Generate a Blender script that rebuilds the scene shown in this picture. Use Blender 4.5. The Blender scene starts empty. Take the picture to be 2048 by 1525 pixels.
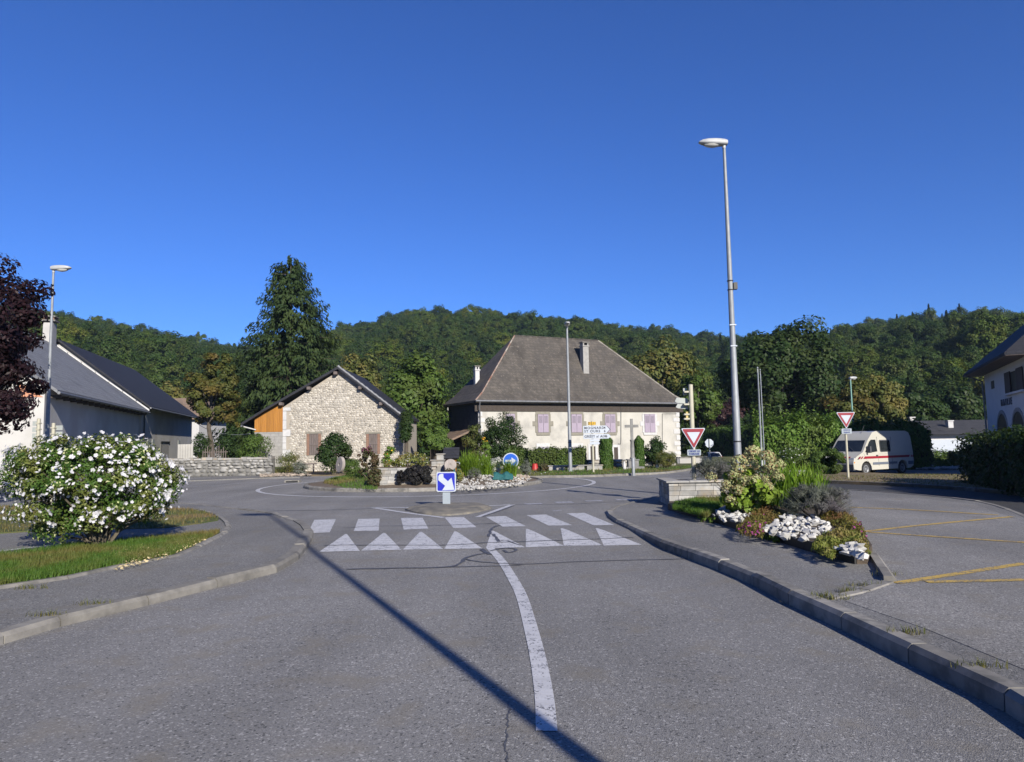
import bpy, bmesh, math, random
import numpy as np
from mathutils import Vector, Matrix

S = bpy.context.scene
COL = S.collection
R_ = math.radians
# ---------------------------------------------------------------- camera
F, CX, CY, PIT, ROL, EYE = 1416.0, 1024.0, 762.5, R_(4.94), R_(1.0), 1.6
cam = bpy.data.cameras.new('camera')
cam.sensor_width = 36.0
cam.lens = F / 2048 * 36.0
cam.clip_start, cam.clip_end = 0.05, 6000
camo = bpy.data.objects.new('camera', cam)
COL.objects.link(camo)
CROT = Matrix.Rotation(math.pi / 2 + PIT, 3, 'X') @ Matrix.Rotation(-ROL, 3, 'Z')
camo.matrix_world = Matrix.Translation((0, 0, EYE)) @ CROT.to_4x4()
S.camera = camo
# ---------------------------------------------------------------- sky and sun
SUN_EL = R_(25.0)
SUN_H = Vector((0.43, -0.903)).normalized()
w = bpy.data.worlds.new('World')
S.world = w
w.use_nodes = True
wn = w.node_tree
sky = wn.nodes.new('ShaderNodeTexSky')
sky.sky_type = 'NISHITA'
sky.sun_disc = False
sky.sun_elevation = SUN_EL
sky.sun_rotation = math.atan2(SUN_H.x, SUN_H.y)
sky.altitude = 400
sky.air_density = 1.0
sky.dust_density = 0.15
sky.ozone_density = 4.0
bg = wn.nodes['Background']
stint = wn.nodes.new('ShaderNodeMix'); stint.data_type = 'RGBA'; stint.blend_type = 'MULTIPLY'; stint.inputs[0].default_value = 1.0
stint.inputs[7].default_value = (0.245, 0.435, 0.83, 1)      # camera rendering of a very clear, deep blue sky
wn.links.new(sky.outputs[0], stint.inputs[6]); wn.links.new(stint.outputs[2], bg.inputs[0])
bg.inputs[1].default_value = 0.095
sl = bpy.data.lights.new('sun', 'SUN')
sl.energy = 5.0
sl.angle = R_(0.53)
sl.color = (1.0, 0.925, 0.80)
so = bpy.data.objects.new('sun', sl)
COL.objects.link(so)
so.location = (20, -40, 30)
so.rotation_euler = Vector((-SUN_H.x * math.cos(SUN_EL), -SUN_H.y * math.cos(SUN_EL), -math.sin(SUN_EL))).to_track_quat('-Z', 'Y').to_euler()
S.view_settings.view_transform = 'Standard'
S.view_settings.look = 'None'
S.view_settings.gamma = 1
S.view_settings.exposure = 0.85
S.render.engine = 'CYCLES'
S.cycles.max_bounces = 6
S.cycles.transparent_max_bounces = 6

# ---------------------------------------------------------------- survey helpers
def ss(a, b, x):
    t = min(1, max(0, (x - a) / (b - a)))
    return t * t * (3 - 2 * t)
def H(x, y):                      # height of the road surface
    return -(0.035 + 0.04 * ss(-3, 2.5, x)) * (1 - min(1, max(0, (y - 10.9) / 2.0))) * (1 if y < 13 else 0) - 0.46 * ss(25, 37, y) * ss(9, 15, x)
def ray(px, py):
    return CROT @ Vector(((px - CX) / F, -(py - CY) / F, -1))
def G(px, py, z=0.0):             # sighted point on a level plane
    d = ray(px, py); t = (z - EYE) / d.z
    return Vector((d.x * t, d.y * t, z))
def GR(px, py, dz=0.0):           # sighted point on the road surface
    z = 0.0
    for _ in range(6):
        p = G(px, py, z + dz); z = H(p.x, p.y)
    return G(px, py, z + dz)
def at(px, py, Y):
    d = ray(px, py); t = Y / d.y
    return Vector((d.x * t, Y, EYE + d.z * t))
def hit(px, py, P0, nrm):
    d = ray(px, py); o = Vector((0, 0, EYE))
    t = (Vector(P0) - o).dot(nrm) / d.dot(nrm)
    return o + d * t

# ---------------------------------------------------------------- object helpers
def tag(o, label=None, cat=None, group=None, kind=None):
    if label: o['label'] = label
    if cat: o['category'] = cat
    if group: o['group'] = group
    if kind: o['kind'] = kind
    return o
def thing(name, loc=(0, 0, 0), rz=0.0, label=None, cat=None, group=None, kind=None):
    o = bpy.data.objects.new(name, None)
    COL.objects.link(o)
    o.location = loc; o.rotation_euler = (0, 0, rz)
    o.empty_display_size = 0.1
    return tag(o, label, cat, group, kind)
def link(name, me, parent=None, loc=None, rot=None):
    o = bpy.data.objects.new(name, me)
    COL.objects.link(o)
    if parent: o.parent = parent
    if loc is not None: o.location = loc
    if rot is not None: o.rotation_euler = rot
    return o
def dup(root, loc, rz=None, label=None, scale=None):
    r = root.copy(); COL.objects.link(r); r.location = loc
    if rz is not None: r.rotation_euler = (0, 0, rz)
    if scale: r.scale = (scale,) * 3
    if label: r['label'] = label
    for ch in list(root.children):
        c = ch.copy(); COL.objects.link(c); c.parent = r
        for g in list(ch.children):
            d = g.copy(); COL.objects.link(d); d.parent = c
    return r

class MB:
    def __init__(self): self.bm = bmesh.new()
    def quad(self, *p):
        try: self.bm.faces.new([self.bm.verts.new(q) for q in p])
        except ValueError: pass
        return self
    def box(self, x0, x1, y0, y1, z0, z1, mat=None):
        c = [(x, y, z) for z in (z0, z1) for y in (y0, y1) for x in (x0, x1)]
        if mat is not None: c = [mat @ Vector(q) for q in c]
        v = [self.bm.verts.new(q) for q in c]
        for f in ((0, 2, 3, 1), (4, 5, 7, 6), (0, 1, 5, 4), (2, 6, 7, 3), (0, 4, 6, 2), (1, 3, 7, 5)):
            self.bm.faces.new([v[i] for i in f])
        return self
    def prism(self, pts, z0, z1, cap0=True):   # extrude xy polygon (counter-clockwise) in z; z1 may be a function
        fz = z1 if callable(z1) else (lambda x, y: z1)
        a = [self.bm.verts.new((p[0], p[1], z0)) for p in pts]
        b = [self.bm.verts.new((p[0], p[1], fz(p[0], p[1]))) for p in pts]
        n = len(pts)
        for i in range(n): self.bm.faces.new((a[i], a[(i + 1) % n], b[(i + 1) % n], b[i]))
        f = [self.bm.faces.new(b)]
        if cap0: f.append(self.bm.faces.new(a[::-1]))
        for q in f: q.normal_update()
        bmesh.ops.triangulate(self.bm, faces=f)
        return self
    def plate(self, pts, y0, y1):              # extrude an xz polygon in y
        a = [self.bm.verts.new((p[0], y0, p[1])) for p in pts]
        b = [self.bm.verts.new((p[0], y1, p[1])) for p in pts]
        n = len(pts)
        for i in range(n): self.bm.faces.new((a[i], a[(i + 1) % n], b[(i + 1) % n], b[i]))
        f = [self.bm.faces.new(a[::-1]), self.bm.faces.new(b)]
        for q in f: q.normal_update()
        bmesh.ops.triangulate(self.bm, faces=f)
        return self
    def tube(self, pts, rad, n=10, cap=True):
        pts = [Vector(p) for p in pts]
        rad = rad if isinstance(rad, (list, tuple)) else [rad] * len(pts)
        rings = []; ref = None
        for i, p in enumerate(pts):
            t = (pts[min(i + 1, len(pts) - 1)] - pts[max(i - 1, 0)]).normalized()
            if ref is None: ref = t.orthogonal().normalized()
            ref = (ref - t * ref.dot(t)).normalized(); b = t.cross(ref)
            rings.append([self.bm.verts.new(p + (ref * math.cos(k * 2 * math.pi / n) + b * math.sin(k * 2 * math.pi / n)) * rad[i]) for k in range(n)])
        for r0, r1 in zip(rings, rings[1:]):
            for k in range(n): self.bm.faces.new((r0[k], r0[(k + 1) % n], r1[(k + 1) % n], r1[k]))
        if cap:
            self.bm.faces.new(rings[0][::-1]); self.bm.faces.new(rings[-1])
        return self
    def lathe(self, prof, n=20, c=(0, 0, 0)):   # prof: (r, z) from bottom to top
        rings = [[self.bm.verts.new((c[0] + max(r, 1e-4) * math.cos(k * 2 * math.pi / n), c[1] + max(r, 1e-4) * math.sin(k * 2 * math.pi / n), c[2] + z)) for k in range(n)] for r, z in prof]
        for r0, r1 in zip(rings, rings[1:]):
            for k in range(n): self.bm.faces.new((r0[k], r0[(k + 1) % n], r1[(k + 1) % n], r1[k]))
        self.bm.faces.new(rings[0][::-1]); self.bm.faces.new(rings[-1])
        return self
    def mesh(self, name, mat, bevel=0, smooth=None, seg=1):
        if bevel: bmesh.ops.bevel(self.bm, geom=[e for e in self.bm.edges if len(e.link_faces) == 2 and e.calc_face_angle(0) > 0.5], offset=bevel, segments=seg, affect='EDGES', clamp_overlap=True)
        bmesh.ops.recalc_face_normals(self.bm, faces=self.bm.faces)
        me = bpy.data.meshes.new(name); self.bm.to_mesh(me); self.bm.free()
        if mat: me.materials.append(mat)
        if smooth is not None:
            me.polygons.foreach_set('use_smooth', [True] * len(me.polygons))
            me.set_sharp_from_angle(angle=R_(smooth))
        return me
    def build(self, name, mat, parent=None, bevel=0, smooth=None, loc=None, rot=None, seg=1):
        return link(name, self.mesh(name, mat, bevel, smooth, seg), parent, loc, rot)

def mesh_np(name, V, Fc, mat, smooth=False):
    V = np.asarray(V, np.float32); Fc = np.asarray(Fc, np.int32)
    me = bpy.data.meshes.new(name); k = Fc.shape[1]
    me.vertices.add(len(V)); me.vertices.foreach_set('co', V.ravel())
    me.loops.add(Fc.size); me.loops.foreach_set('vertex_index', Fc.ravel())
    me.polygons.add(len(Fc)); me.polygons.foreach_set('loop_start', np.arange(0, Fc.size, k, dtype=np.int32))
    if smooth: me.polygons.foreach_set('use_smooth', np.ones(len(Fc), bool))
    me.update(calc_edges=True); me.validate()
    me.materials.append(mat)
    return me
def unit(a): return a / np.maximum(np.linalg.norm(a, axis=-1, keepdims=True), 1e-9)
def leaf_arrays(P, N, L, Wd, rng, T=None, fold=0.12):
    n = len(P); N = unit(N)
    if T is None: T = rng.normal(size=(n, 3))
    T = unit(T - N * np.sum(T * N, 1, keepdims=True)); B = np.cross(N, T)
    L = (np.ones(n) * L * rng.uniform(.65, 1.3, n))[:, None]; Wd = (np.ones(n) * Wd * rng.uniform(.7, 1.25, n))[:, None]
    V = np.stack([P - T * L / 2, P + B * Wd / 2 + N * Wd * fold, P + T * L / 2, P - B * Wd / 2 + N * Wd * fold], 1).reshape(-1, 3)
    return V, np.arange(4 * n).reshape(-1, 4)
def leaves(name, P, N, L, Wd, mat, parent, rng, T=None, fold=0.12):
    V, Fc = leaf_arrays(P, N, L, Wd, rng, T, fold)
    return link(name, mesh_np(name, V, Fc, mat), parent)
def blob_points(rng, c, r, n, clumps=40, cr=.34, shell=.55, low=-.75, lump=.18):
    c = np.array(c, float); r = np.array(r, float)
    d = unit(rng.normal(size=(clumps * 3, 3))); d = d[d[:, 2] > low][:clumps]
    ph = rng.uniform(0, 6.3, 6)
    wob = 1 + lump * (np.sin(3 * np.arctan2(d[:, 1], d[:, 0]) + ph[0]) * .6 + np.sin(5 * d[:, 2] + ph[1] + 2 * d[:, 0]) * .7)
    cc = c + d * r * (shell + (1 - shell) * rng.uniform(0, 1, (len(d), 1)) ** .5) * wob[:, None] * (1 - cr * .75)
    crr = cr * r.min() * rng.uniform(.6, 1.35, len(d))
    k = rng.integers(0, len(d), n)
    o = unit(rng.normal(size=(n, 3)))
    P = cc[k] + o * (crr[k] * rng.uniform(.35, 1, n) ** .5)[:, None] * np.array([1, 1, .8])
    N = o * .8 + unit(P - c) * .5 + rng.normal(size=(n, 3)) * .45 + np.array([0, 0, .35])
    return P, N, cc

# ---------------------------------------------------------------- materials
def _nodes(name):
    m = bpy.data.materials.new(name); m.use_nodes = True
    return m, m.node_tree, m.node_tree.nodes['Principled BSDF']
def _n(nt, typ, **kw):
    n = nt.nodes.new(typ)
    for k, v in kw.items():
        if k in n.inputs: n.inputs[k].default_value = v
        else: setattr(n, k, v)
    return n
def c4(c): return (c[0], c[1], c[2], 1)
def mixc(nt, f, a, b, typ='MIX'):
    m = nt.nodes.new('ShaderNodeMix'); m.data_type = 'RGBA'; m.blend_type = typ
    for s, v in ((0, f), (6, a), (7, b)):
        if hasattr(v, 'is_output'): nt.links.new(v, m.inputs[s])
        elif s == 0: m.inputs[s].default_value = v
        else: m.inputs[s].default_value = c4(v)
    return m.outputs[2]
def rampf(nt, src, a, b):
    r = nt.nodes.new('ShaderNodeMapRange'); r.inputs[1].default_value = a; r.inputs[2].default_value = b
    nt.links.new(src, r.inputs[0]); return r.outputs[0]
def noise(nt, scale, detail=5, coord='Object', stretch=None, rough=.55):
    tc = nt.nodes.new('ShaderNodeTexCoord'); n = nt.nodes.new('ShaderNodeTexNoise')
    n.inputs['Scale'].default_value = scale; n.inputs['Detail'].default_value = detail; n.inputs['Roughness'].default_value = rough
    s = tc.outputs[coord]
    if stretch:
        mp = nt.nodes.new('ShaderNodeMapping'); mp.inputs['Scale'].default_value = stretch
        nt.links.new(s, mp.inputs[0]); s = mp.outputs[0]
    nt.links.new(s, n.inputs[0]); return n.outputs[0]
def bump(nt, bs, h, strength=.4, dist=.02):
    b = nt.nodes.new('ShaderNodeBump'); b.inputs['Strength'].default_value = strength; b.inputs['Distance'].default_value = dist
    nt.links.new(h, b.inputs['Height']); nt.links.new(b.outputs[0], bs.inputs['Normal'])
def mat(name, c1, c2=None, scale=4, rough=.8, bmp=0, bscale=None, bdist=.02, metal=0, spec=.35, rnd=None, amt=.25, lo=.35, hi=.68, stretch=None, coat=0, c3=None, s3=1.0):
    m, nt, bs = _nodes(name)
    bs.inputs['Roughness'].default_value = rough; bs.inputs['Metallic'].default_value = metal
    bs.inputs['Specular IOR Level'].default_value = spec; bs.inputs['Coat Weight'].default_value = coat
    if c2 is None: c2 = tuple(v * .8 for v in c1)
    f = rampf(nt, noise(nt, scale, 6, stretch=stretch), lo, hi)
    col = mixc(nt, f, c1, c2)
    if c3: col = mixc(nt, rampf(nt, noise(nt, s3, 4), .5, .66), col, c3)
    if rnd:
        if rnd == 'obj': rv = nt.nodes.new('ShaderNodeObjectInfo').outputs['Random']
        else: rv = nt.nodes.new('ShaderNodeNewGeometry').outputs['Random Per Island']
        h = nt.nodes.new('ShaderNodeHueSaturation'); mr = nt.nodes.new('ShaderNodeMapRange')
        mr.inputs[3].default_value = 1 - amt; mr.inputs[4].default_value = 1 + amt
        nt.links.new(rv, mr.inputs[0]); nt.links.new(mr.outputs[0], h.inputs['Value']); nt.links.new(col, h.inputs['Color']); col = h.outputs[0]
    nt.links.new(col, bs.inputs['Base Color'])
    if bmp: bump(nt, bs, noise(nt, bscale or scale * 6, 6, stretch=stretch), bmp, bdist)
    return m
def leafmat(name, c1, c2, c3=None, nscale=.6, trans=.28, rough=.5, island=True, inst=False, tint=(1.25, 1.3, .5)):
    m, nt, bs = _nodes(name)
    g = nt.nodes.new('ShaderNodeNewGeometry')
    col = mixc(nt, g.outputs['Random Per Island'], c1, c2)
    if c3: col = mixc(nt, rampf(nt, noise(nt, nscale, 3), .46, .62), col, c3)
    if inst:
        oi = nt.nodes.new('ShaderNodeObjectInfo')
        cr = nt.nodes.new('ShaderNodeValToRGB'); e = cr.color_ramp.elements
        e[0].position = 0; e[0].color = (.55, .68, .62, 1); e[1].position = 1; e[1].color = (1.75, 1.45, .9, 1)
        for p, cc in ((.3, (.8, .95, .75, 1)), (.6, (1.0, 1.05, .9, 1)), (.82, (1.3, 1.25, .8, 1)), (.93, (1.7, 1.6, .7, 1))):
            k = e.new(p); k.color = cc
        nt.links.new(oi.outputs['Random'], cr.inputs[0]); col = mixc(nt, 1.0, col, cr.outputs[0], 'MULTIPLY')
    bs.inputs['Roughness'].default_value = rough; bs.inputs['Specular IOR Level'].default_value = .15
    nt.links.new(col, bs.inputs['Base Color'])
    tr = nt.nodes.new('ShaderNodeBsdfTranslucent'); tc = mixc(nt, 1.0, col, tint, 'MULTIPLY'); nt.links.new(tc, tr.inputs[0])
    mx = nt.nodes.new('ShaderNodeMixShader'); mx.inputs[0].default_value = trans
    nt.links.new(bs.outputs[0], mx.inputs[1]); nt.links.new(tr.outputs[0], mx.inputs[2])
    nt.links.new(mx.outputs[0], nt.nodes['Material Output'].inputs[0])
    return m
def asphalt(name, base, contrast=1.0, tintc=(1, 1, 1), brown=.25):
    m, nt, bs = _nodes(name)
    bs.inputs['Roughness'].default_value = .82; bs.inputs['Specular IOR Level'].default_value = .3
    tc = nt.nodes.new('ShaderNodeTexCoord')
    def vor(sc):
        v = nt.nodes.new('ShaderNodeTexVoronoi'); v.inputs['Scale'].default_value = sc
        nt.links.new(tc.outputs['Object'], v.inputs[0]); return v
    v1 = vor(120); v2 = vor(75)
    d, l = tuple(base * (1 - .42 * contrast) * t for t in tintc), tuple(base * (1 + .45 * contrast) * t for t in tintc)
    sep = nt.nodes.new('ShaderNodeSeparateColor'); nt.links.new(v1.outputs['Color'], sep.inputs[0])
    col = mixc(nt, sep.outputs[0], d, l)
    sp2 = nt.nodes.new('ShaderNodeSeparateColor'); nt.links.new(v2.outputs['Color'], sp2.inputs[0])
    col = mixc(nt, rampf(nt, sp2.outputs[1], .9, .95), col, tuple(base * 1.8 * t for t in tintc))
    col = mixc(nt, rampf(nt, sp2.outputs[2], .93, .97), col, tuple(base * .42 for t in tintc))
    big = noise(nt, .35, 5); mid = noise(nt, 2.2, 6)
    col = mixc(nt, rampf(nt, big, .38, .66), col, tuple(base * .82 * t for t in tintc), 'MIX') if False else col
    hv = nt.nodes.new('ShaderNodeHueSaturation'); mr = nt.nodes.new('ShaderNodeMapRange')
    mr.inputs[1].default_value = .3; mr.inputs[2].default_value = .7; mr.inputs[3].default_value = .84; mr.inputs[4].default_value = 1.16
    nt.links.new(big, mr.inputs[0]); nt.links.new(mr.outputs[0], hv.inputs['Value']); nt.links.new(col, hv.inputs['Color']); col = hv.outputs[0]
    col = mixc(nt, rampf(nt, mid, .53, .78), col, (base * 1.02, base * .93, base * .78))
    lane = noise(nt, .9, 3, stretch=(1, .06, 1)); h2 = nt.nodes.new('ShaderNodeHueSaturation'); m2 = nt.nodes.new('ShaderNodeMapRange')
    m2.inputs[1].default_value = .3; m2.inputs[2].default_value = .7; m2.inputs[3].default_value = .87; m2.inputs[4].default_value = 1.13
    nt.links.new(lane, m2.inputs[0]); nt.links.new(m2.outputs[0], h2.inputs['Value']); nt.links.new(col, h2.inputs['Color']); col = h2.outputs[0]
    st = noise(nt, 1.3, 6, rough=.7)
    col = mixc(nt, rampf(nt, st, .675, .71), col, (base * .33, base * .33, base * .34))
    nt.links.new(col, bs.inputs['Base Color'])
    bump(nt, bs, v1.outputs['Distance'], .5, .006)
    return m
def paint(name, c, wear=.5, under=(.09, .09, .095)):
    m, nt, bs = _nodes(name)
    bs.inputs['Roughness'].default_value = .6
    n1 = noise(nt, 9, 8, rough=.7); n2 = noise(nt, 2.2, 6, stretch=(1, 6, 1))
    col = mixc(nt, rampf(nt, n2, .3, .7), c, tuple(v * .8 for v in c))
    v = nt.nodes.new('ShaderNodeTexVoronoi'); v.inputs['Scale'].default_value = 80
    tc = nt.nodes.new('ShaderNodeTexCoord'); nt.links.new(tc.outputs['Object'], v.inputs[0])
    sep = nt.nodes.new('ShaderNodeSeparateColor'); nt.links.new(v.outputs['Color'], sep.inputs[0])
    ad = nt.nodes.new('ShaderNodeMath'); ad.operation = 'MULTIPLY_ADD'; ad.inputs[1].default_value = .32
    nt.links.new(sep.outputs[0], ad.inputs[0]); nt.links.new(n1, ad.inputs[2])
    col = mixc(nt, rampf(nt, ad.outputs[0], 1.0 - .42 * wear, 1.06 - .42 * wear), col, under)
    nt.links.new(col, bs.inputs['Base Color']); bump(nt, bs, v.outputs['Distance'], .25, .004)
    return m
def roofmat(name, c1, c2, c3, rows=4.5, width=.3, bstr=.5):
    m, nt, bs = _nodes(name)
    bs.inputs['Roughness'].default_value = .75; bs.inputs['Specular IOR Level'].default_value = .25
    tc = nt.nodes.new('ShaderNodeTexCoord'); sp = nt.nodes.new('ShaderNodeSeparateXYZ'); nt.links.new(tc.outputs['Object'], sp.inputs[0])
    ad = nt.nodes.new('ShaderNodeMath'); nt.links.new(sp.outputs[0], ad.inputs[0]); nt.links.new(sp.outputs[1], ad.inputs[1])
    cb = nt.nodes.new('ShaderNodeCombineXYZ'); nt.links.new(ad.outputs[0], cb.inputs[0]); nt.links.new(sp.outputs[2], cb.inputs[1])
    br = nt.nodes.new('ShaderNodeTexBrick'); nt.links.new(cb.outputs[0], br.inputs[0])
    br.inputs['Scale'].default_value = 1; br.inputs['Brick Width'].default_value = width; br.inputs['Row Height'].default_value = 1 / rows
    br.inputs['Mortar Size'].default_value = .012; br.inputs['Color1'].default_value = c4(c1); br.inputs['Color2'].default_value = c4(c2); br.inputs['Mortar'].default_value = c4(tuple(v * .45 for v in c1))
    col = mixc(nt, rampf(nt, noise(nt, 1.1, 7, rough=.65), .42, .66), br.outputs[0], c3)
    col = mixc(nt, rampf(nt, noise(nt, .5, 6, stretch=(2.5, 2.5, .5)), .5, .72), col, tuple(v * .62 for v in c2))
    col = mixc(nt, rampf(nt, noise(nt, 5, 5, rough=.7), .58, .70), col, tuple(v * 1.45 for v in c1))
    col = mixc(nt, rampf(nt, noise(nt, 11, 3), .70, .74), col, tuple(min(.5, v * 3.0) for v in c1))
    nt.links.new(col, bs.inputs['Base Color']); bump(nt, bs, br.outputs['Fac'], -bstr, .02)
    return m

MT = {}
MT['asphalt'] = asphalt('asphalt_worn', .152, .62, (1.02, 1.0, .985))
MT['pavement'] = asphalt('asphalt_pavement', .134, .8, (1.02, 1.0, .97))
MT['lot'] = asphalt('asphalt_lot', .16, .9, (1.03, 1.0, .96))
MT['new_asphalt'] = asphalt('asphalt_new', .035, .8, (1, 1, 1.02))
MT['tar'] = mat('tar_seam', (.05, .05, .054), (.085, .085, .09), 20, .55)
MT['white_paint'] = paint('road_paint_white', (.46, .46, .475), .56)
MT['worn_paint'] = paint('road_paint_worn', (.34, .34, .36), .75)
MT['yellow_paint'] = paint('road_paint_yellow', (.46, .31, .055), .68)
MT['concrete'] = mat('concrete_kerb', (.20, .19, .175), (.13, .125, .115), 7, .9, .35, 60, .004, rnd='obj', amt=.22, c3=(.10, .098, .092), s3=3.5)
MT['concrete_light'] = mat('concrete_kerb_light', (.20, .19, .172), (.14, .133, .122), 7, .9, .35, 60, .004, rnd='obj', amt=.2, c3=(.11, .105, .097), s3=3)
MT['grass'] = mat('grass_ground', (.045, .075, .018), (.085, .085, .03), 3, .95, .8, 60, .03, c3=(.16, .115, .055), s3=.9)
MT['dry'] = mat('dry_ground', (.17, .125, .075), (.10, .085, .045), 4, .95, .6, 60, .02)
MT['soil'] = mat('soil', (.05, .038, .028), (.08, .062, .045), 8, .95, .8, 40, .02)
MT['galv'] = mat('galvanised_steel', (.22, .235, .255), (.17, .185, .20), 18, .6, metal=.25, spec=.5, stretch=(1, 1, .3))
MT['lampgrey'] = mat('lamp_grey', (.34, .35, .36), (.28, .29, .30), 6, .45)
MT['lampgreen'] = mat('lamp_green', (.16, .30, .27), (.13, .25, .22), 6, .5)
MT['lampglass'] = mat('lamp_glass', (.45, .45, .43), (.38, .38, .36), 6, .15, spec=.6)
MT['dark_metal'] = mat('dark_metal', (.012, .012, .013), (.02, .02, .02), 8, .5)
MT['cream_metal'] = mat('cream_post', (.36, .345, .27), (.31, .295, .235), 9, .5)
MT['sign_white'] = mat('sign_white', (.36, .395, .45), (.33, .365, .42), 4, .4)
MT['sign_red'] = mat('sign_red', (.20, .008, .020), (.17, .007, .017), 4, .42)
MT['sign_blue'] = mat('sign_blue', (.010, .014, .28), (.012, .02, .31), 3, .38)
MT['sign_blue2'] = mat('sign_blue_disc', (.008, .065, .36), (.01, .08, .4), 3, .38)
MT['sign_grey'] = mat('sign_back_grey', (.30, .32, .31), (.24, .26, .25), 5, .55)
MT['sign_panel'] = mat('sign_panel_grey', (.24, .275, .31), (.21, .245, .28), 5, .45)
MT['sign_yellow'] = mat('sign_yellow', (.48, .29, .01), (.43, .26, .01), 4, .45)
MT['ink'] = mat('sign_ink', (.012, .012, .02), (.02, .02, .03), 4, .5)
MT['ink_blue'] = mat('sign_ink_blue', (.02, .035, .13), (.025, .04, .15), 4, .5)
MT['stone_white'] = mat('white_limestone', (.42, .415, .40), (.30, .295, .28), 9, .85, .3, 40, .006, rnd='obj', amt=.2)
MT['stone_grey'] = mat('grey_schist', (.25, .245, .235), (.17, .17, .165), 6, .85, .45, 40, .006, rnd='obj', amt=.28, c3=(.30, .255, .20), s3=3)
MT['slab_light'] = mat('pale_schist', (.285, .28, .27), (.20, .20, .195), 6, .85, .45, 40, .006, rnd='obj', amt=.26, c3=(.26, .225, .175), s3=2.2)
MT['mortar_dark'] = mat('mortar_dark', (.06, .06, .06), (.04, .04, .04), 8, .95)
MT['rubble'] = mat('rubble_stone', (.36, .34, .305), (.27, .255, .23), 5, .9, .4, 30, .01, rnd='island', amt=.38)
MT['rubble_grey'] = mat('rubble_stone_grey', (.24, .235, .225), (.14, .14, .138), 5, .9, .4, 30, .01, rnd='island', amt=.45)
MT['mortar'] = mat('lime_mortar', (.30, .272, .232), (.25, .226, .192), 3, .95, .5, 25, .01, c3=(.28, .26, .23), s3=.6)
MT['mortar_grey'] = mat('grey_mortar', (.16, .155, .145), (.10, .10, .095), 4, .95, .5, 30, .01)
MT['render'] = mat('cream_render', (.385, .374, .345), (.33, .32, .295), .8, .92, .25, 12, .01, c3=(.265, .258, .24), s3=.7)
MT['render_white'] = mat('white_render', (.34, .335, .325), (.29, .285, .28), .9, .9, .2, 14, .01, c3=(.45, .435, .41), s3=.4)
MT['render_pale_grey'] = mat('pale_grey_render', (.40, .395, .38), (.34, .335, .325), .7, .9, .2, 12, .01, c3=(.33, .32, .30), s3=.35)  # one even pale grey for the farm building walls
MT['mairie_wall'] = mat('off_white_render', (.50, .50, .50), (.45, .45, .45), .8, .9, .15, 14, .01)
MT['whitewash'] = mat('whitewashed_stone', (.42, .42, .425), (.35, .35, .355), 6, .85, .3, 30, .005)
MT['surround'] = mat('sandstone_surround', (.19, .18, .15), (.16, .15, .13), 5, .9, .3, 30, .005)
MT['block'] = mat('concrete_block', (.26, .255, .245), (.21, .205, .20), 5, .9, .3, 30, .005)
MT['shutter'] = mat('mauve_shutter', (.265, .225, .285), (.225, .19, .245), 5, .7, stretch=(4, 4, .6))
MT['louver'] = mat('mauve_louver', (.16, .14, .175), (.135, .12, .15), 5, .7)
MT['shutter_grey'] = mat('grey_shutter', (.26, .24, .29), (.21, .20, .24), 5, .7)
MT['brown_shutter'] = mat('brown_shutter', (.045, .032, .028), (.03, .022, .02), 5, .65)
MT['roof_main'] = roofmat('roof_brown_slate', (.088, .078, .068), (.062, .056, .050), (.048, .044, .041))
MT['roof_grey'] = roofmat('roof_grey_slate', (.16, .166, .18), (.145, .15, .163), (.13, .134, .145), 5, .35, .3)
MT['roof_dark'] = roofmat('roof_dark_slate', (.021, .022, .030), (.017, .018, .025), (.018, .019, .024), 5, .35, .3)
MT['roof_brown'] = roofmat('roof_old_tile', (.20, .14, .10), (.16, .115, .085), (.13, .10, .08), 5, .3)
MT['zinc'] = mat('zinc', (.16, .165, .18), (.11, .115, .125), 5, .55, metal=.3)
MT['wood_dark'] = mat('dark_timber', (.035, .028, .024), (.05, .04, .034), 6, .8, .3, 30, .005, stretch=(1, 8, 1))
MT['wood_orange'] = mat('varnished_pine', (.30, .135, .024), (.235, .10, .018), 3, .55, .2, 30, .003, stretch=(10, 10, .5), rnd='obj', amt=.14)
MT['wood_old'] = mat('weathered_door_wood', (.15, .125, .118), (.06, .05, .048), 4, .85, .3, 30, .005, stretch=(12, 12, .6))
MT['brick_red'] = mat('old_brick', (.21, .125, .09), (.16, .10, .075), 8, .9, .3, 30, .005)
MT['brick_orange'] = mat('terracotta', (.42, .20, .12), (.34, .16, .10), 5, .85)
MT['bark'] = mat('bark', (.085, .070, .055), (.045, .038, .032), 6, .95, .8, 20, .03, stretch=(3, 3, .5))
MT['twig'] = mat('twig', (.10, .085, .06), (.06, .05, .038), 8, .9)
MT['glass'] = mat('window_glass', (.012, .015, .018), (.02, .024, .027), 3, .06, spec=.7)
MT['van_paint'] = mat('cream_van_paint', (.39, .38, .335), (.37, .36, .32), 1.5, .32, spec=.5, coat=.3)
MT['van_stripe'] = mat('van_red_stripe', (.22, .014, .025), (.20, .012, .022), 3, .4)
MT['plastic_grey'] = mat('grey_plastic', (.06, .063, .07), (.045, .048, .055), 6, .6)
MT['plastic_blue'] = mat('side_moulding', (.10, .115, .15), (.085, .10, .13), 6, .55)
MT['rubber'] = mat('tyre_rubber', (.018, .018, .019), (.028, .028, .028), 10, .85)
MT['rim'] = mat('wheel_rim', (.20, .21, .23), (.15, .16, .175), 8, .5, metal=.4)
MT['headlamp'] = mat('headlamp_glass', (.55, .58, .62), (.45, .48, .52), 5, .12, spec=.7)
MT['amber'] = mat('amber_lens', (.75, .22, .02), (.65, .18, .02), 5, .25)
MT['red_lens'] = mat('red_lens', (.35, .012, .012), (.3, .01, .01), 5, .25)
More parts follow.
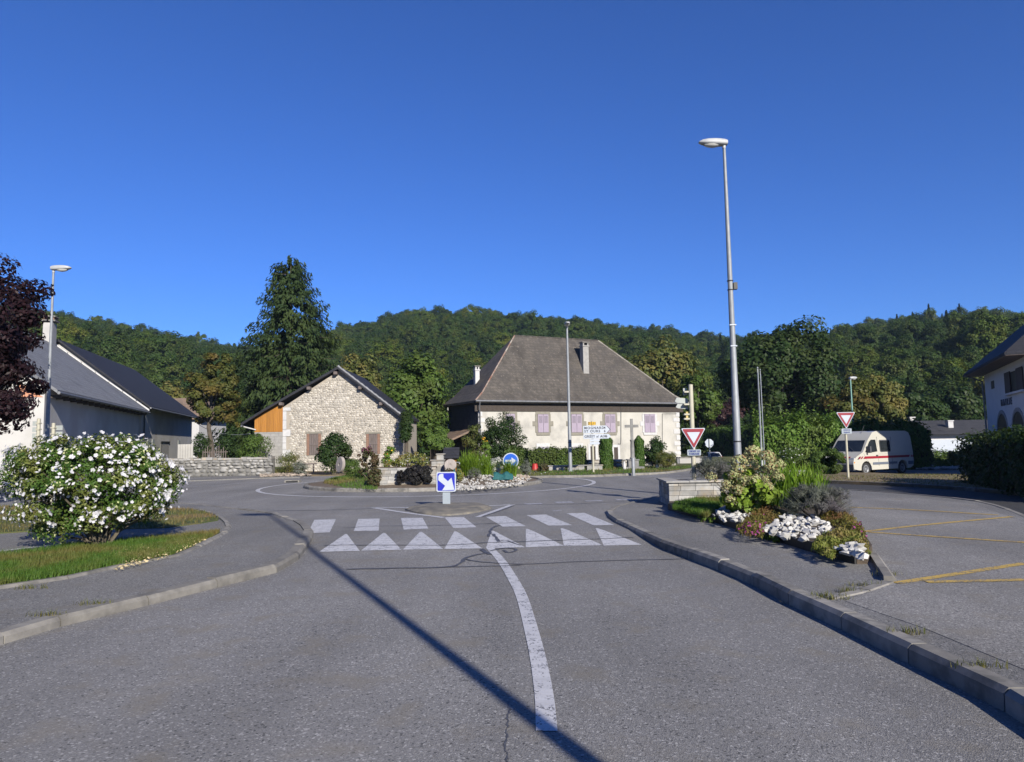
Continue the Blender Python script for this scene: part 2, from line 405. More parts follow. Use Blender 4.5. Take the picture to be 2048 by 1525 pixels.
MT['car_white'] = mat('white_car_paint', (.44, .45, .47), (.41, .42, .44), 2, .28, spec=.5, coat=.3)
MT['black_plate'] = mat('black_rubber_edging', (.012, .012, .013), (.02, .02, .02), 6, .6)
MT['teal'] = mat('teal_fleece', (.012, .085, .09), (.008, .055, .06), 14, .75, .6, 25, .02)
MT['red_pot'] = mat('red_paint', (.30, .022, .018), (.26, .018, .016), 5, .5)

# ================================================================ SETTING: ground, road, markings
def height_grid(name, xs, ys, fz, m):
    V = np.array([(x, y, fz(x, y)) for y in ys for x in xs]); nx = len(xs)
    Fc = [(j * nx + i, j * nx + i + 1, (j + 1) * nx + i + 1, (j + 1) * nx + i) for j in range(len(ys) - 1) for i in range(nx - 1)]
    return link(name, mesh_np(name, V, Fc, m, True))
xs = sorted(set(list(np.arange(-110, 111, 5.0)) + list(np.arange(6, 30, 1.0))))
ys = sorted(set(list(np.arange(-60, 111, 5.0)) + list(np.arange(20, 44, 1.0))))
tag(height_grid('ground', xs, ys, lambda x, y: -0.13 + min(0, H(x, max(y, 14))) - 1.0 * ss(46, 60, y) * ss(-12, -4, x), MT['grass']), kind='structure')
# distant ground, one ring out to the horizon
ring = [(r * math.sin(a), r * math.cos(a), -2.2 if r > 75 else -1.6) for r in (70, 130, 3500) for a in np.linspace(0, 2 * math.pi, 97)[:-1]]
Fr = [(k * 96 + i, k * 96 + (i + 1) % 96, (k + 1) * 96 + (i + 1) % 96, (k + 1) * 96 + i) for k in range(2) for i in range(96)]
tag(link('far_ground', mesh_np('far_ground', ring, Fr, MT['grass'], True)), kind='structure')
xs = sorted(set(round(float(v), 2) for v in list(np.arange(-46, 47, 2.0)) + list(np.arange(6, 26, .5))))
ys = sorted(set(round(float(v), 2) for v in list(np.arange(-14, 61, 1.0)) + list(np.arange(10, 13.6, .1)) + [10.9, 12.9]))
road = tag(height_grid('road', xs, ys, H, MT['asphalt']), kind='structure')

def catmull(pts, step):
    pts = [Vector(p) for p in pts]; out = []
    P = [pts[0] * 2 - pts[1]] + pts + [pts[-1] * 2 - pts[-2]]
    for i in range(1, len(P) - 2):
        for k in range(24):
            t = k / 24; a, b, c, d = P[i - 1], P[i], P[i + 1], P[i + 2]
            out.append(.5 * ((2 * b) + (c - a) * t + (2 * a - 5 * b + 4 * c - d) * t * t + (3 * b - a - 3 * c + d) * t ** 3))
    out.append(pts[-1])
    L = [0]
    for a, b in zip(out, out[1:]): L.append(L[-1] + (b - a).length)
    n = max(2, round(L[-1] / step)); res = []; j = 0
    for k in range(n + 1):
        s = L[-1] * k / n
        while j < len(L) - 2 and L[j + 1] < s: j += 1
        f = (s - L[j]) / max(1e-9, L[j + 1] - L[j]); res.append(out[j].lerp(out[j + 1], f))
    return res
def side_n(pts, i):
    t = (pts[min(i + 1, len(pts) - 1)] - pts[max(i - 1, 0)]); t.z = 0; t.normalize()
    return Vector((-t.y, t.x, 0))
def ribbon(name, pts, wd, m, parent, dz=.004, step=.25, on_road=True, jag=0):
    rs = random.Random(len(pts) * 7 + int(abs(pts[0][0]) * 100))
    p = catmull(pts, step); V = []; n = len(p)
    for i, q in enumerate(p):
        s = side_n(p, i); ww = wd * (1 + rs.uniform(-jag, jag)); off = s * rs.uniform(-jag, jag) * wd
        for sg in (-1, 1):
            v = q + s * sg * ww / 2 + off
            V.append((v.x, v.y, (H(v.x, v.y) if on_road else v.z) + dz))
    Fc = [(2 * i, 2 * i + 1, 2 * i + 3, 2 * i + 2) for i in range(n - 1)]
    return link(name, mesh_np(name, V, Fc, m), parent)
def road_poly(name, pts, m, parent, dz=.004, sub=6):
    # four-cornered marking laid on the road surface
    a, b, c, d = [Vector(p) for p in pts]; V = []
    for j in range(sub + 1):
        for i in range(3):
            l = a.lerp(d, j / sub); r = b.lerp(c, j / sub); q = l.lerp(r, i / 2); V.append((q.x, q.y, H(q.x, q.y) + dz))
    Fc = [(j * 3 + i, j * 3 + i + 1, (j + 1) * 3 + i + 1, (j + 1) * 3 + i) for j in range(sub) for i in range(2)]
    return link(name, mesh_np(name, V, Fc, m), parent)
z1 = lambda x, y: GR(560 + x / 2.695, 980 + y / 2.695)
for q in ([(185, 163), (302, 160), (268, 230), (150, 235)], [(422, 158), (537, 156), (532, 221), (397, 224)], [(652, 153), (768, 152), (800, 210), (667, 216)], [(887, 149), (990, 148), (1060, 203), (935, 208)], [(1110, 147), (1215, 142), (1325, 197), (1200, 200)], [(1330, 138), (1435, 134), (1575, 192), (1450, 195)], [(1545, 128), (1640, 125), (1800, 190), (1690, 193)]):
    p = [z1(*k) for k in q]
    road_poly('crossing_stripe', [p[3], p[2], p[1], p[0]], MT['white_paint'], road)
for (ax, ay), (bx, by), (dx, dy) in (((352, 240), (210, 336), (430, 331)), ((557, 233), (437, 329), (655, 325)), ((755, 228), (662, 324), (880, 320)), ((940, 225), (885, 321), (1090, 317)), ((1140, 222), (1110, 316), (1320, 311)), ((1325, 212), (1325, 311), (1530, 303)), ((1512, 208), (1530, 303), (1740, 300)), ((1700, 208), (1745, 302), (1950, 297))):
    a = z1(ax, ay); b = z1(bx, by); c = z1(dx, dy)
    road_poly('ramp_tooth', [b, c, a + Vector((.03, 0, 0)), a], MT['white_paint'], road, sub=10)
z8 = lambda x, y: GR(700 + x / 2.926, 1040 + y / 2.926)
ce = [((1092, 1240), (1210, 1240)), ((1084, 1050), (1192, 1040)), ((1055, 830), (1152, 825)), ((1020, 650), (1103, 645)), ((975, 460), (1040, 455)), ((930, 360), (986, 352)), ((862, 240), (905, 235)), ((800, 165), (838, 165))]
cl = [(z8(*a) + z8(*b)) / 2 for a, b in ce]
ribbon('centre_line', cl, .125, MT['white_paint'], road, .005, .2)
for pts, wd in (([(-20, 291), (300, 285), (550, 280), (640, 262), (680, 225), (750, 205), (815, 195)], .05), ([(680, 232), (740, 245), (1000, 262), (1400, 245), (1965, 230)], .035), ([(540, 280), (800, 274), (1000, 268)], .03), ([(-150, 152), (0, 150), (550, 150), (800, 136), (1000, 130), (1240, 122), (1660, 105)], .04), ([(815, 100), (822, 70), (835, 48), (875, 34)], .055), ([(770, 172), (800, 195), (812, 205)], .07), ([(820, 185), (900, 168), (975, 175), (930, 196), (895, 180)], .05), ([(-40, 50), (170, 38), (450, 36), (820, 24), (1010, 18)], .035), ([(870, 130), (850, 100), (840, 85)], .06), ([(880, 128), (910, 120), (960, 140), (1000, 152)], .03)):
    ribbon('tar_seam', [z8(*p) for p in pts], wd, MT['tar'], road, .0075, .12, jag=.25)
for pts, wd in (([(520, 1023), (640, 1021), (745, 1018)], .05), ([(965, 1034), (1000, 1022), (1028, 1012)], .05), ([(1030, 1010), (1120, 1010), (1200, 1006), (1290, 1001)], .04), ([(392, 1014), (430, 1013), (446, 1015)], .07)):
    ribbon('tar_seam', [GR(*p) for p in pts], wd, MT['tar'], road, .0075, .2, jag=.2)
ribbon('crack', [z8(930, 1060), z8(928, 1130), z8(922, 1200), z8(912, 1290), z8(915, 1350), z8(920, 1440)], .008, MT['tar'], road, .003, .03, jag=1.2)
z4 = lambda x, y: GR(1040 + x / 4.876, 930 + y / 4.876)
for q in ([(40, 378), (200, 373), (228, 385), (60, 390)], [(335, 362), (500, 358), (532, 371), (360, 376)], [(625, 350), (790, 346), (818, 356), (650, 360)], [(920, 336), (1080, 333), (1112, 342), (950, 346)]):
    p = [z4(*k) for k in q]; road_poly('yield_dash', [p[3], p[2], p[1], p[0]], MT['worn_paint'], road)
for q in ([(310, 450), (400, 442), (412, 447), (330, 456)],): road_poly('worn_mark', [z4(*k) for k in q][::-1], MT['worn_paint'], road)
# splitter island lines
for pts in ([(745, 1016), (815, 1026.5), (888, 1036)], [(745, 1016), (785, 1015.5), (826, 1016)], [(955, 1035), (990, 1022.5), (1026, 1009.5)], [(950, 1013.5), (990, 1012), (1026, 1009.5)]):
    ribbon('island_line', [GR(*p) for p in pts], .13, MT['white_paint'], road, .005, .3)
# roundabout ring line and outer edge lines
RC = Vector((-3.3, 28.3, 0)); RR = 6.45
ribbon('ring_line', [RC + Vector((RR * math.cos(a), RR * math.sin(a), 0)) for a in np.linspace(0, 2 * math.pi, 33)], .15, MT['white_paint'], road, .005, .5)
ribbon('edge_line', [GR(330, 977), GR(420, 972), GR(500, 966), GR(560, 963)], .12, MT['worn_paint'], road, .005, .5)
ribbon('edge_line', [GR(1280, 955.5), GR(1340, 952.5), GR(1400, 949.5), GR(1500, 945)], .15, MT['worn_paint'], road, .005, .5)

# ---------------------------------------------------------------- kerbs
def kerb(pts, wd, top, side, length, m, drop=.34, cham=.035, smoothing=True):
    k = thing('kerb', pts[0], kind='structure')
    p = catmull(pts, length) if smoothing else [Vector(q) for q in pts]
    o = Vector(pts[0]); rs = random.Random(int(abs(p[0].x) * 1000))
    for i in range(len(p) - 1):
        b = MB(); ends = []
        dzt = rs.uniform(-.009, .009)
        for q, s in ((p[i], side_n(p, i)), (p[i + 1], side_n(p, i + 1))):
            t = (p[i + 1] - p[i]).normalized() * .007
            q = q + (t if q is p[i] else -t); s = s * side
            tz = top + dzt
            prof = [(0, tz - drop), (0, tz), (wd - cham, tz), (wd, tz - cham), (wd + .01, tz - drop)]
            ends.append([b.bm.verts.new(Vector((q.x, q.y, 0)) + s * u + Vector((0, 0, v)) - o) for u, v in prof])
        a, c = ends
        for j in range(5): b.bm.faces.new((a[j], a[(j + 1) % 5], c[(j + 1) % 5], c[j]))
        b.bm.faces.new(a); b.bm.faces.new(c[::-1])
        b.build('kerb_stone', m, k)
    return p
def slab(name, pts, z0, z1, m, kind='structure', label=None):
    o = pts[0]; b = MB()
    pp = [(p[0], p[1]) for p in pts]
    area = sum(pp[i][0] * pp[(i + 1) % len(pp)][1] - pp[(i + 1) % len(pp)][0] * pp[i][1] for i in range(len(pp)))
    if area < 0: pp = pp[::-1]
    b.prism(pp, z0, z1, cap0=False)
    return tag(b.build(name, m), kind=kind)
KZ = .05
rk = [Vector((2.75, -9, KZ)), Vector((2.78, -2, KZ)), Vector((2.85, 2, KZ))] + [G(x, y, KZ) for x, y in ((2048, 1376), (1905, 1314.6), (1771, 1253), (1663, 1207.5), (1600, 1181), (1543, 1153), (1426, 1109), (1352, 1085.6), (1288, 1059), (1240, 1037.5), (1226, 1025), (1228, 1017), (1250, 1009), (1297, 999), (1332, 991), (1400, 984), (1500, 978), (1600, 974), (1668, 979))]
rkp = kerb(rk, .15, KZ + .012, 1, .95, MT['concrete'])
rb = [G(x, y, KZ) for x, y in ((1668, 979), (1750, 984), (1840, 991), (1950, 1003), (2010, 1019), (2048, 1035), (2140, 1080))]
rbp = kerb(rb, .13, KZ + .012, 1, .95, MT['concrete_light'])
right_slab = slab('pavement_right', rkp + rbp[1:] + [Vector((40, 13, 0)), Vector((40, -9, 0))], -.3, KZ, MT['pavement'])
lot_pts = [G(x, y, KZ) for x, y in ((1700, 998), (1840, 997), (1950, 1010), (2048, 1045), (2140, 1088))] + [Vector((38, 12, 0)), Vector((38, -9, 0)), Vector((3.6, -9, 0)), Vector((3.55, 2, 0))] + [G(x, y, KZ) for x, y in ((2048, 1340), (1850, 1258), (1690, 1203), (1765, 1172), (1745, 1110), (1700, 1050))]
slab('parking_lot', lot_pts, KZ - .05, KZ + .004, MT['lot'])
lk = [G(x, y, KZ) for x, y in ((0, 1258), (103, 1232), (213, 1206.6), (344, 1175.6), (458, 1148), (547, 1127), (571, 1110), (599, 1080), (608, 1066), (602, 1053), (585, 1042), (558, 1033.5), (530, 1026), (447, 1016), (396, 1010), (330, 1006), (200, 1006))]
lk = [Vector((-4.75, -9, KZ)), Vector((-4.7, 0, KZ))] + lk + [Vector((-16, 17.6, KZ)), Vector((-30, 18.5, KZ))]
lkp = kerb(lk, .17, KZ + .015, -1, .95, MT['concrete_light'])
slab('pavement_left', lkp + [Vector((-30, -9, 0))], -.3, KZ, MT['pavement'])
# splitter island
si = [GR(x, y) for x, y in ((808, 1021), (835, 1013), (880, 1010), (930, 1009.5), (965, 1011), (985, 1016), (972, 1022), (930, 1030), (880, 1032.5), (840, 1029))]
spl = catmull(si + [si[0]], .35)[:-1]
cs = sum(spl, Vector()) / len(spl)
sob = MB(); n = len(spl)
rings = [[sob.bm.verts.new((cs.x + (p.x - cs.x) * f, cs.y + (p.y - cs.y) * f, z + (.008 * math.sin(i * 1.7) if f < 1 else 0))) for i, p in enumerate(spl)] for f, z in ((1.0, -.05), (.97, .035), (.86, .075), (.5, .09))]
for a, b in zip(rings, rings[1:]):
    for i in range(n): sob.bm.faces.new((a[i], a[(i + 1) % n], b[(i + 1) % n], b[i]))
sob.bm.faces.new(rings[-1])
MT['dusty'] = mat('dusty_concrete', (.145, .135, .118), (.085, .082, .075), 5, .95, .5, 50, .01, c3=(.19, .17, .135), s3=3)
tag(sob.build('splitter_island', MT['dusty'], smooth=40), kind='structure')
# yellow parking lines
y1 = lambda x, y: G(1600 + x / 3.177, 940 + y / 3.177, KZ)
for pts in ([(610, 724), (1000, 665), (1430, 598)], [(800, 716), (1100, 711), (1430, 703)], [(370, 399), (800, 352), (1350, 300)], [(440, 399), (900, 430), (1430, 465)], [(310, 240), (700, 256), (1260, 290)]):
    ribbon('bay_line', [y1(*p) for p in pts], .11, MT['yellow_paint'], right_slab, .0095, .4, on_road=False)
# dark resurfaced lane and the far verge on the right
lane = [GR(x, y) for x, y in ((1640, 966), (1668, 966), (1760, 969.5), (1850, 974), (1950, 981), (2048, 990))] + [Vector((26, 20, 0)), Vector((26, 13, 0))] + [p + Vector((0, .2, 0)) for p in reversed(rbp)]
slab('side_lane', lane, -.05, lambda x, y: H(x, y) + .006, MT['new_asphalt'])
vk = [GR(x, y, .1) for x, y in ((1662, 962), (1760, 965.5), (1850, 970), (1950, 977), (2048, 986), (2200, 1000))]
vkp = kerb(vk, .14, .11, 1, .95, MT['concrete'])
vb = [GR(x, y) for x, y in ((2200, 965), (2000, 957), (1900, 955), (1830, 953.5), (1740, 951), (1640, 946), (1560, 945), (1560, 955))]
slab('verge_right', vkp + vb, -.6, lambda x, y: .10 + H(x, y) * .9, MT['dry'])
# far verge in front of the farmhouse
fk = [GR(x, y, .08) for x, y in ((1040, 953), (1100, 952), (1180, 951), (1260, 947.5), (1340, 943), (1440, 937), (1520, 933))]
fk = [Vector((-1.5, 37.2, .08))] + fk
fkp = kerb(fk, .15, .09, -1, 1.2, MT['concrete_light'])
slab('verge_far', fkp + [Vector((22, 60, 0)), Vector((-1.5, 60, 0))], -.5, .08, MT['grass'])
slab('garden_court', [Vector((-11.2, 37.6, 0)), Vector((-1.5, 37.2, 0)), Vector((-1.5, 60, 0)), Vector((-20, 60, 0)), Vector((-20, 46, 0)), Vector((-12.8, 40.5, 0))], -.3, .03, MT['dry'])
slab('garden_lawn', [Vector((-12.8, 39.6, 0)), Vector((-13.5, 60, 0)), Vector((-60, 75, 0)), Vector((-60, 39.8, 0))], -.3, .35, MT['grass'])
slab('pavement_far_left', [GR(300, 966), GR(420, 962), GR(520, 958), GR(600, 956.5), Vector((-11, 38.0, 0)), Vector((-12.9, 38.6, 0)), Vector((-60, 38.9, 0)), Vector((-60, 33, 0))], -.3, .05, MT['pavement'])

# left planting bed: two strips of grass and an asphalt path between
bedk = [G(x, y, KZ) for x, y in ((-260, 1210), (0, 1177), (114, 1160), (241, 1132.6), (344, 1113.6), (413, 1083), (446, 1065), (451, 1051.6), (438, 1038), (413, 1026), (379, 1019.5), (327, 1016), (200, 1014), (60, 1014))]
bkp = kerb(bedk, .10, KZ + .03, -1, .9, MT['concrete'], drop=.1, cham=.03)
near_bed = [G(x, y, KZ) for x, y in ((-260, 1210), (0, 1177), (114, 1160), (241, 1132.6), (344, 1113.6), (413, 1083), (441, 1066), (415, 1069), (330, 1078), (240, 1086), (140, 1094), (100, 1103), (0, 1113), (-260, 1130))]
far_bed = [G(x, y, KZ) for x, y in ((436, 1042), (400, 1048), (330, 1057), (200, 1060), (60, 1064), (0, 1068), (-260, 1080), (-260, 1018), (60, 1014.5), (200, 1014.5), (327, 1016.5), (379, 1020), (413, 1026.5), (438, 1038))]
near_lawn = slab('lawn_strip', near_bed, 0, KZ + .02, MT['grass'])
far_lawn = slab('lawn_strip', far_bed, 0, KZ + .02, MT['grass'])
ribbon('path_line', [G(x, y, KZ) for x, y in ((-200, 1128), (0, 1106), (70, 1098), (132, 1091))], .07, MT['white_paint'], near_lawn, .03, .4, on_road=False)
for o in near_lawn.children: o.parent = None; o.name = 'white_edge_line'; tag(o, kind='structure')

def in_poly(p, poly):
    x, y = p[0], p[1]; r = False; j = len(poly) - 1
    for i in range(len(poly)):
        a, b = poly[i], poly[j]
        if (a[1] > y) != (b[1] > y) and x < (b[0] - a[0]) * (y - a[1]) / (b[1] - a[1]) + a[0]: r = not r
        j = i
    return r
def sample_poly(poly, n, rng, mind=0):
    X = [p[0] for p in poly]; Y = [p[1] for p in poly]; out = []; tries = 0
    while len(out) < n and tries < n * 60:
        tries += 1
        p = (rng.uniform(min(X), max(X)), rng.uniform(min(Y), max(Y)))
        if in_poly(p, poly) and (mind == 0 or all((p[0] - q[0]) ** 2 + (p[1] - q[1]) ** 2 > mind * mind for q in out)): out.append(p)
    return out
def blades(name, pos, hgt, wd, lean, m, rng, parent=None, z=0.0, seg=2):
    # tapering curved grass blades
    pos = np.array([(p[0], p[1], (p[2] if len(p) > 2 else z)) for p in pos]); n = len(pos)
    a = rng.uniform(0, 6.283, n); d = np.stack([np.cos(a), np.sin(a), np.zeros(n)], 1)
    s = np.stack([-np.sin(a), np.cos(a), np.zeros(n)], 1)
    hh = (hgt * rng.uniform(.5, 1.2, n))[:, None]; ln = (lean * rng.uniform(.1, 1.2, n))[:, None] * hh; wv = (wd * rng.uniform(.7, 1.3, n))[:, None]
    up = np.array([[0, 0, 1.0]]); V = []
    for t, ww in ((0, 1), (.5, .8), (1, .06)) if seg == 2 else ((0, 1), (.3, 1), (.6, .8), (.85, .5), (1, .05)):
        c = pos + up * hh * (t if seg == 2 else (t - .25 * t * t * np.minimum(1.5, ln / hh))) + d * ln * t * t
        V += [c - s * wv * ww / 2, c + s * wv * ww / 2]
    k = len(V); V = np.stack(V, 1).reshape(-1, 3); base = np.arange(n)[:, None] * k
    Fc = np.concatenate([base + np.array([[2 * j, 2 * j + 1, 2 * j + 3, 2 * j + 2]]) for j in range(k // 2 - 1)])
    return link(name, mesh_np(name, V, Fc, m), parent)
rng = np.random.default_rng(3)
MT['blade'] = leafmat('grass_blade', (.045, .105, .016), (.085, .14, .026), (.15, .125, .045), .5, .3)
MT['blade_dry'] = leafmat('grass_blade_dry', (.12, .11, .04), (.07, .095, .025), (.16, .12, .055), .8, .25)
tag(blades('grass', [p for p in sample_poly(near_bed, 34000, rng) if p[0] > -13], .085, .008, .8, MT['blade'], rng, z=KZ + .02), 'short green grass in the strip under the white-flowered shrub', 'grass', kind='stuff')
tag(blades('grass', [p for p in sample_poly(far_bed, 12000, rng) if p[0] > -15], .07, .011, .8, MT['blade_dry'], rng, z=KZ + .02), 'dry grass in the strip beyond the asphalt path', 'grass', kind='stuff')
vf = [(p.x, p.y) for p in fkp] + [(16, 41), (-1, 40)]
tag(blades('grass', sample_poly(vf, 7000, rng), .09, .02, .7, MT['blade'], rng, z=.08), 'thin grass along the far verge by the tall lamp', 'grass', kind='stuff')
vr = [(p.x, p.y) for p in vkp] + [(p.x, p.y) for p in vb]
tag(blades('grass', [(p[0], p[1], .10 + H(*p) * .9) for p in sample_poly(vr, 9000, rng)], .05, .016, .7, MT['blade_dry'], rng), 'patchy dry grass on the verge below the van', 'grass', kind='stuff')
# fallen petals under the shrub
MT['petal'] = leafmat('fallen_petal', (.60, .50, .30), (.45, .36, .20), None, 1, .2)
pz = [G(x, y, KZ) for x, y in ((230, 1128), (345, 1108), (410, 1085), (380, 1078), (300, 1090), (215, 1112))]
pp = sample_poly(pz, 900, rng) + sample_poly([G(x, y, KZ) for x, y in ((225, 1150), (330, 1122), (420, 1082), (380, 1085), (235, 1135))], 320, rng)
tag(leaves('fallen_petals', np.array([(a, b, KZ + .045) for a, b in pp]), rng.normal(size=(len(pp), 3)) * .35 + [0, 0, 1], .045, .03, MT['petal'], None, rng), 'cream fallen petals scattered below the white-flowered shrub', 'petals', kind='stuff')

# ================================================================ HILLS and FOREST
sil = [(-1200, 600), (-600, 590), (-200, 600), (45, 612), (130, 630), (260, 650), (340, 662), (385, 676), (440, 690), (520, 688), (620, 668), (690, 650), (745, 637), (800, 617), (900, 614), (1000, 623), (1130, 635), (1250, 648), (1350, 660), (1450, 671), (1500, 668), (1640, 657), (1750, 641), (1850, 629), (1950, 621), (2048, 627), (2300, 640), (2700, 650), (3300, 660)]
def sil_y(px): return float(np.interp(px, [s[0] for s in sil], [s[1] for s in sil]))
HR = 390.0; FOOT = 105.0
def ridge_h(az):                       # terrain height of the crest in a bearing
    px = CX + F * math.tan(max(-1.25, min(1.25, az)))
    yh = 885 - .0175 * (px - CX)
    f = math.cos(min(1.1, abs(az)))
    return max(10, (yh - sil_y(px)) / 1416 * HR * f + EYE - 9.0)
def hill_z(x, y):
    r = math.hypot(x, y); az = math.atan2(x, y); h = ridge_h(az)
    t = (r - FOOT) / (HR - FOOT)
    if t <= 0: return -2.3
    k = t ** .92 if t < 1 else 1 - .5 * min(1, (t - 1) * .8)
    return -2.3 + (h + 2.3) * k + 3.5 * math.sin(x * .031 + 1.3) * math.sin(y * .027) * min(1, t * 3) * max(0, 1 - t) * 2
azs = np.linspace(-1.45, 1.45, 150); rs_ = list(np.linspace(FOOT, HR, 26)) + [HR + 40, HR + 120, HR + 260, HR + 500]
V = [(r * math.sin(a), r * math.cos(a), hill_z(r * math.sin(a), r * math.cos(a))) for r in rs_ for a in azs]; na = len(azs)
Fc = [(j * na + i, j * na + i + 1, (j + 1) * na + i + 1, (j + 1) * na + i) for j in range(len(rs_) - 1) for i in range(na - 1)]
MT['forest_floor'] = mat('forest_floor', (.022, .034, .012), (.035, .042, .018), .2, .95)
tag(link('hills', mesh_np('hills', V, Fc, MT['forest_floor'], True)), kind='structure')
MT['forest'] = leafmat('forest_leaves', (.026, .050, .013), (.046, .070, .019), (.056, .066, .020), .25, .22, .6, inst=True)
MT['forest_con'] = leafmat('forest_needles', (.010, .021, .010), (.017, .030, .013), None, .25, .1, .7, inst=True)
pc = bpy.data.collections.new('forest_tree_kinds')
rng = np.random.default_rng(11)
for k in range(6):
    if k < 5:
        P, N, cc = blob_points(rng, (0, 0, 7.2), (4.3, 4.3, 4.6) if k % 2 else (3.8, 3.8, 5.4), 5600, 60, .26, .6, -.7, .24)
        Vv, Ff = leaf_arrays(P, N, .42, .3, rng); m = MT['forest']
    else:
        t = rng.uniform(0, 1, 1500) ** .7; a = rng.uniform(0, 6.28, 1500); rr = (1 - t) * 2.6 * rng.uniform(.55, 1.05, 1500)
        rr *= 1 + .25 * np.sin(t * 60)
        rr = (1 - t) * 0 + rr
        P = np.stack([np.cos(a) * (2.7 * (t * 0 + 1) * 0 + rr), np.sin(a) * rr, 1.0 + t * 14], 1)
        N = np.stack([np.cos(a) * .5, np.sin(a) * .5, np.ones(1500)], 1) + rng.normal(size=(1500, 3)) * .3
        T = np.stack([np.cos(a), np.sin(a), np.full(1500, -.5)], 1)
        Vv, Ff = leaf_arrays(P, N, .95, .4, rng, T); m = MT['forest_con']
    o = bpy.data.objects.new('forest_tree_kind', mesh_np('forest_tree_kind', Vv, Ff, m)); pc.objects.link(o)
pts = []; rn = random.Random(5)
cell = {}
tries = 0
while tries < 60000:
    tries += 1
    az = rn.uniform(-1.0, 1.0); r = math.sqrt(rn.uniform((FOOT - 4) ** 2, (HR + 22) ** 2))
    if abs(az) > .72 and rn.random() < .5: continue
    x, y = r * math.sin(az), r * math.cos(az); key = (int(x // 5), int(y // 5)); ok = True
    for i in (-1, 0, 1):
        for j in (-1, 0, 1):
            for q in cell.get((key[0] + i, key[1] + j), ()):
                if (q[0] - x) ** 2 + (q[1] - y) ** 2 < 4.3 ** 2: ok = False
    if ok:
        cell.setdefault(key, []).append((x, y)); pts.append((x, y, hill_z(x, y) - .8))
fm = bpy.data.meshes.new('forest'); fm.from_pydata(pts, [], [])
n = len(pts)
def attr(nm, typ, vals):
    a = fm.attributes.new(nm, typ, 'POINT'); a.data.foreach_set('value' if typ != 'FLOAT_VECTOR' else 'vector', np.asarray(vals).ravel())
rng = np.random.default_rng(8)
sc = rng.uniform(.42, .92, n) * np.where(rng.uniform(0, 1, n) < .12, 1.25, 1); px_ = np.array([p[0] for p in pts]); py_ = np.array([p[1] for p in pts])
idx = rng.integers(0, 5, n)
con = (px_ > 60) & (np.hypot(px_, py_) > 230) & (rng.uniform(0, 1, n) < .05)
idx[con] = 5
attr('kind_index', 'INT', idx.astype(np.int32)); attr('turn', 'FLOAT_VECTOR', np.stack([rng.normal(0, .08, n), rng.normal(0, .08, n), rng.uniform(0, 6.28, n)], 1).astype(np.float32))
attr('grow', 'FLOAT_VECTOR', np.stack([sc * rng.uniform(.85, 1.15, n), sc * rng.uniform(.85, 1.15, n), sc * rng.uniform(.8, 1.15, n)], 1).astype(np.float32))
fo = tag(link('forest', fm), 'dense mixed green forest covering the hills behind the village', 'forest', kind='stuff')
ng = bpy.data.node_groups.new('scatter_forest', 'GeometryNodeTree')
ng.interface.new_socket('Geometry', in_out='INPUT', socket_type='NodeSocketGeometry'); ng.interface.new_socket('Geometry', in_out='OUTPUT', socket_type='NodeSocketGeometry')
gi = ng.nodes.new('NodeGroupInput'); go = ng.nodes.new('NodeGroupOutput'); ip = ng.nodes.new('GeometryNodeInstanceOnPoints'); ci = ng.nodes.new('GeometryNodeCollectionInfo')
ci.inputs[0].default_value = pc; ci.inputs[1].default_value = True; ci.inputs[2].default_value = True
def named(nm, typ):
    a = ng.nodes.new('GeometryNodeInputNamedAttribute'); a.data_type = typ; a.inputs[0].default_value = nm
    return [s for s in a.outputs if s.enabled and s.name == 'Attribute'][0]
ng.links.new(gi.outputs[0], ip.inputs['Points']); ng.links.new(ci.outputs[0], ip.inputs['Instance']); ip.inputs['Pick Instance'].default_value = True
ng.links.new(named('kind_index', 'INT'), ip.inputs['Instance Index']); ng.links.new(named('grow', 'FLOAT_VECTOR'), ip.inputs['Scale'])
er = ng.nodes.new('FunctionNodeEulerToRotation'); ng.links.new(named('turn', 'FLOAT_VECTOR'), er.inputs[0]); ng.links.new(er.outputs[0], ip.inputs['Rotation'])
ng.links.new(ip.outputs[0], go.inputs[0])
mod = fo.modifiers.new('scatter', 'NODES'); mod.node_group = ng

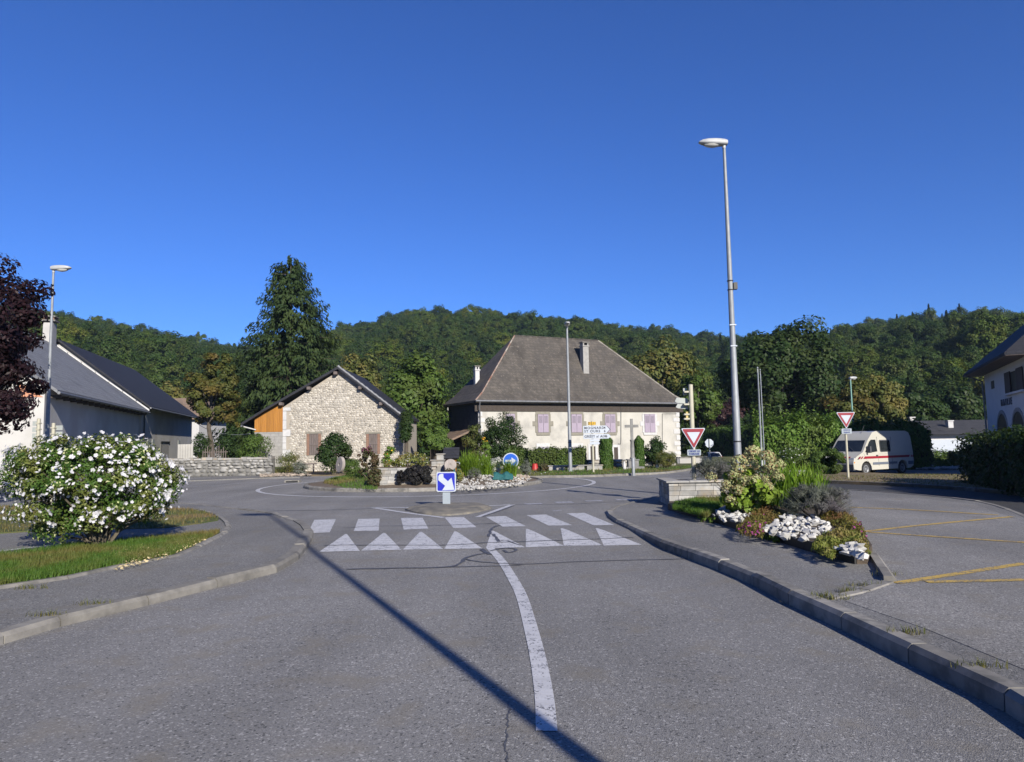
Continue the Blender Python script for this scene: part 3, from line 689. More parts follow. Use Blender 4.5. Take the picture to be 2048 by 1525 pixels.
# ================================================================ BUILDINGS
def gable_roof(w, y0, y1, ze, zr, over=.4, t=.14, xr=None, verge=.3, flare=None):
    """roof slabs (left and right) of a gable with the ridge along local y; returns two MBs"""
    xr = w / 2 if xr is None else xr; out = []
    for sgn in (0, 1):
        xe = -over if sgn == 0 else w + over
        xw = 0 if sgn == 0 else w
        sl = (zr - ze) / (xr - xw if sgn == 0 else xr - xw)
        zo = zr + sl * (xe - xr)
        b = MB(); a = [(xe, zo), (xr, zr), (xr, zr + t * 1.25), (xe, zo + t)]
        b.plate(a, y0 - verge, y1 + verge); out.append(b)
    return out
def rubble(rs, inside, x0, x1, z0, z1, size, y=0.0, proud=.05, jit=.35):
    """irregular flattened stones on the plane y, joined in one mesh"""
    V = []; Fc3 = []; z = z0
    while z < z1:
        rh = size * rs.uniform(.55, .95); x = x0 + rs.uniform(-size, 0)
        while x < x1:
            ww = size * rs.choice((.7, .9, 1.1, 1.4, 1.8)) * rs.uniform(.8, 1.1)
            cx, cz = x + ww / 2, z + rh / 2 + rs.uniform(-.15, .15) * size
            if inside(cx, cz):
                k = 7; a0 = rs.uniform(0, 6.28); st = len(V); pr = proud * rs.uniform(.4, 1.2); hs = rh * rs.uniform(.85, 1.12)
                an = [a0 + 6.283 * i / k + rs.uniform(-.25, .25) for i in range(k)]
                sq = [min(1.25, 1 / max(abs(math.cos(q)), abs(math.sin(q)), .01)) ** .7 * rs.uniform(.86, 1.05) for q in an]
                for f, d in ((1.0, .0), (.8, pr)):
                    for q, s in zip(an, sq): V.append((cx + math.cos(q) * s * ww * .46 * f, y - d, cz + math.sin(q) * s * hs * .46 * f))
                V.append((cx, y - pr * 1.12, cz))
                for i in range(k):
                    j = (i + 1) % k
                    Fc3 += [(st + i, st + j, st + k + j), (st + i, st + k + j, st + k + i), (st + k + i, st + k + j, st + 2 * k)]
            x += ww * 1.02
        z += rh * 1.0
    return V, Fc3
def chimney(parent, x, y, z0, z1, wx, wy, m, cap=True):
    c = MB().box(x - wx / 2, x + wx / 2, y - wy / 2, y + wy / 2, z0, z1).build('chimney', m, parent, bevel=.01)
    MB().box(x - wx / 2 - .05, x + wx / 2 + .05, y - wy / 2 - .05, y + wy / 2 + .05, z1, z1 + .09).build('chimney_band', m, c)
    if cap:
        for sx in (-1, 1): MB().box(x + sx * (wx / 2 - .06) - .05, x + sx * (wx / 2 - .06) + .05, y - wy / 2, y + wy / 2, z1 + .09, z1 + .3).build('cap_leg', m, c)
        MB().box(x - wx / 2 - .07, x + wx / 2 + .07, y - wy / 2 - .07, y + wy / 2 + .07, z1 + .3, z1 + .37).build('chimney_cap', MT['concrete'], c)
    return c

MT['wood_navy_shade'] = mat('blue_black_shade_boarding', (.022, .026, .038), (.032, .034, .044), 4, .8)  # blue boards kept near black so the side wall's shade is in the colour
# ---- farmhouse with hipped roof
A0 = at(957, 800, 50.0); A1 = at(1357, 806, 58.2)
u = Vector((A1.x - A0.x, A1.y - A0.y)); FL = u.length; u.normalize(); fang = math.atan2(u.y, u.x)
fh = thing('farmhouse', (A0.x, A0.y, -1.2), fang, 'large cream farmhouse with brown hipped roof and mauve shutters', 'house')
FM = (Matrix.Translation((A0.x, A0.y, -1.2)) @ Matrix.Rotation(fang, 4, 'Z')); FI = FM.inverted()
nf = Vector((u.y, -u.x, 0))
def fpt(px, py): return FI @ hit(px, py, (A0.x, A0.y, 0), nf)
EH = (fpt(957, 796).z + fpt(1357, 806).z) / 2; FD = 5.6
MB().box(0, FL, 0, FD, 0, EH).build('wall', MT['render'], fh)
ra = FI @ at(1029, 671, 58.0); RZ = 10.45 + 1.2
ov = .42; ez = EH - .12
def roofpt(px, py, yl):  # point on the vertical plane y=yl of the house
    P0 = FM @ Vector((0, yl, 0)); return FI @ hit(px, py, P0, nf)
r0 = roofpt(1029, 671, FD / 2); r1 = roofpt(1196, 682, FD / 2); RZ = (r0.z + r1.z) / 2
b = MB()
ec = [(-ov, -ov, ez), (FL + ov + .3, -ov, ez), (FL + ov + .3, FD + ov, ez), (-ov, FD + ov, ez)]
rdg = [(r0.x, FD / 2, RZ), (r1.x, FD / 2, RZ)]
# slight flare near the eave
def lerp3(p, q, t): return tuple(p[i] + (q[i] - p[i]) * t for i in range(3))
fl = []
for i, (e, r) in enumerate(((ec[0], rdg[0]), (ec[1], rdg[1]), (ec[2], rdg[1]), (ec[3], rdg[0]))):
    q = lerp3(e, r, .16); fl.append((q[0], q[1], q[2] - .22))
vv = [b.bm.verts.new(p) for p in ec + fl + rdg]
for f in ((0, 1, 5, 4), (1, 2, 6, 5), (2, 3, 7, 6), (3, 0, 4, 7), (4, 5, 9, 8), (5, 6, 9), (6, 7, 8, 9), (7, 4, 8)): b.bm.faces.new([vv[i] for i in f])
lo = [b.bm.verts.new((p[0], p[1], p[2] - .16)) for p in ec]
for i in range(4): b.bm.faces.new((vv[i], lo[i], lo[(i + 1) % 4], vv[(i + 1) % 4]))
b.bm.faces.new(lo[::-1])
roof = b.build('roof', MT['roof_main'], fh)
def ridge_tiles(a, bb, m, rr=.11, step=.42):
    a, bb = Vector(a), Vector(bb); n = max(1, int((bb - a).length / step))
    me = None
    for i in range(n):
        p, q = a.lerp(bb, i / n), a.lerp(bb, (i + .96) / n)
        MB().tube([p, q], [rr, rr * .9], 6).build('ridge_tile', m, roof)
MT['hip_red'] = mat('hip_tile', (.17, .085, .06), (.26, .24, .21), 1.2, .85)
MT['ridge_grey'] = mat('ridge_tile_grey', (.26, .24, .21), (.17, .155, .14), 2, .85)
ridge_tiles(vv and ec[0], fl[0], MT['hip_red']) if False else None
for a, c_, m in ((ec[0], fl[0], MT['hip_red']), (fl[0], rdg[0], MT['hip_red']), (ec[1], fl[1], MT['ridge_grey']), (fl[1], rdg[1], MT['ridge_grey']), (rdg[0], rdg[1], MT['roof_main'])):
    ridge_tiles(a, c_, m, .06, .5)
MB().tube([(-ov - .02, -ov - .07, ez - .04), (FL + ov + .3, -ov - .07, ez - .06)], .075, 8).build('gutter', MT['zinc'], fh, smooth=50)
MB().tube([(-.1, -ov - .07, ez - .08), (-.1, -.35, ez - .5), (.06, -.1, ez - .9), (.06, -.1, 0.4)], .045, 8).build('downpipe', MT['zinc'], fh, smooth=50)
for yy in (-.3,): MB().box(-ov + .1, FL + ov, -.06, -.012, ez - .75, ez - .2).build('eave_board', MT['wood_dark'], fh)
cb = roofpt(1171, 742, 1.2); ct = roofpt(1171, 694, 1.2)
chimney(fh, cb.x, 1.3, cb.z - .9, ct.z, .52, .45, MT['block'])
lc = FI @ at(953, 742, 53.2)
chimney(fh, lc.x, lc.y, lc.z - 3.2, lc.z, .34, .34, MT['whitewash'])
def shutters(px0, px1, py0, py1, surround, m, lm, arch=False):
    a = fpt(px0, py1); c_ = fpt(px1, py0)
    x0, x1, z0, z1_ = a.x, c_.x, a.z, c_.z
    wnd = MB().box(x0, x1, -.02, .02, z0, z1_).build('window', MT['wood_dark'], fh)
    md = (x0 + x1) / 2
    for s0, s1 in ((x0 + .01, md - .012), (md + .012, x1 - .01)):
        sh = MB().box(s0, s1, -.075, -.025, z0 + .01, z1_ - .01).build('shutter', m, wnd, bevel=.006)
        zz = z0 + (z1_ - z0) * .53
        nl = 7
    for s0, s1 in ((x0 + .01, md - .012), (md + .012, x1 - .01)):
        zz = z0 + (z1_ - z0) * .53; ht = (z1_ - .1 - zz)
        lp = MB()
        for k in range(8):
            q = zz + ht * k / 8; lp.box(s0 + .07, s1 - .07, -.09 + .0, -.0765, q, q + ht / 8 * .55)
        lp.build('louver_panel', lm, wnd)
        for q in (z0 + .2, z1_ - .25): MB().box(s0, s1, -.083, -.0765, q, q + .035).build('strap_hinge', MT['dark_metal'], wnd) if False else None
    wS = .2
    for s in surround: # (dx0, dx1, z-fraction 0..1)
        MB().box(x0 + s[0] if s[0] <= 0 else x1 + s[0], x0 + s[1] if s[1] <= 0 else x1 + s[1], -.045, -.004, z0 + (z1_ - z0) * s[2] - s[4], z0 + (z1_ - z0) * s[3] + s[5]).build('surround_stone', s[6], wnd, bevel=.012)
ST, WW = MT['surround'], MT['whitewash']
def frame(m, big=.42, sm=.2, lint=.35, sill=.18):
    return [(-sm, -.004, .62, 1, 0, -.003, m), (-big, -.004, .36, .62, -.003, -.003, m), (-sm, -.004, 0, .36, 0, -.003, m), (.004, sm, .62, 1, 0, -.003, m), (.004, big, .36, .62, -.003, -.003, m), (.004, sm, 0, .36, 0, -.003, m)]
def lintel_sill(px0, px1, py0, py1, m, li=.32, si_=.16, ex=.2, ends=None):
    a = fpt(px0, py1); c_ = fpt(px1, py0)
    MB().box(a.x - ex, c_.x + ex, -.048, -.004, c_.z + .004, c_.z + li).build('lintel', m, fh, bevel=.012)
    if si_: MB().box(a.x - ex * .7, c_.x + ex * .7, -.075, -.004, a.z - si_, a.z - .004).build('sill', m, fh, bevel=.012)
for px0, px1, m in ((1075.5, 1096, ST), (1142.5, 1162.5, ST), (1210, 1229.5, ST), (1289, 1309, WW)):
    shutters(px0, px1, 829, 865.5, frame(m), MT['shutter'], MT['louver'])
    lintel_sill(px0, px1, 829, 865.5, m, li=.33 if m is ST else .04, si_=.2, ex=.16)
shutters(1011, 1029, 828, 865, frame(ST), MT['shutter'], MT['louver']); lintel_sill(1011, 1029, 828, 865, ST)
for px0, px1 in ((1076, 1096), (1143.5, 1162.5)):
    shutters(px0, px1, 894, 922, frame(WW, .22, .14), MT['shutter_grey'], MT['louver']); lintel_sill(px0, px1, 894, 922, WW, li=.26, si_=0, ex=.14)
for px0, px1, yy in ((1181, 1190, 893), (1228, 1235, 895)):
    a = fpt(px0, 930); c_ = fpt(px1, yy)
    d = MB().box(a.x, c_.x, -.03, .02, .2, c_.z).build('door', MT['wood_dark'], fh)
    MB().box(c_.x + .004, c_.x + .2, -.05, -.004, .2, c_.z + .2).build('door_jamb', WW, d, bevel=.012)
    MB().box(a.x - .2, a.x - .004, -.05, -.004, .2, c_.z + .2).build('door_jamb', WW, d, bevel=.012)
    MB().box(a.x - .004 + .008, c_.x - .004, -.05, -.004, c_.z + .004, c_.z + .2).build('lintel', WW, d, bevel=.012)
rs = random.Random(4)
z = .3; k = 0
while z < EH - .8:          # corner quoins
    h = rs.uniform(.3, .42); ln = .62 if k % 2 else .36
    MB().box(FL - ln, FL + .025, -.03, .05, z, z + h - .03).build('quoin', WW, fh, bevel=.015)
    MB().box(-.03, ln * .75, -.028, .05, z, z + h - .03).build('quoin', WW, fh, bevel=.015)
    z += h * 1.25; k += 1
for px in (980, 991.5, 1034, 1045, 1055):
    q = fpt(px, 804); MB().box(q.x - .09, q.x + .09, -.03, .0, q.z - .12, q.z + .12).build('vent_hole', MT['dark_metal'], fh)
q0 = fpt(1241, 806); q1 = fpt(1241, 880)
MB().tube([(q0.x, -.08, q0.z), (q1.x, -.08, q1.z), (q1.x - .05, -.08, q1.z - .35), (q1.x - .3, -.08, q1.z - .3)], .018, 6).build('cable', MT['dark_metal'], fh)
q0 = fpt(1353, 828); q1 = fpt(1324, 828); q2 = fpt(1324, 905)
MB().tube([(q0.x, -.05, q0.z), (q1.x, -.05, q1.z), (q2.x, -.05, q2.z)], .015, 6).build('cable', MT['dark_metal'], fh)
# dark boarding on the left wall, its shade painted into the navy colour
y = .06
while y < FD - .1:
    MB().box(-.05, -.004, y, min(y + .38, FD) - .02, .1, EH - .12).build('side_shade_board', MT['wood_navy_shade'], fh); y += .38
# timber lean-to on the shaded left side of the farmhouse
b = MB(); b.quad((-1.7, 1.0, 3.1), (.0, 1.0, 3.8), (.0, 5.2, 3.8), (-1.7, 5.2, 3.1)).quad((-1.7, 1.0, 2.96), (-1.7, 5.2, 2.96), (0, 5.2, 3.66), (0, 1.0, 3.66)).quad((-1.7, 1, 2.96), (0, 1, 3.66), (0, 1, 3.8), (-1.7, 1, 3.1)).quad((-1.7, 1, 2.96), (-1.7, 1, 3.1), (-1.7, 5.2, 3.1), (-1.7, 5.2, 2.96))
b.build('porch_roof', MT['roof_brown'], fh)
for yy in (1.2, 3.0, 4.8): MB().box(-1.65, -1.5, yy, yy + .15, 0, 2.9).build('porch_post', MT['wood_dark'], fh)
MB().box(-1.7, -.06, 5.2, 5.3, 0, 3.7).build('porch_back', MT['wood_dark'], fh)

# ---- neighbouring house chimney beyond the porch
pch = at(901, 880, 62)
nb = thing('chimney_stack', (pch.x, 62, -1.5), 0, 'slim pale block chimney standing left of the farmhouse porch', 'chimney')
zt = at(901, 815, 62).z + 1.5
MB().box(-.22, .22, -.22, .22, 0, zt).build('stack', MT['block'], nb)
for sx in (-1, 1): MB().box(sx * .17 - .05, sx * .17 + .05, -.2, .2, zt, zt + .3).build('cap_leg', MT['brick_orange'], nb)
MB().box(-.28, .28, -.28, .28, zt + .3, zt + .38).build('cap', MT['concrete'], nb)

# ---- stone barn
BY = 44.0
sc_ = BY / F
def bpt(px, py): p = at(px, py, BY); return p
bl = bpt(565, 940); br = bpt(803, 940); bx0 = bpt(508, 940)
ap = bpt(678.5, 741); el = bpt(487, 852); er = bpt(806, 842)
bn = thing('stone_barn', (bl.x, BY, 0), 0, 'stone barn with dark roof edges and orange pine gable boards', 'barn')
W_ = br.x - bl.x; apx = ap.x - bl.x; apz = ap.z
ezr = bpt(803, 836).z; ezl = bpt(565, 815).z; DEP = 7
# gable wall polygon
gw = [(0, 0), (W_, 0), (W_, ezr), (apx, apz), (0, ezl)]
MB().plate(gw, 0, DEP).build('wall', MT['mortar'], bn)
doors = [(bpt(619, 870).x - bl.x, bpt(637, 870).x - bl.x, bpt(628, 911).z, bpt(628, 868).z), (bpt(738, 870).x - bl.x, bpt(755, 870).x - bl.x, bpt(746, 908).z, bpt(746, 868).z)]
def topz(x): return ezl + (apz - ezl) * x / apx if x < apx else apz + (ezr - apz) * (x - apx) / (W_ - apx)
def ins(x, z): return .05 < x < W_ - .05 and .02 < z < topz(x) - .12 and not any(a - .22 < x < b_ + .22 and c_ - .05 < z < d_ + .12 for a, b_, c_, d_ in doors) and not (x < .42 and z > .9)
V, Fc = rubble(random.Random(2), ins, 0, W_, 0, apz, .15, -.0, .028)
tag(link('rubble_stones', mesh_np('rubble_stones', V, Fc, MT['rubble']), bn), kind='stuff')
for a, b_, c_, d_ in doors:
    dr = MB().box(a, b_, -.012, .03, c_, d_).build('door', MT['dark_metal'], bn)
    n = 4
    for i in range(n):
        x0 = a + (b_ - a) * i / n
        MB().box(x0 + .008, x0 + (b_ - a) / n - .008, -.04, -.015, c_ + .02, d_ - .02).build('plank', MT['wood_old'], dr)
    MB().box(a, b_, -.065, -.042, c_ + (d_ - c_) * .47, c_ + (d_ - c_) * .53).build('rail', MT['wood_old'], dr)
    for s0, s1 in ((a - .16, a - .003), (b_ + .003, b_ + .16)):
        z = c_
        while z < d_ - .02:
            MB().box(s0, s1, -.05, .0, z, min(z + .1, d_)).build('brick', MT['brick_red'], dr, bevel=.006); z += .112
    MB().box(a - .22, b_ + .22, -.06, 0, d_ + .004, d_ + .12).build('lintel', MT['surround'], dr, bevel=.01)
z = .95; k = 0
while z < ezl - .1:                   # limewashed corner blocks
    h = min(rs.uniform(.38, .6), ezl - z); ln = .48 if k % 3 == 0 else .22
    MB().box(.0, ln, -.05, .02, z, z + h - .02).build('quoin', WW, bn, bevel=.01); z += h; k += 1
xl = bx0.x - bl.x
zlow = bpt(520, 865).z
# lean-to wall of blocks under pine boarding
nb_ = 0
MB().box(xl, -.01, .0, DEP, 0, zlow).build('lean_to_wall', MT['block'], bn)
z = 0
while z < zlow - .05:
    x = xl + (.25 if nb_ % 2 else 0) - .25
    while x < -.02:
        MB().box(max(x, xl) + .006, min(x + .5, -.012) - .006, -.018, .0, z + .006, min(z + .2, zlow) - .006).build('concrete_block', MT['block'], bn); x += .5
    z += .2; nb_ += 1
def rl(x): # underside of left roof
    xk = bpt(545, 0).x - bl.x
    zk = bpt(545, 822).z
    return zk + (apz - zk) * (x - xk) / (apx - xk) if x > xk else zk + (el.z - zk) * (x - xk) / (el.x - bl.x - xk)
x = xl
while x < -.03:
    x2 = min(x + .12, -.012)
    MB().plate([(x + .003, zlow + .004), (x2 - .003, zlow + .004), (x2 - .003, rl(x2) - .02), (x + .003, rl(x) - .02)], -.02, .03).build('pine_board', MT['wood_orange'], bn); x = x2
# roof: left slope with a kick, right slope
xk = bpt(545, 0).x - bl.x; xe = el.x - bl.x; xre = er.x - bl.x + .05
def slope(name, pts, t, m, y0, y1):
    b = MB(); up = [(p[0], p[1] + t) for p in pts]
    b.plate(pts + up[::-1], y0, y1); return b.build(name, m, bn)
rr_ = apz + .04
slope('roof', [(xe, el.z), (xk, rl(xk)), (apx, rr_)], .16, MT['roof_dark'], -.42, DEP + .3)
zre = rr_ + (ezr - apz) * (xre - apx) / (W_ - apx)
slope('roof', [(apx, rr_), (xre, zre)], .16, MT['roof_dark'], -.42, DEP + .3)
n = 14
for i in range(n):   # verge tiles on the right rake
    a = (apx + (xre - apx) * i / n, rr_ + (zre - rr_) * i / n); c_ = (apx + (xre - apx) * (i + 1.03) / n, rr_ + (zre - rr_) * (i + 1.03) / n)
    MB().tube([(a[0], -.36, a[1] + .19), (c_[0], -.36, c_[1] + .165)], [.09, .075], 8).build('verge_tile', MT['zinc'], bn, smooth=50)
for fx in (.03, .34, .66): 
    for sd in (0, 1):
        if fx < .1 and sd: continue
        x = apx + (-(apx - xe) * fx * .9 if sd == 0 else (xre - apx) * fx); zz = rl(x) if sd == 0 else rr_ + (zre - rr_) * fx
        MB().box(x - .1, x + .1, -.4, 0, zz - .2, zz - .02).build('purlin_end', MT['wood_old'], bn)
MB().tube([(xe + .02, -.4, el.z - .02), (xe + .02, DEP, el.z - .02)], .06, 8).build('gutter', MT['zinc'], bn)
MB().tube([(xe + .05, -.1, el.z - .06), (xl + .1, -.06, zlow + .15)], .04, 8).build('downpipe', MT['whitewash'], bn)

# ---- long farm buildings on the left (two gables in line)
def side_house(name, e0, e1, wid, rise, base, wallm, roofm, label, over=.6, verge=.35, t=.16):
    """eave line e0->e1 (world, near to far) facing the road; the ridge lies to the left of it"""
    e0, e1 = Vector(e0), Vector(e1); d = Vector((e1.x - e0.x, e1.y - e0.y)); L = d.length; d.normalize()
    ang = math.atan2(d.y, d.x) - math.pi / 2           # local y runs along the eave, local -x towards the ridge
    th = thing(name, (e0.x, e0.y, base), ang, label, 'house')
    ez_ = (e0.z + e1.z) / 2 - base
    xw = -over; xr = -wid
    sl = rise / wid
    wt = ez_ + sl * over - .05
    MB().plate([(xw, 0), (xw, wt), (xr, ez_ + rise - .03), (2 * xr - xw, wt), (2 * xr - xw, 0)], 0, L).build('wall', wallm, th)
    rf = []
    for a, c_ in (((0, ez_), (xr, ez_ + rise)), ((2 * xr, ez_), (xr, ez_ + rise))):
        rf.append(MB().plate([a, c_, (c_[0], c_[1] + t), (a[0], a[1] + t)], -verge, L + verge).build('roof', roofm, th))
    MB().tube([(.05, -verge, ez_ + .02), (.05, L + verge, ez_ + .02)], .07, 8).build('gutter', MT['zinc'], th)
    return th, L, ez_, xw, xr, rf
k = 1.45
e0 = at(120, 786, 22 * k); e1 = at(297, 828, 35 * k)
e0.z = e1.z = (e0.z + e1.z) / 2
ha, L, ez_, xw, xr, rf = side_house('farm_building', e0, e1, 6.2, 4.75, -.3, MT['render_pale_grey'], MT['roof_grey'], 'long pale farm building with grey slate roof behind flowering shrub')
MB().box(xr - .3, xr + .3, L - 1.0, L - .2, ez_ + 4.2, ez_ + 6.2).build('chimney', MT['render_white'], ha)
MB().box(xr - .45, xr + .45, L - 1.1, L - .1, ez_ + 6.3, ez_ + 6.4).build('chimney_cap', MT['concrete'], ha)
for sx in (-.3, .3): MB().box(xr + sx - .05, xr + sx + .05, L - 1.0, L - .2, ez_ + 6.4, ez_ + 6.6).build('cap_leg', MT['brick_red'], ha)
MB().box(xr - .45, xr + .45, L - 1.1, L - .1, ez_ + 6.6, ez_ + 6.68).build('chimney_cap', MT['concrete'], ha)
# white verge battens at the far rake
nseg = 7
for i in range(nseg):
    a = i / nseg; c_ = (i + .93) / nseg
    MB().plate([(xr * a, ez_ + 4.75 * a + .165), (xr * c_, ez_ + 4.75 * c_ + .165), (xr * c_, ez_ + 4.75 * c_ + .28), (xr * a, ez_ + 4.75 * a + .28)], L + .2, L + .36).build('verge_batten', MT['whitewash'], ha)
for yy in np.arange(.4, L, 1.1): MB().box(xw, -.08, yy, yy + .12, ez_ - .16, ez_ - .02).build('rafter_end', MT['wood_dark'], ha)
MB().box(xw - .0, xw + .025, L * .55, L * .55 + 1.0, .3, 2.3).build('door', MT['wood_old'], ha)
MB().box(-.05, xw, 0, 0.02, .2, .3).build('brick_course', MT['brick_orange'], ha) if False else None
MB().plate([(xw - .05, ez_ - .15), (xw - 1.0, ez_ + .5), (xw - 1.0, ez_ - .15)], -.02, -.004).build('brick_gable', MT['brick_orange'], ha)
e0 = at(302, 816, 35 * k + .6); e1 = at(397, 839, 49 * k); e0.z = e1.z = (e0.z + e1.z) / 2
hb, L2, ez2, xw2, xr2, rf = side_house('farm_building', e0, e1, 6.0, 4.75, -.3, MT['render_pale_grey'], MT['roof_dark'], 'further farm building with black slate roof and barred doorway')
d = MB().box(xw2, xw2 + .03, 6.5, 9.5, .1, 2.4).build('door', MT['block'], hb)
MB().box(xw2 + .03, xw2 + .08, 6.3, 9.7, 2.35, 2.47).build('door_rail', MT['dark_metal'], d)
MB().box(xw2 + .03, xw2 + .06, 6.4, 6.5, .1, 2.4).build('door_stile', MT['dark_metal'], d)
for yy in (2.0, 3.4, 13.5): MB().box(xw2, xw2 + .03, yy, yy + .9, 1.0, 2.6).build('window', MT['sign_grey'], hb)
MB().tube([(-.05, .3, ez2 - .05), (xw2 + .1, .4, ez2 - .5), (xw2 + .1, .4, .1)], .05, 8).build('downpipe', MT['dark_metal'], hb)
# white house far behind
p0 = at(352, 905, 84); p1 = at(397, 905, 84)
wh = thing('white_house', (p0.x, 84, -.5), 0, 'white rendered house behind the black slate farm building', 'house')
zt = at(370, 838, 84).z + .5; wd_ = (p1.x - p0.x)
MB().box(-6, wd_, 0, 8, 0, zt).build('wall', MT['whitewash'], wh)
zr_ = at(365, 792, 84).z + .5
MB().prism([(-6.6, -.6), (wd_ + .5, -.6), (wd_ + .5, 4), (-6.6, 4)], zt, zt + .12).build('soffit', MT['wood_dark'], wh) if False else None
b = MB(); b.quad((-6.6, -.6, zt - .1), (wd_ + .6, -.6, zt - .1), (wd_ - .8, 4, zr_), (-6.6, 4, zr_)); b.quad((wd_ + .6, -.6, zt - .1), (wd_ + .6, 8.6, zt - .1), (wd_ - .8, 4, zr_)); b.quad((-6.6, 8.6, zt - .1), (-6.6, 4, zr_), (wd_ - .8, 4, zr_), (wd_ + .6, 8.6, zt - .1)); b.quad((-6.6, -.6, zt - .1), (-6.6, 8.6, zt - .1), (wd_ + .6, 8.6, zt - .1), (wd_ + .6, -.6, zt - .1))
b.build('roof', MT['roof_brown'], wh)
for zz in (.28, .62): MB().box(wd_ * .18, wd_ * .38, -.03, .0, zt * zz, zt * zz + .9).build('window', MT['glass'], wh)

# ---- town hall at the right edge
A = Vector((28.1, 42.0)); dv = Vector((-.43, -.903)).normalized(); LM = 11.8
Bn = A + dv * LM
mang = math.atan2(-dv.y, -dv.x)            # local x from near end to far end of the facade, facade at y=0 facing +y
th = thing('town_hall', (Bn.x, Bn.y, -.5), mang, 'off-white town hall with dark roof and arched ground floor openings', 'town hall')
TM = Matrix.Translation((Bn.x, Bn.y, -.5)) @ Matrix.Rotation(mang, 4, 'Z'); TI = TM.inverted()
tn = Vector((-dv.y, dv.x, 0)); tn = tn if tn.x < 0 else -tn
def tp(px, py): return TI @ hit(px, py, (A.x, A.y, 0), tn)
te = tp(1968, 746).z; dp = -10.5
MB().box(0, LM, dp, 0, 0, te + .2).build('wall', MT['mairie_wall'], th)
tr = te + 5.6; o_ = .95
b = MB()
q = [(-.35, o_, te), (LM + o_, o_, te), (LM + o_, dp - o_, te), (-.35, dp - o_, te), (4.0, dp / 2, tr), (LM - 4.2, dp / 2, tr)]
vv = [b.bm.verts.new(p) for p in q]
for f in ((0, 1, 5, 4), (1, 2, 5), (2, 3, 4, 5), (3, 0, 4)): b.bm.faces.new([vv[i] for i in f])
lo = [b.bm.verts.new((p[0], p[1], p[2] - .12)) for p in q[:4]]
for i in range(4): b.bm.faces.new((vv[i], lo[i], lo[(i + 1) % 4], vv[(i + 1) % 4]))
b.bm.faces.new(lo)
b.build('roof', MT['roof_dark'], th)
MB().box(-.33, LM + o_ - .02, .01, o_ - .03, te - .15, te - .122).build('soffit', MT['wood_old'], th)
w0 = tp(2014, 787); w1 = tp(2046, 735)
x0, x1 = min(w0.x, w1.x), max(w0.x, w1.x)
wn_ = MB().box(x0, x1, -.05, .012, w0.z, w1.z).build('window', MT['dark_metal'], th)
for s0, s1 in ((x0 - .05, x0 + (x1 - x0) * .32), (x1 - (x1 - x0) * .32, x1 + .05)): MB().box(s0, s1, .03, .07, w0.z - .03, w1.z + .05).build('shutter', MT['brown_shutter'], wn_)
MB().box(x0 - .1, x1 + .1, .004, .14, w0.z - .14, w0.z - .04).build('sill', MT['mairie_wall'], wn_)
w0 = tp(1983, 779); w1 = tp(1988, 761); MB().box(min(w0.x, w1.x), max(w0.x, w1.x), -.03, .008, w0.z, w1.z).build('window', MT['dark_metal'], th)
for px0, px1 in ((1997, 2017), (2027, 2052)):
    a = tp(px0, 870); c_ = tp(px1, 870); xa, xb = min(a.x, c_.x), max(a.x, c_.x); zs = tp((px0 + px1) / 2, 864).z; rr = (xb - xa) / 2; xm = (xa + xb) / 2
    arc = [(xm + rr * math.cos(t), zs + rr * .7 * math.sin(t)) for t in np.linspace(0, math.pi, 12)]
    op = MB().plate([(xb, .3)] + arc + [(xa, .3)], .0, .01).build('arched_opening', MT['dark_metal'], th)
    big = [(xm + (rr + .2) * math.cos(t), zs + (rr * .7 + .2) * math.sin(t)) for t in np.linspace(0, math.pi, 12)]
    bm_ = MB()
    for i in range(11):
        bm_.quad((arc[i][0], .03, arc[i][1]), (big[i][0], .03, big[i][1]), (big[i + 1][0], .03, big[i + 1][1]), (arc[i + 1][0], .03, arc[i + 1][1]))
        bm_.quad((big[i][0], .03, big[i][1]), (big[i][0], .0, big[i][1]), (big[i + 1][0], .0, big[i + 1][1]), (big[i + 1][0], .03, big[i + 1][1]))
    bm_.build('arch_surround', MT['block'], op)
MB().tube([(LM + .05, o_ + .02, te - .1), (LM + .06, .1, te - .5), (LM + .06, .06, 0)], .05, 8).build('downpipe', MT['zinc'], th)
def text_mesh(body, size, m, extrude=.004, align='CENTER', shear=0, bold=0.0, spacing=1.0):
    c = bpy.data.curves.new('lettering', 'FONT'); c.body = body; c.size = size; c.extrude = extrude; c.align_x = align; c.align_y = 'CENTER'; c.offset = bold; c.space_character = spacing
    c.resolution_u = 3
    o = bpy.data.objects.new('lettering_source', c); COL.objects.link(o)
    bpy.context.view_layer.update()
    me = bpy.data.meshes.new_from_object(o.evaluated_get(bpy.context.evaluated_depsgraph_get()))
    bpy.data.objects.remove(o); bpy.data.curves.remove(c)
    me.materials.clear(); me.materials.append(m)
    return me
MT['mairie_letter'] = mat('grey_letters', (.09, .095, .11), (.07, .075, .09), 5, .7)
a = tp(2013.5, 805)
link('lettering', text_mesh('MAIRIE', .5, MT['mairie_letter'], .02, bold=.0, spacing=2.0), th, (a.x, .026, a.z), (math.pi / 2, 0, math.pi))

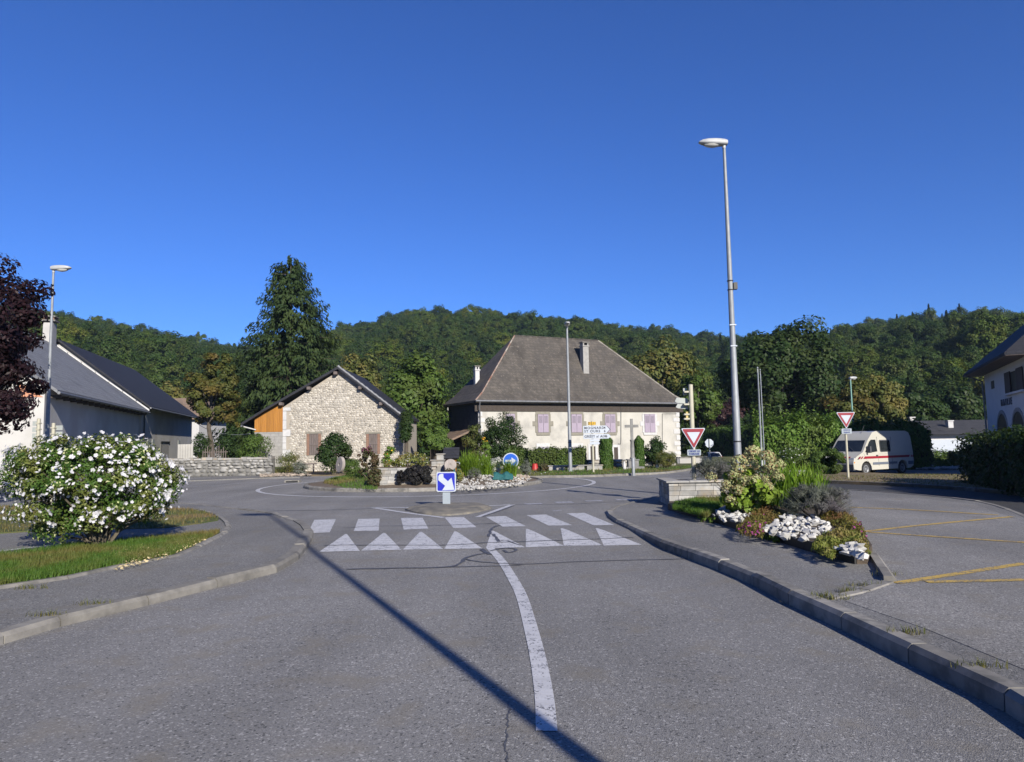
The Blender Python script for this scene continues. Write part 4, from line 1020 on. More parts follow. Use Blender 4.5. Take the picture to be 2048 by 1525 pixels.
# ---- bungalow far right
p0 = at(1826, 880, 62); p1 = at(1980, 880, 62)
bg_ = thing('bungalow', (p0.x, 62, -1.6), 0, 'low white bungalow with long dark roof beyond the van', 'house')
zt = at(1900, 868, 62).z + 1.6; zr_ = at(1900, 839, 62).z + 1.6; wd_ = p1.x - p0.x + 4
MB().box(0, wd_, 0, 8, 0, zt).build('wall', MT['whitewash'], bg_)
b = MB(); b.quad((-.6, -.7, zt - .05), (wd_, -.7, zt - .05), (wd_, 4, zr_), (-.6, 4, zr_)); b.quad((-.6, 4, zr_), (wd_, 4, zr_), (wd_, 8.7, zt - .05), (-.6, 8.7, zt - .05)); b.quad((-.6, -.7, zt - .05), (-.6, 4, zr_), (-.6, 8.7, zt - .05)); b.quad((-.6, -.7, zt - .05), (-.6, 8.7, zt - .05), (wd_, 8.7, zt - .05), (wd_, -.7, zt - .05))
b.build('roof', roofmat('roof_charcoal_tile', (.045, .045, .048), (.035, .035, .038), (.04, .04, .042), 4, .3), bg_)
for px, y_, h in ((1887, 5.0, .5), (1921, 1.6, 1.0)):
    q = at(px, 845, 62); chimney(bg_, q.x - p0.x, y_, zt + .2, (zr_ + .3 if y_ > 3 else zr_ - .15), .45, .45, MT['whitewash'], False)
MB().box(1.5, 5.5, -.05, 0, .5, zt - .5).build('garage_door', MT['sign_white'], bg_)

# ---- low rubble wall on the left
wl = at(330, 955, 38.8); wr = at(541, 953, 38.6)
lw = thing('garden_wall', (-34, 38.7, 0), 0, 'low grey dry-stone garden wall left of the barn', 'wall')
wx1 = wr.x + 34; wt = at(450, 918, 38.7).z
MB().box(0, wx1, .05, .6, -.1, wt - .05).build('wall_core', MT['mortar_grey'], lw)
V, Fc = rubble(random.Random(9), lambda x, z: 0 < x < wx1 and z < wt, wx1 - 12, wx1, .0, wt, .27, .05, .09)
tag(link('rubble_stones', mesh_np('rubble_stones', V, Fc, MT['rubble_grey']), lw), kind='stuff')
rs = random.Random(12); x = wx1 - 9
while x < wx1:
    ww = rs.uniform(.25, .6)
    MB().box(x, min(x + ww - .02, wx1), .0, .62, wt - .06, wt + rs.uniform(.02, .09)).build('coping_stone', MT['stone_grey'], lw, bevel=.025); x += ww

# ================================================================ TREES
LM_ = {}
def lm(key, *a, **k):
    if key not in LM_: LM_[key] = leafmat('leaf_' + key, *a, **k)
    return LM_[key]
lm('green', (.045, .085, .018), (.085, .13, .028), (.06, .085, .02))
lm('dark', (.017, .038, .011), (.032, .056, .015), (.038, .054, .015))
lm('bright', (.075, .14, .022), (.13, .20, .035), (.10, .14, .03))
lm('olive', (.060, .080, .022), (.10, .115, .030), (.14, .12, .035))
lm('ochre', (.050, .068, .018), (.085, .088, .022), (.105, .080, .022))
lm('plum', (.013, .007, .010), (.030, .014, .018), (.020, .010, .012), tint=(1.3, .6, .6))
lm('plum_far', (.030, .014, .018), (.055, .026, .028), (.04, .022, .018), tint=(1.3, .6, .6))
lm('blackish', (.010, .010, .012), (.022, .020, .020), (.014, .016, .012), trans=.1)
lm('thuja', (.030, .070, .014), (.065, .115, .020), (.05, .085, .018), trans=.2)
lm('thuja_top', (.060, .125, .020), (.110, .175, .030), (.09, .13, .03), trans=.25)
lm('lavender', (.062, .075, .062), (.105, .112, .088), (.085, .076, .085), trans=.15)
lm('spruce', (.016, .032, .011), (.030, .050, .015), (.036, .054, .015), trans=.12, rough=.7)
lm('hib', (.034, .082, .015), (.068, .118, .022), (.12, .135, .035), 2.0)
lm('grassy', (.10, .19, .018), (.17, .25, .028), (.13, .21, .028), 2.0, trans=.35)
lm('sedum', (.10, .11, .025), (.16, .13, .035), (.14, .075, .035), 3.0)
lm('sedum_g', (.12, .15, .03), (.18, .19, .05), (.20, .16, .06), 3.0)
lm('hyd', (.12, .20, .022), (.20, .28, .035), (.09, .13, .02), 2.0)
lm('redfl', (.075, .05, .032), (.055, .08, .025), (.085, .055, .032), 3.0)
lm('grey', (.10, .115, .10), (.15, .16, .135), None, trans=.15)
lm('white_fl', (.40, .40, .38), (.50, .50, .48), None, trans=.25, tint=(1, 1, 1))
lm('mag', (.20, .03, .14), (.28, .05, .20), None, trans=.2, tint=(1, .8, 1))
lm('yellow_fl', (.65, .42, .03), (.6, .25, .03), None, trans=.2, tint=(1, 1, 1))

def tree(name, base, trunk_h, c, r, n, leaf, m, label, seed, cat='tree', group=None, clumps=44, cr=.32, trunk_r=.18, limbs=9, aspect=.62, shell=.55, low=-.7, lump=.2, bark=None):
    """c: crown centre relative to the base"""
    rng = np.random.default_rng(seed); rs = random.Random(seed)
    t = thing(name, base, 0, label, cat, group)
    P, N, cc = blob_points(rng, c, r, n, clumps, cr, shell, low, lump)
    b = MB(); top = Vector(c) + Vector((0, 0, r[2] * .35))
    bend = Vector((rs.uniform(-.05, .05), rs.uniform(-.05, .05), 0)) * c[2]
    b.tube([(0, 0, -.1), (bend.x * .3, bend.y * .3, trunk_h * .5), (c[0] * .4 + bend.x, c[1] * .4 + bend.y, trunk_h), tuple(top)], [trunk_r * 1.25, trunk_r, trunk_r * .85, trunk_r * .2], 8)
    for k in range(limbs):
        e = Vector(cc[rs.randrange(len(cc))]); s = Vector((c[0] * .4 + bend.x, c[1] * .4 + bend.y, trunk_h)).lerp(top, rs.uniform(0, .6)); mid = s.lerp(e, .5) + Vector((0, 0, -.06 * r[2]))
        b.tube([s, mid, e], [trunk_r * .4, trunk_r * .25, trunk_r * .08], 5)
    b.build('trunk', bark or MT['bark'], t, smooth=50)
    leaves('crown', P, N, leaf, leaf * aspect, m, t, rng)
    return t
def px_tree(name, pxc, ytop, ybot, half, Y, zb, n, leaf, m, label, seed, depth=None, trunk=None, **k):
    """crown given by its sighted top, bottom and half width at depth Y"""
    t = at(pxc, ytop, Y); b_ = at(pxc, ybot, Y); rw = half / F * Y
    rz = (t.z - b_.z) / 2
    return tree(name, (t.x, Y, zb), trunk if trunk is not None else max(.3, b_.z - zb + rz * .3), (0, 0, (t.z + b_.z) / 2 - zb), (rw, depth or rw, rz), n, leaf, m, label, seed, **k)

# ---- big spruce
def spruce(base, height, rad, seed, label):
    rng = np.random.default_rng(seed); t = thing('spruce_tree', base, 0, label, 'tree')
    MB().tube([(0, 0, -.2), (0, 0, height * .5), (0, 0, height * .97)], [.42, .25, .03], 9).build('trunk', MT['bark'], t)
    PP = []; NN = []; TT = []; tw = MB(); nb = 0
    z = .6
    while z < height - .3:
        f = z / height; rr = rad * (1 - f) ** .58 * (1.0 if f > .1 else .9) + .2
        for k in range(int(8 + 6 * (1 - f))):
            a = rng.uniform(0, 6.283); L = rr * rng.uniform(.68, 1.12); droop = rng.uniform(.12, .32) * L; z0 = z + rng.uniform(-.6, .6)
            if nb % 5 == 0: tw.tube([(0, 0, z0), (math.cos(a) * L * .6, math.sin(a) * L * .6, z0 - droop * .7), (math.cos(a) * L * .97, math.sin(a) * L * .97, z0 - droop * .8)], [.04, .025, .008], 4)
            nb += 1
            m_ = int(120 * L / rad + 20)
            s = rng.uniform(.22, 1, m_) ** .75
            side = rng.normal(0, .16, m_) * L * (1.1 - s) + rng.normal(0, .07, m_)
            x = math.cos(a) * L * s - math.sin(a) * side; y = math.sin(a) * L * s + math.cos(a) * side
            zz = z0 - droop * (1.6 * s - .75 * s * s) - rng.uniform(0, .75, m_) * (.5 + s * .5)
            PP.append(np.stack([x, y, zz], 1))
            NN.append(np.stack([np.full(m_, math.cos(a)) * .6, np.full(m_, math.sin(a)) * .6, np.full(m_, .55)], 1) + rng.normal(size=(m_, 3)) * .4)
            TT.append(np.stack([np.full(m_, math.cos(a)) * .5, np.full(m_, math.sin(a)) * .5, np.full(m_, -.9)], 1) + rng.normal(size=(m_, 3)) * .35)
        z += .32 + .12 * (1 - f)
    P = np.concatenate(PP)
    tw.build('branches', MT['bark'], t)
    leaves('crown', P, np.concatenate(NN), .46, .15, LM_['spruce'], t, rng, np.concatenate(TT))
    return t
sb = at(578, 880, 62); st = at(575, 514, 62)
spruce((sb.x, 62, -.2), st.z + .2, 7.4, 21, 'tall dark spruce rising behind the stone barn')

px_tree('orchard_tree', 430, 688, 885, 52, 56, .2, 11000, .26, LM_['ochre'], 'yellowing round tree between the spruce and white house', 31, trunk_r=.2, clumps=80, cr=.22, lump=.28)
px_tree('broadleaf_tree', 828, 706, 905, 72, 54, 0, 13000, .32, LM_['green'], 'full green tree behind the right slope of the barn', 32, clumps=60)
px_tree('broadleaf_tree', 872, 848, 915, 42, 46.5, 0, 6500, .2, LM_['green'], 'low green bush left of the slim block chimney', 33, cat='shrub')
px_tree('dead_tree', 812, 792, 915, 14, 43.0, 0, 4200, .13, LM_['dark'], 'dark ivy-clad dead tree at the right corner of barn', 34, clumps=40, cr=.7, trunk=2.4, lump=.25, trunk_r=.12, low=-1)
px_tree('broadleaf_tree', 1322, 684, 850, 92, 84, -2, 11000, .5, LM_['olive'], 'light olive tree behind the farmhouse right gable', 35, clumps=60)
px_tree('broadleaf_tree', 1395, 738, 880, 48, 72, -1, 6000, .38, LM_['green'], 'mid green tree right of the farmhouse eave', 36)
px_tree('oak_tree', 1555, 640, 885, 118, 72, -1, 26000, .42, LM_['dark'], 'large dark oak standing behind the tall hedge', 37, clumps=90, cr=.27, lump=.16)
px_tree('plum_tree', 1437, 800, 880, 36, 104, -2, 5000, .36, LM_['plum_far'], 'purple plum tree just left of the big lamp post', 38)
px_tree('plum_tree', 1482, 785, 880, 40, 106, -2, 5000, .36, LM_['plum_far'], 'purple plum tree behind the big lamp post', 39)
px_tree('broadleaf_tree', 1690, 748, 900, 60, 62, -1, 8000, .34, LM_['ochre'], 'brownish green tree behind the green lamp post', 40)
px_tree('broadleaf_tree', 1755, 735, 900, 58, 66, -1, 9000, .34, LM_['olive'], 'olive tree behind the white van roof', 41)
px_tree('broadleaf_tree', 1830, 775, 890, 60, 78, -1.5, 8000, .4, LM_['dark'], 'dark tree left of the bungalow roof', 42)
px_tree('broadleaf_tree', 1905, 760, 870, 62, 92, -1.5, 8000, .46, LM_['dark'], 'dark tree behind the bungalow chimneys', 43)
px_tree('broadleaf_tree', 1985, 720, 870, 60, 96, -1.5, 8000, .46, LM_['olive'], 'olive tree behind the town hall corner', 44)
px_tree('broadleaf_tree', 715, 690, 850, 50, 88, -1, 6500, .45, LM_['olive'], 'olive tree behind the barn ridge beside the spruce', 45)
px_tree('broadleaf_tree', 930, 760, 900, 44, 76, -1, 6000, .4, LM_['green'], 'green tree behind the farmhouse left chimney', 46)
px_tree('broadleaf_tree', 345, 755, 850, 36, 98, 0, 4500, .45, LM_['olive'], 'pale olive tree above the white house', 47)
# plum at the left edge
px_tree('plum_tree', -58, 510, 895, 172, 19.5, .05, 30000, .13, LM_['plum'], 'dark purple plum tree at the left edge of the view', 48, clumps=95, cr=.2, shell=.45, lump=.28, low=-.9, limbs=30, trunk_r=.13)

# ================================================================ SHRUBS and GARDEN PLANTS
def shrub(name, pxc, ytop, ybase, half, z0, n, leaf, m, label, seed, Y=None, cat='shrub', depth=None, aspect=.6, clumps=30, cr=.38, stems=7, low=-.98, lump=.15, group=None, shell=.5, bury=.25):
    rng = np.random.default_rng(seed); rs = random.Random(seed)
    p = G(pxc, ybase, z0) if Y is None else Vector((at(pxc, ybase, Y).x, Y, z0))
    Y = p.y; t = at(pxc, ytop, Y); hgt = t.z - z0; rw = half / F * Y
    th = thing(name, p, 0, label, cat, group)
    c = (0, 0, hgt * .49); r = (rw, depth or rw, hgt * .53)
    P, N, cc = blob_points(rng, c, r, n, clumps, cr, shell, low, lump)
    P[:, 2] = np.maximum(P[:, 2], .015)
    b = MB()
    for k in range(stems):
        e = Vector(cc[rs.randrange(len(cc))]); b.tube([(e.x * .12, e.y * .12, -.05), (e.x * .5, e.y * .5, e.z * .55), e], [.02 + .012 * hgt, .015 + .006 * hgt, .004], 5)
    b.build('stems', MT['twig'], th)
    leaves('foliage', P, N, leaf, leaf * aspect, m, th, rng)
    return th, P, N, rng
def dots(th, P, N, rng, n, size, m, name='flowers', out=.02, top=False):
    k = rng.permutation(len(P))
    if top: k = k[np.argsort(-P[k, 2])[:n * 3]]; k = rng.permutation(k)
    k = k[:n]; Q = P[k] + unit(N[k]) * out
    o = leaves(name, Q, N[k] + rng.normal(size=(n, 3)) * .2, size, size * .9, m, th, rng)
    o['kind'] = 'stuff'; return o

# ---- hibiscus with white flowers
hb_base = G(205, 1092, KZ + .02)
hib = thing('hibiscus_shrub', hb_base, 0, 'wide hibiscus shrub covered in white flowers on the left bed', 'shrub')
rng = np.random.default_rng(60)
hY = hb_base.y; hx = lambda px: at(px, 1000, hY).x - hb_base.x
hz = lambda py: at(190, py, hY).z - hb_base.z
Pl, Nl, ccl = blob_points(rng, ((hx(0) + hx(372)) / 2 , 0, (hz(862) + hz(1085)) / 2 + .05), ((hx(372) - hx(0)) / 2 * 1.03, 1.25, (hz(862) - hz(1085)) / 2 * 1.04), 40000, 220, .19, .35, -.92, .07)
keep = Pl[:, 2] > .08 + .30 * np.clip((np.abs(Pl[:, 0] - .0) - .45) / 1.2, 0, 1) ** 1.2
Pl, Nl = Pl[keep], Nl[keep]
leaves('foliage', Pl, Nl, .05, .03, LM_['hib'], hib, rng)
b = MB(); rs = random.Random(6)
for k in range(34):
    e = Vector(ccl[rs.randrange(len(ccl))]); b.tube([(e.x * .08, e.y * .08, -.03), (e.x * .3, e.y * .3, e.z * .4), (e.x * .75, e.y * .75, e.z * .8), e], [.028, .02, .012, .004], 5)
b.build('stems', MT['twig'], hib)
MT['petal_white'] = leafmat('white_petal', (.58, .58, .61), (.50, .50, .53), None, 1, .3, .6, tint=(1, 1, 1))
MT['petal_bud'] = leafmat('cream_bud', (.50, .50, .30), (.36, .40, .18), None, 1, .25, .6)
def flower_mesh(seed, R=.05):
    rs = random.Random(seed); V = []; Fc = []
    for k in range(5):
        a = k * 1.2566 + rs.uniform(-.1, .1); d = Vector((math.cos(a), math.sin(a), 0)); s = Vector((-d.y, d.x, 0)); st_ = len(V)
        cup = rs.uniform(.25, .6)
        for u_, w_, h_ in ((.08, .10, 0), (.55, .42, cup * .35), (.95, .46, cup * .62), (1.12, .2, cup * .68)):
            for sg in (-1, 1): V.append(tuple((d * u_ + s * sg * w_) * R + Vector((0, 0, (h_ + rs.uniform(-.05, .08)) * R))))
        for j in range(3): Fc.append((st_ + 2 * j, st_ + 2 * j + 1, st_ + 2 * j + 3, st_ + 2 * j + 2))
    return mesh_np('flower', V, Fc, MT['petal_white'])
fms = [flower_mesh(i) for i in range(5)]
# flowers on the outer shell, facing out
cen = np.array([(hx(0) + hx(372)) / 2, 0, .95]); dd = Pl - cen; q = np.sum((dd / np.array([np.abs(dd[:, 0]).max(), np.abs(dd[:, 1]).max(), np.abs(dd[:, 2]).max()]) * 1.06) ** 2, 1)
sel = []
for _ in range(2600):
    d = unit(rng.normal(size=3) * np.array([1.25, 1, 1]))
    if d[1] > .35 or d[2] < -.72: continue
    e = np.array([1.55, 1.1, .95]); pr = (dd / e) @ d; pe = np.linalg.norm(dd / e - pr[:, None] * d, axis=1)
    i = int(np.argmax(pr - 4.0 * pe))
    if all(np.sum((Pl[i] - Pl[j]) ** 2) > .07 ** 2 for j in sel): sel.append(i)
    if len(sel) >= 520: break
for i in sel[:300]:
    nrm = Vector(unit(unit(dd[i]) * .8 + rng.normal(size=3) * .45 + np.array([0, -.35, .1])))
    o = link('flower', fms[int(rng.integers(0, 5))], hib, Vector(Pl[i]) + nrm * .03); o.rotation_euler = nrm.to_track_quat('Z', 'Y').to_euler(); sc = float(rng.choice([.45, .6, .75, .95], p=[.3, .35, .25, .1])); o.scale = (sc, sc, sc)
ii = np.array(sel[300:]); ii = np.concatenate([ii, ii, ii])
jt = rng.normal(size=(len(ii), 3)) * .03
o = leaves('half_open_flowers', Pl[ii] + unit(dd[ii]) * .03 + jt, dd[ii] + rng.normal(size=(len(ii), 3)) * .5, .055, .045, MT['petal_white'], hib, rng); o['kind'] = 'stuff'
outer = np.where(q > .6)[0]; rng.shuffle(outer); outer = outer[:2200]
o = leaves('buds', Pl[outer] + unit(dd[outer]) * .02, dd[outer] + rng.normal(size=(len(outer), 3)) * .5, .05, .026, MT['petal_bud'], hib, rng); o['kind'] = 'stuff'

# ---- hedges
def hedge(name, pts, wd, hgt, n, leaf, m, label, seed, z0=0.0, top=None, rag=.12, aspect=.45, spiky=0, core=None):
    """foliage box along a line pts (world xy); leafy shell over a dark core"""
    rng = np.random.default_rng(seed); p = [Vector((a[0], a[1], 0)) for a in pts]; o = p[0].copy(); o.z = z0
    th = thing(name, o, 0, label, 'hedge')
    seg = [(p[i + 1] - p[i]).length for i in range(len(p) - 1)]; tot = sum(seg)
    s = rng.uniform(0, tot, n); P = np.zeros((n, 3)); N = np.zeros((n, 3))
    hh = hgt if callable(hgt) else (lambda f: hgt)
    for i in range(n):
        q = s[i]; j = 0
        while j < len(seg) - 1 and q > seg[j]: q -= seg[j]; j += 1
        d = (p[j + 1] - p[j]).normalized(); sd = Vector((-d.y, d.x, 0)); c = p[j] + d * q
        H_ = hh(s[i] / tot) * (1 + .05 * math.sin(s[i] * 3.1) + .04 * math.sin(s[i] * 7.7))
        r = rng.uniform(0, 2 * H_ + wd)
        if r < H_: off, z, nn = -wd / 2, r, -sd
        elif r < H_ + wd: off, z, nn = r - H_ - wd / 2, H_, Vector((0, 0, 1))
        else: off, z, nn = wd / 2, r - H_ - wd, sd
        sw = 1 + .1 * math.sin(s[i] * 2.3 + z * 2)
        v = c + sd * off * sw + nn * rng.normal(0, rag) + Vector((0, 0, z)) - Vector((o.x, o.y, 0))
        if nn.z > .5 and spiky: v.z += abs(rng.normal(0, spiky))
        P[i] = v; N[i] = nn + Vector((0, 0, .3)) + Vector(rng.normal(size=3)) * .5
    for c_ in (P,): c_[:, 2] = np.maximum(c_[:, 2], .01)
    T = rng.normal(size=(n, 3)) * .6 + np.array([0, 0, .9])
    leaves('foliage', P, N, leaf, leaf * aspect, m, th, rng, T if aspect < .5 else None)
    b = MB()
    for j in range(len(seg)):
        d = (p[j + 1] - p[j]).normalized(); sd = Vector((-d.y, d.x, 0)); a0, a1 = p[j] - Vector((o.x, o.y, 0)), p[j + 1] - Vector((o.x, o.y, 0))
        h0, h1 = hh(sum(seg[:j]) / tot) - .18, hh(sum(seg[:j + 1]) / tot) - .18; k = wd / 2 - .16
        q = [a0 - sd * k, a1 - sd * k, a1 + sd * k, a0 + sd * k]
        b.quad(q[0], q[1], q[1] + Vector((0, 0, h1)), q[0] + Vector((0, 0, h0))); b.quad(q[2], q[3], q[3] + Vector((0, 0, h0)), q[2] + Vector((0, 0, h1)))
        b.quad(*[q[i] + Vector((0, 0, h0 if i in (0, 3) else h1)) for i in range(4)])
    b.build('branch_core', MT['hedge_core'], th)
    return th
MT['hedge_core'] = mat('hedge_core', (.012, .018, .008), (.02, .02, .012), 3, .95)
def gxy(px, Y): v = at(px, 900, Y); return (v.x, Y)
hedge('thuja_hedge', [gxy(1400, 99), gxy(1540, 86)], 2.2, lambda f: 4.1 + .5 * f, 9000, .4, LM_['thuja'], 'clipped dark thuja hedge behind the big lamp post', 70, -1.7)
hedge('thuja_hedge', [gxy(1508, 41.5), gxy(1675, 40.2)], 1.8, lambda f: 2.55 + .3 * math.sin(f * 3), 13000, .2, LM_['thuja_top'], 'loose bright green hedge left of the white van', 71, -.5, rag=.18, spiky=.3)
hedge('thuja_hedge', [gxy(1655, 44.5), gxy(1850, 43.6)], 2.0, lambda f: 3.0 - .35 * f, 11000, .24, LM_['thuja'], 'tall green hedge behind the white van', 72, -.6, rag=.16, spiky=.1)
hedge('hedge', [gxy(1957, 22.6), (13.2, 18.0), (12.6, 15.5)], 1.0, lambda f: 1.42 + .25 * f, 14000, .11, LM_['dark'], 'dark shaded hedge in front of the town hall', 73, .0, rag=.08, aspect=.6)
hedge('garden_hedge', [gxy(1862, 52), gxy(1960, 52)], .8, 1.3, 3500, .16, LM_['green'], 'low green hedge in front of the bungalow', 74, -1.0, aspect=.6)
hedge('ivy_hedge', [gxy(1012, 40.8), gxy(1090, 40.5), gxy(1172, 40.2)], .6, .88, 6500, .11, LM_['green'], 'ivy covered low hedge below the farmhouse', 75, .26, rag=.07, aspect=.75)

# ---- shrubs around the roundabout and houses
k_ = [0]
def sh(*a, **k): k_[0] += 1; return shrub(*a, seed=100 + k_[0], **k)
sh('shrub', 668, 862, 940, 38, .03, 6000, .13, LM_['dark'], 'dark green pointed shrub before the barn doors', Y=38.5, clumps=36)
sh('shrub', 1010, 824, 912, 52, .1, 11000, .15, LM_['dark'], 'large rounded dark bush before the farmhouse wall', Y=43, aspect=.4, clumps=60, cr=.28)
sh('shrub', 950, 838, 912, 26, .1, 3500, .11, LM_['olive'], 'thin olive shrub between porch and rounded bush', Y=43.5)
th_, P, N, r_ = sh('climber', 970, 868, 925, 12, .05, 2200, .1, LM_['bright'], 'green climbing vine with orange flowers beside the rounded bush', Y=41.0)
dots(th_, P, N, r_, 50, .1, LM_['yellow_fl'], top=True)
sh('shrub', 510, 858, 912, 36, .35, 5500, .11, LM_['green'], 'leafy rose bush against the barn lean-to', Y=42.5)
sh('shrub', 402, 860, 908, 22, .35, 2500, .13, LM_['dark'], 'dark rounded shrub beside the white gate', Y=52)
sh('shrub', 460, 840, 910, 30, .35, 3500, .15, LM_['dark'], 'dark shrub between the orchard tree and rose bush', Y=50)
sh('broom_shrub', 578, 900, 952, 26, .03, 1800, .16, LM_['olive'], 'wispy broom shrub at the right end of the low wall', Y=39.2, aspect=.16)
sh('shrub', 600, 922, 953, 20, .03, 1200, .12, LM_['grey'], 'small greyish shrub beside the wispy broom', Y=38.2, aspect=.2)
sh('shrub', 1310, 876, 925, 26, .08, 3500, .13, LM_['dark'], 'dark green bush right of the stone cross', Y=40.5)
sh('broom_shrub', 1332, 898, 944, 28, .08, 3600, .17, LM_['olive'], 'feathery olive grass clump below the farmhouse corner', Y=38.0, aspect=.1)
sh('shrub', 1392, 850, 930, 26, .0, 2600, .16, LM_['dark'], 'dark shrub behind the near yield sign', Y=47)
th_, P, N, r_ = sh('rose_bush', 1583, 892, 955, 32, -.05, 4200, .075, LM_['green'], 'white rose bush left of the clipped round hedge ball', Y=33)
dots(th_, P, N, r_, 170, .075, LM_['white_fl'])
sh('clipped_bush', 1655, 897, 953, 40, -.1, 15000, .075, LM_['green'], 'clipped rounded box bush in front of the van', Y=32.0, clumps=60, cr=.3, shell=.75, lump=.04)
sh('shrub', 1920, 895, 935, 24, -.9, 2500, .16, LM_['ochre'], 'brownish shrub on the rock garden before the bungalow', Y=46)
sh('shrub', 1885, 908, 936, 18, -.8, 1500, .12, LM_['green'], 'small green shrub on the rock garden beside the hedge', Y=45)
for px, yt, lab in ((1213, 871, 'columnar thuja left of the stone cross'), (1279, 873, 'columnar thuja directly behind the stone cross')):
    Y = 38.6; p = at(px, 940, Y); hh_ = at(px, yt, Y).z - .08; rw = 13 / F * Y if px < 1250 else 10 / F * Y
    th_ = thing('columnar_thuja', (p.x, Y, .08), 0, lab, 'shrub'); rng = np.random.default_rng(px)
    n = 4200; z = rng.uniform(0, 1, n); a = rng.uniform(0, 6.28, n); rr = rw * np.minimum(1, (1.02 - z) * 6) * (1 + .08 * np.sin(a * 3 + z * 9)) * rng.uniform(.8, 1.05, n)
    leaves('foliage', np.stack([np.cos(a) * rr, np.sin(a) * rr, z * hh_], 1), np.stack([np.cos(a), np.sin(a), a * 0 + .3], 1) + rng.normal(size=(n, 3)) * .4, .13, .05, LM_['thuja'], th_, rng, np.stack([np.cos(a) * .3, np.sin(a) * .3, a * 0 + 1], 1))
    MB().tube([(0, 0, 0), (0, 0, hh_ * .9)], [rw * .5, rw * .2], 8).build('trunk', MT['hedge_core'], th_)

# ================================================================ ROUNDABOUT ISLAND
IC = Vector((-3.55, 28.7)); IR = 4.55
ring_p = [Vector((IC.x + IR * math.cos(a), IC.y + IR * math.sin(a), .0)) for a in np.linspace(0, 2 * math.pi, 25)]
kerb(ring_p, .16, .12, -1, .9, MT['concrete'])
def isl_z(x, y):
    r = math.hypot(x - IC.x, y - IC.y) / IR
    return .11 + .42 * (1 - min(1, r) ** 2) ** 1.2
nr, nt = 14, 48; V = [(IC.x, IC.y, isl_z(IC.x, IC.y))]
for j in range(1, nr + 1):
    for i in range(nt):
        x, y = IC.x + IR * j / nr * math.cos(2 * math.pi * i / nt), IC.y + IR * j / nr * math.sin(2 * math.pi * i / nt); V.append((x, y, isl_z(x, y)))
Fq = [(1 + (j - 1) * nt + i, 1 + j * nt + i, 1 + j * nt + (i + 1) % nt, 1 + (j - 1) * nt + (i + 1) % nt) for j in range(1, nr) for i in range(nt)]
Fq += [(0, 1 + i, 1 + (i + 1) % nt, 0) for i in range(nt)]
bm = bmesh.new(); vs = [bm.verts.new(v) for v in V]
for f in Fq: bm.faces.new([vs[i] for i in dict.fromkeys(f)])
mb = MB(); mb.bm.free(); mb.bm = bm
MT['island_soil'] = mat('island_soil', (.09, .07, .05), (.13, .10, .075), 6, .95, .7, 40, .02)
tag(mb.build('roundabout_island', MT['island_soil'], smooth=60), kind='structure')
def I(px, py):          # sighted point on the island mound
    z = .2
    for _ in range(8): p = G(px, py, z); z = isl_z(p.x, p.y)
    return G(px, py, z)
rng = np.random.default_rng(77)
gl = [G(x, y, .15) for x, y in ((645, 969), (690, 975), (755, 978), (755, 955), (715, 948), (668, 955))]
tag(blades('grass', [(a, b, isl_z(a, b)) for a, b in sample_poly(gl, 7000, rng)], .10, .016, .6, MT['blade'], rng), 'mown grass on the left end of the roundabout', 'grass', kind='stuff')
# stones
def rock_mesh(seed, m, flat=.75):
    rs = random.Random(seed); bm = bmesh.new()
    for _ in range(15):
        v = Vector((rs.gauss(0, 1), rs.gauss(0, 1), rs.gauss(0, 1))).normalized() * rs.uniform(.85, 1.05)
        bm.verts.new((v.x * rs.uniform(.85, 1.0), v.y * .8, v.z * flat))
    r = bmesh.ops.convex_hull(bm, input=bm.verts); bmesh.ops.delete(bm, geom=[g for g in r['geom_interior'] if isinstance(g, bmesh.types.BMVert)], context='VERTS')
    me = bpy.data.meshes.new('white_rock'); bm.to_mesh(me); bm.free(); me.materials.append(m); return me
rocks = [rock_mesh(i, MT['stone_white']) for i in range(8)]
MT['stone_white_i'] = mat('white_gravel', (.33, .325, .315), (.25, .245, .235), 9, .85, rnd='island', amt=.3)
MT['stone_tan_i'] = mat('tan_cobble', (.27, .225, .18), (.20, .17, .14), 9, .85, rnd='island', amt=.3)
def rock_field(name, poly, n, size, zf, m, label, seed, cat='stones'):
    rng = np.random.default_rng(seed); V = []; Fc = []; pts = sample_poly(poly, n, rng); st_ = 0
    src = []
    for k in range(6):
        me = rocks[k]; src.append((np.array([v.co[:] for v in me.vertices]), [tuple(p.vertices) for p in me.polygons]))
    for p in pts:
        v, f = src[int(rng.integers(0, 6))]; a = rng.uniform(0, 6.28); s = size * rng.uniform(.55, 1.25); c, d = math.cos(a), math.sin(a)
        q = v * s * np.array([1, rng.uniform(.7, 1), rng.uniform(.6, 1)]); q = np.stack([q[:, 0] * c - q[:, 1] * d, q[:, 0] * d + q[:, 1] * c, q[:, 2]], 1) + np.array([p[0], p[1], zf(*p) + s * .35])
        V.append(q); Fc += [tuple(i + st_ for i in g) for g in f]; st_ += len(v)
    me = bpy.data.meshes.new(name); me.from_pydata(np.concatenate(V).tolist(), [], Fc); me.materials.append(m)
    return tag(link(name, me), label, cat, kind='stuff')
gp = [G(x, y, .2) for x, y in ((868, 962), (880, 975), (940, 976), (1000, 971), (1045, 964), (1062, 956), (1025, 957), (985, 957), (955, 955), (935, 940), (915, 938), (905, 950))]
rock_field('white_gravel', gp, 1100, .07, isl_z, MT['stone_white_i'], 'bank of white stones along the front of the roundabout', 5)
rock_field('white_gravel', [G(x, y, .15) for x, y in ((1052, 951), (1095, 944), (1102, 938), (1070, 940), (1048, 946))], 220, .07, lambda x, y: .02, MT['stone_white_i'], 'small patch of white stones beside the red pot', 6)
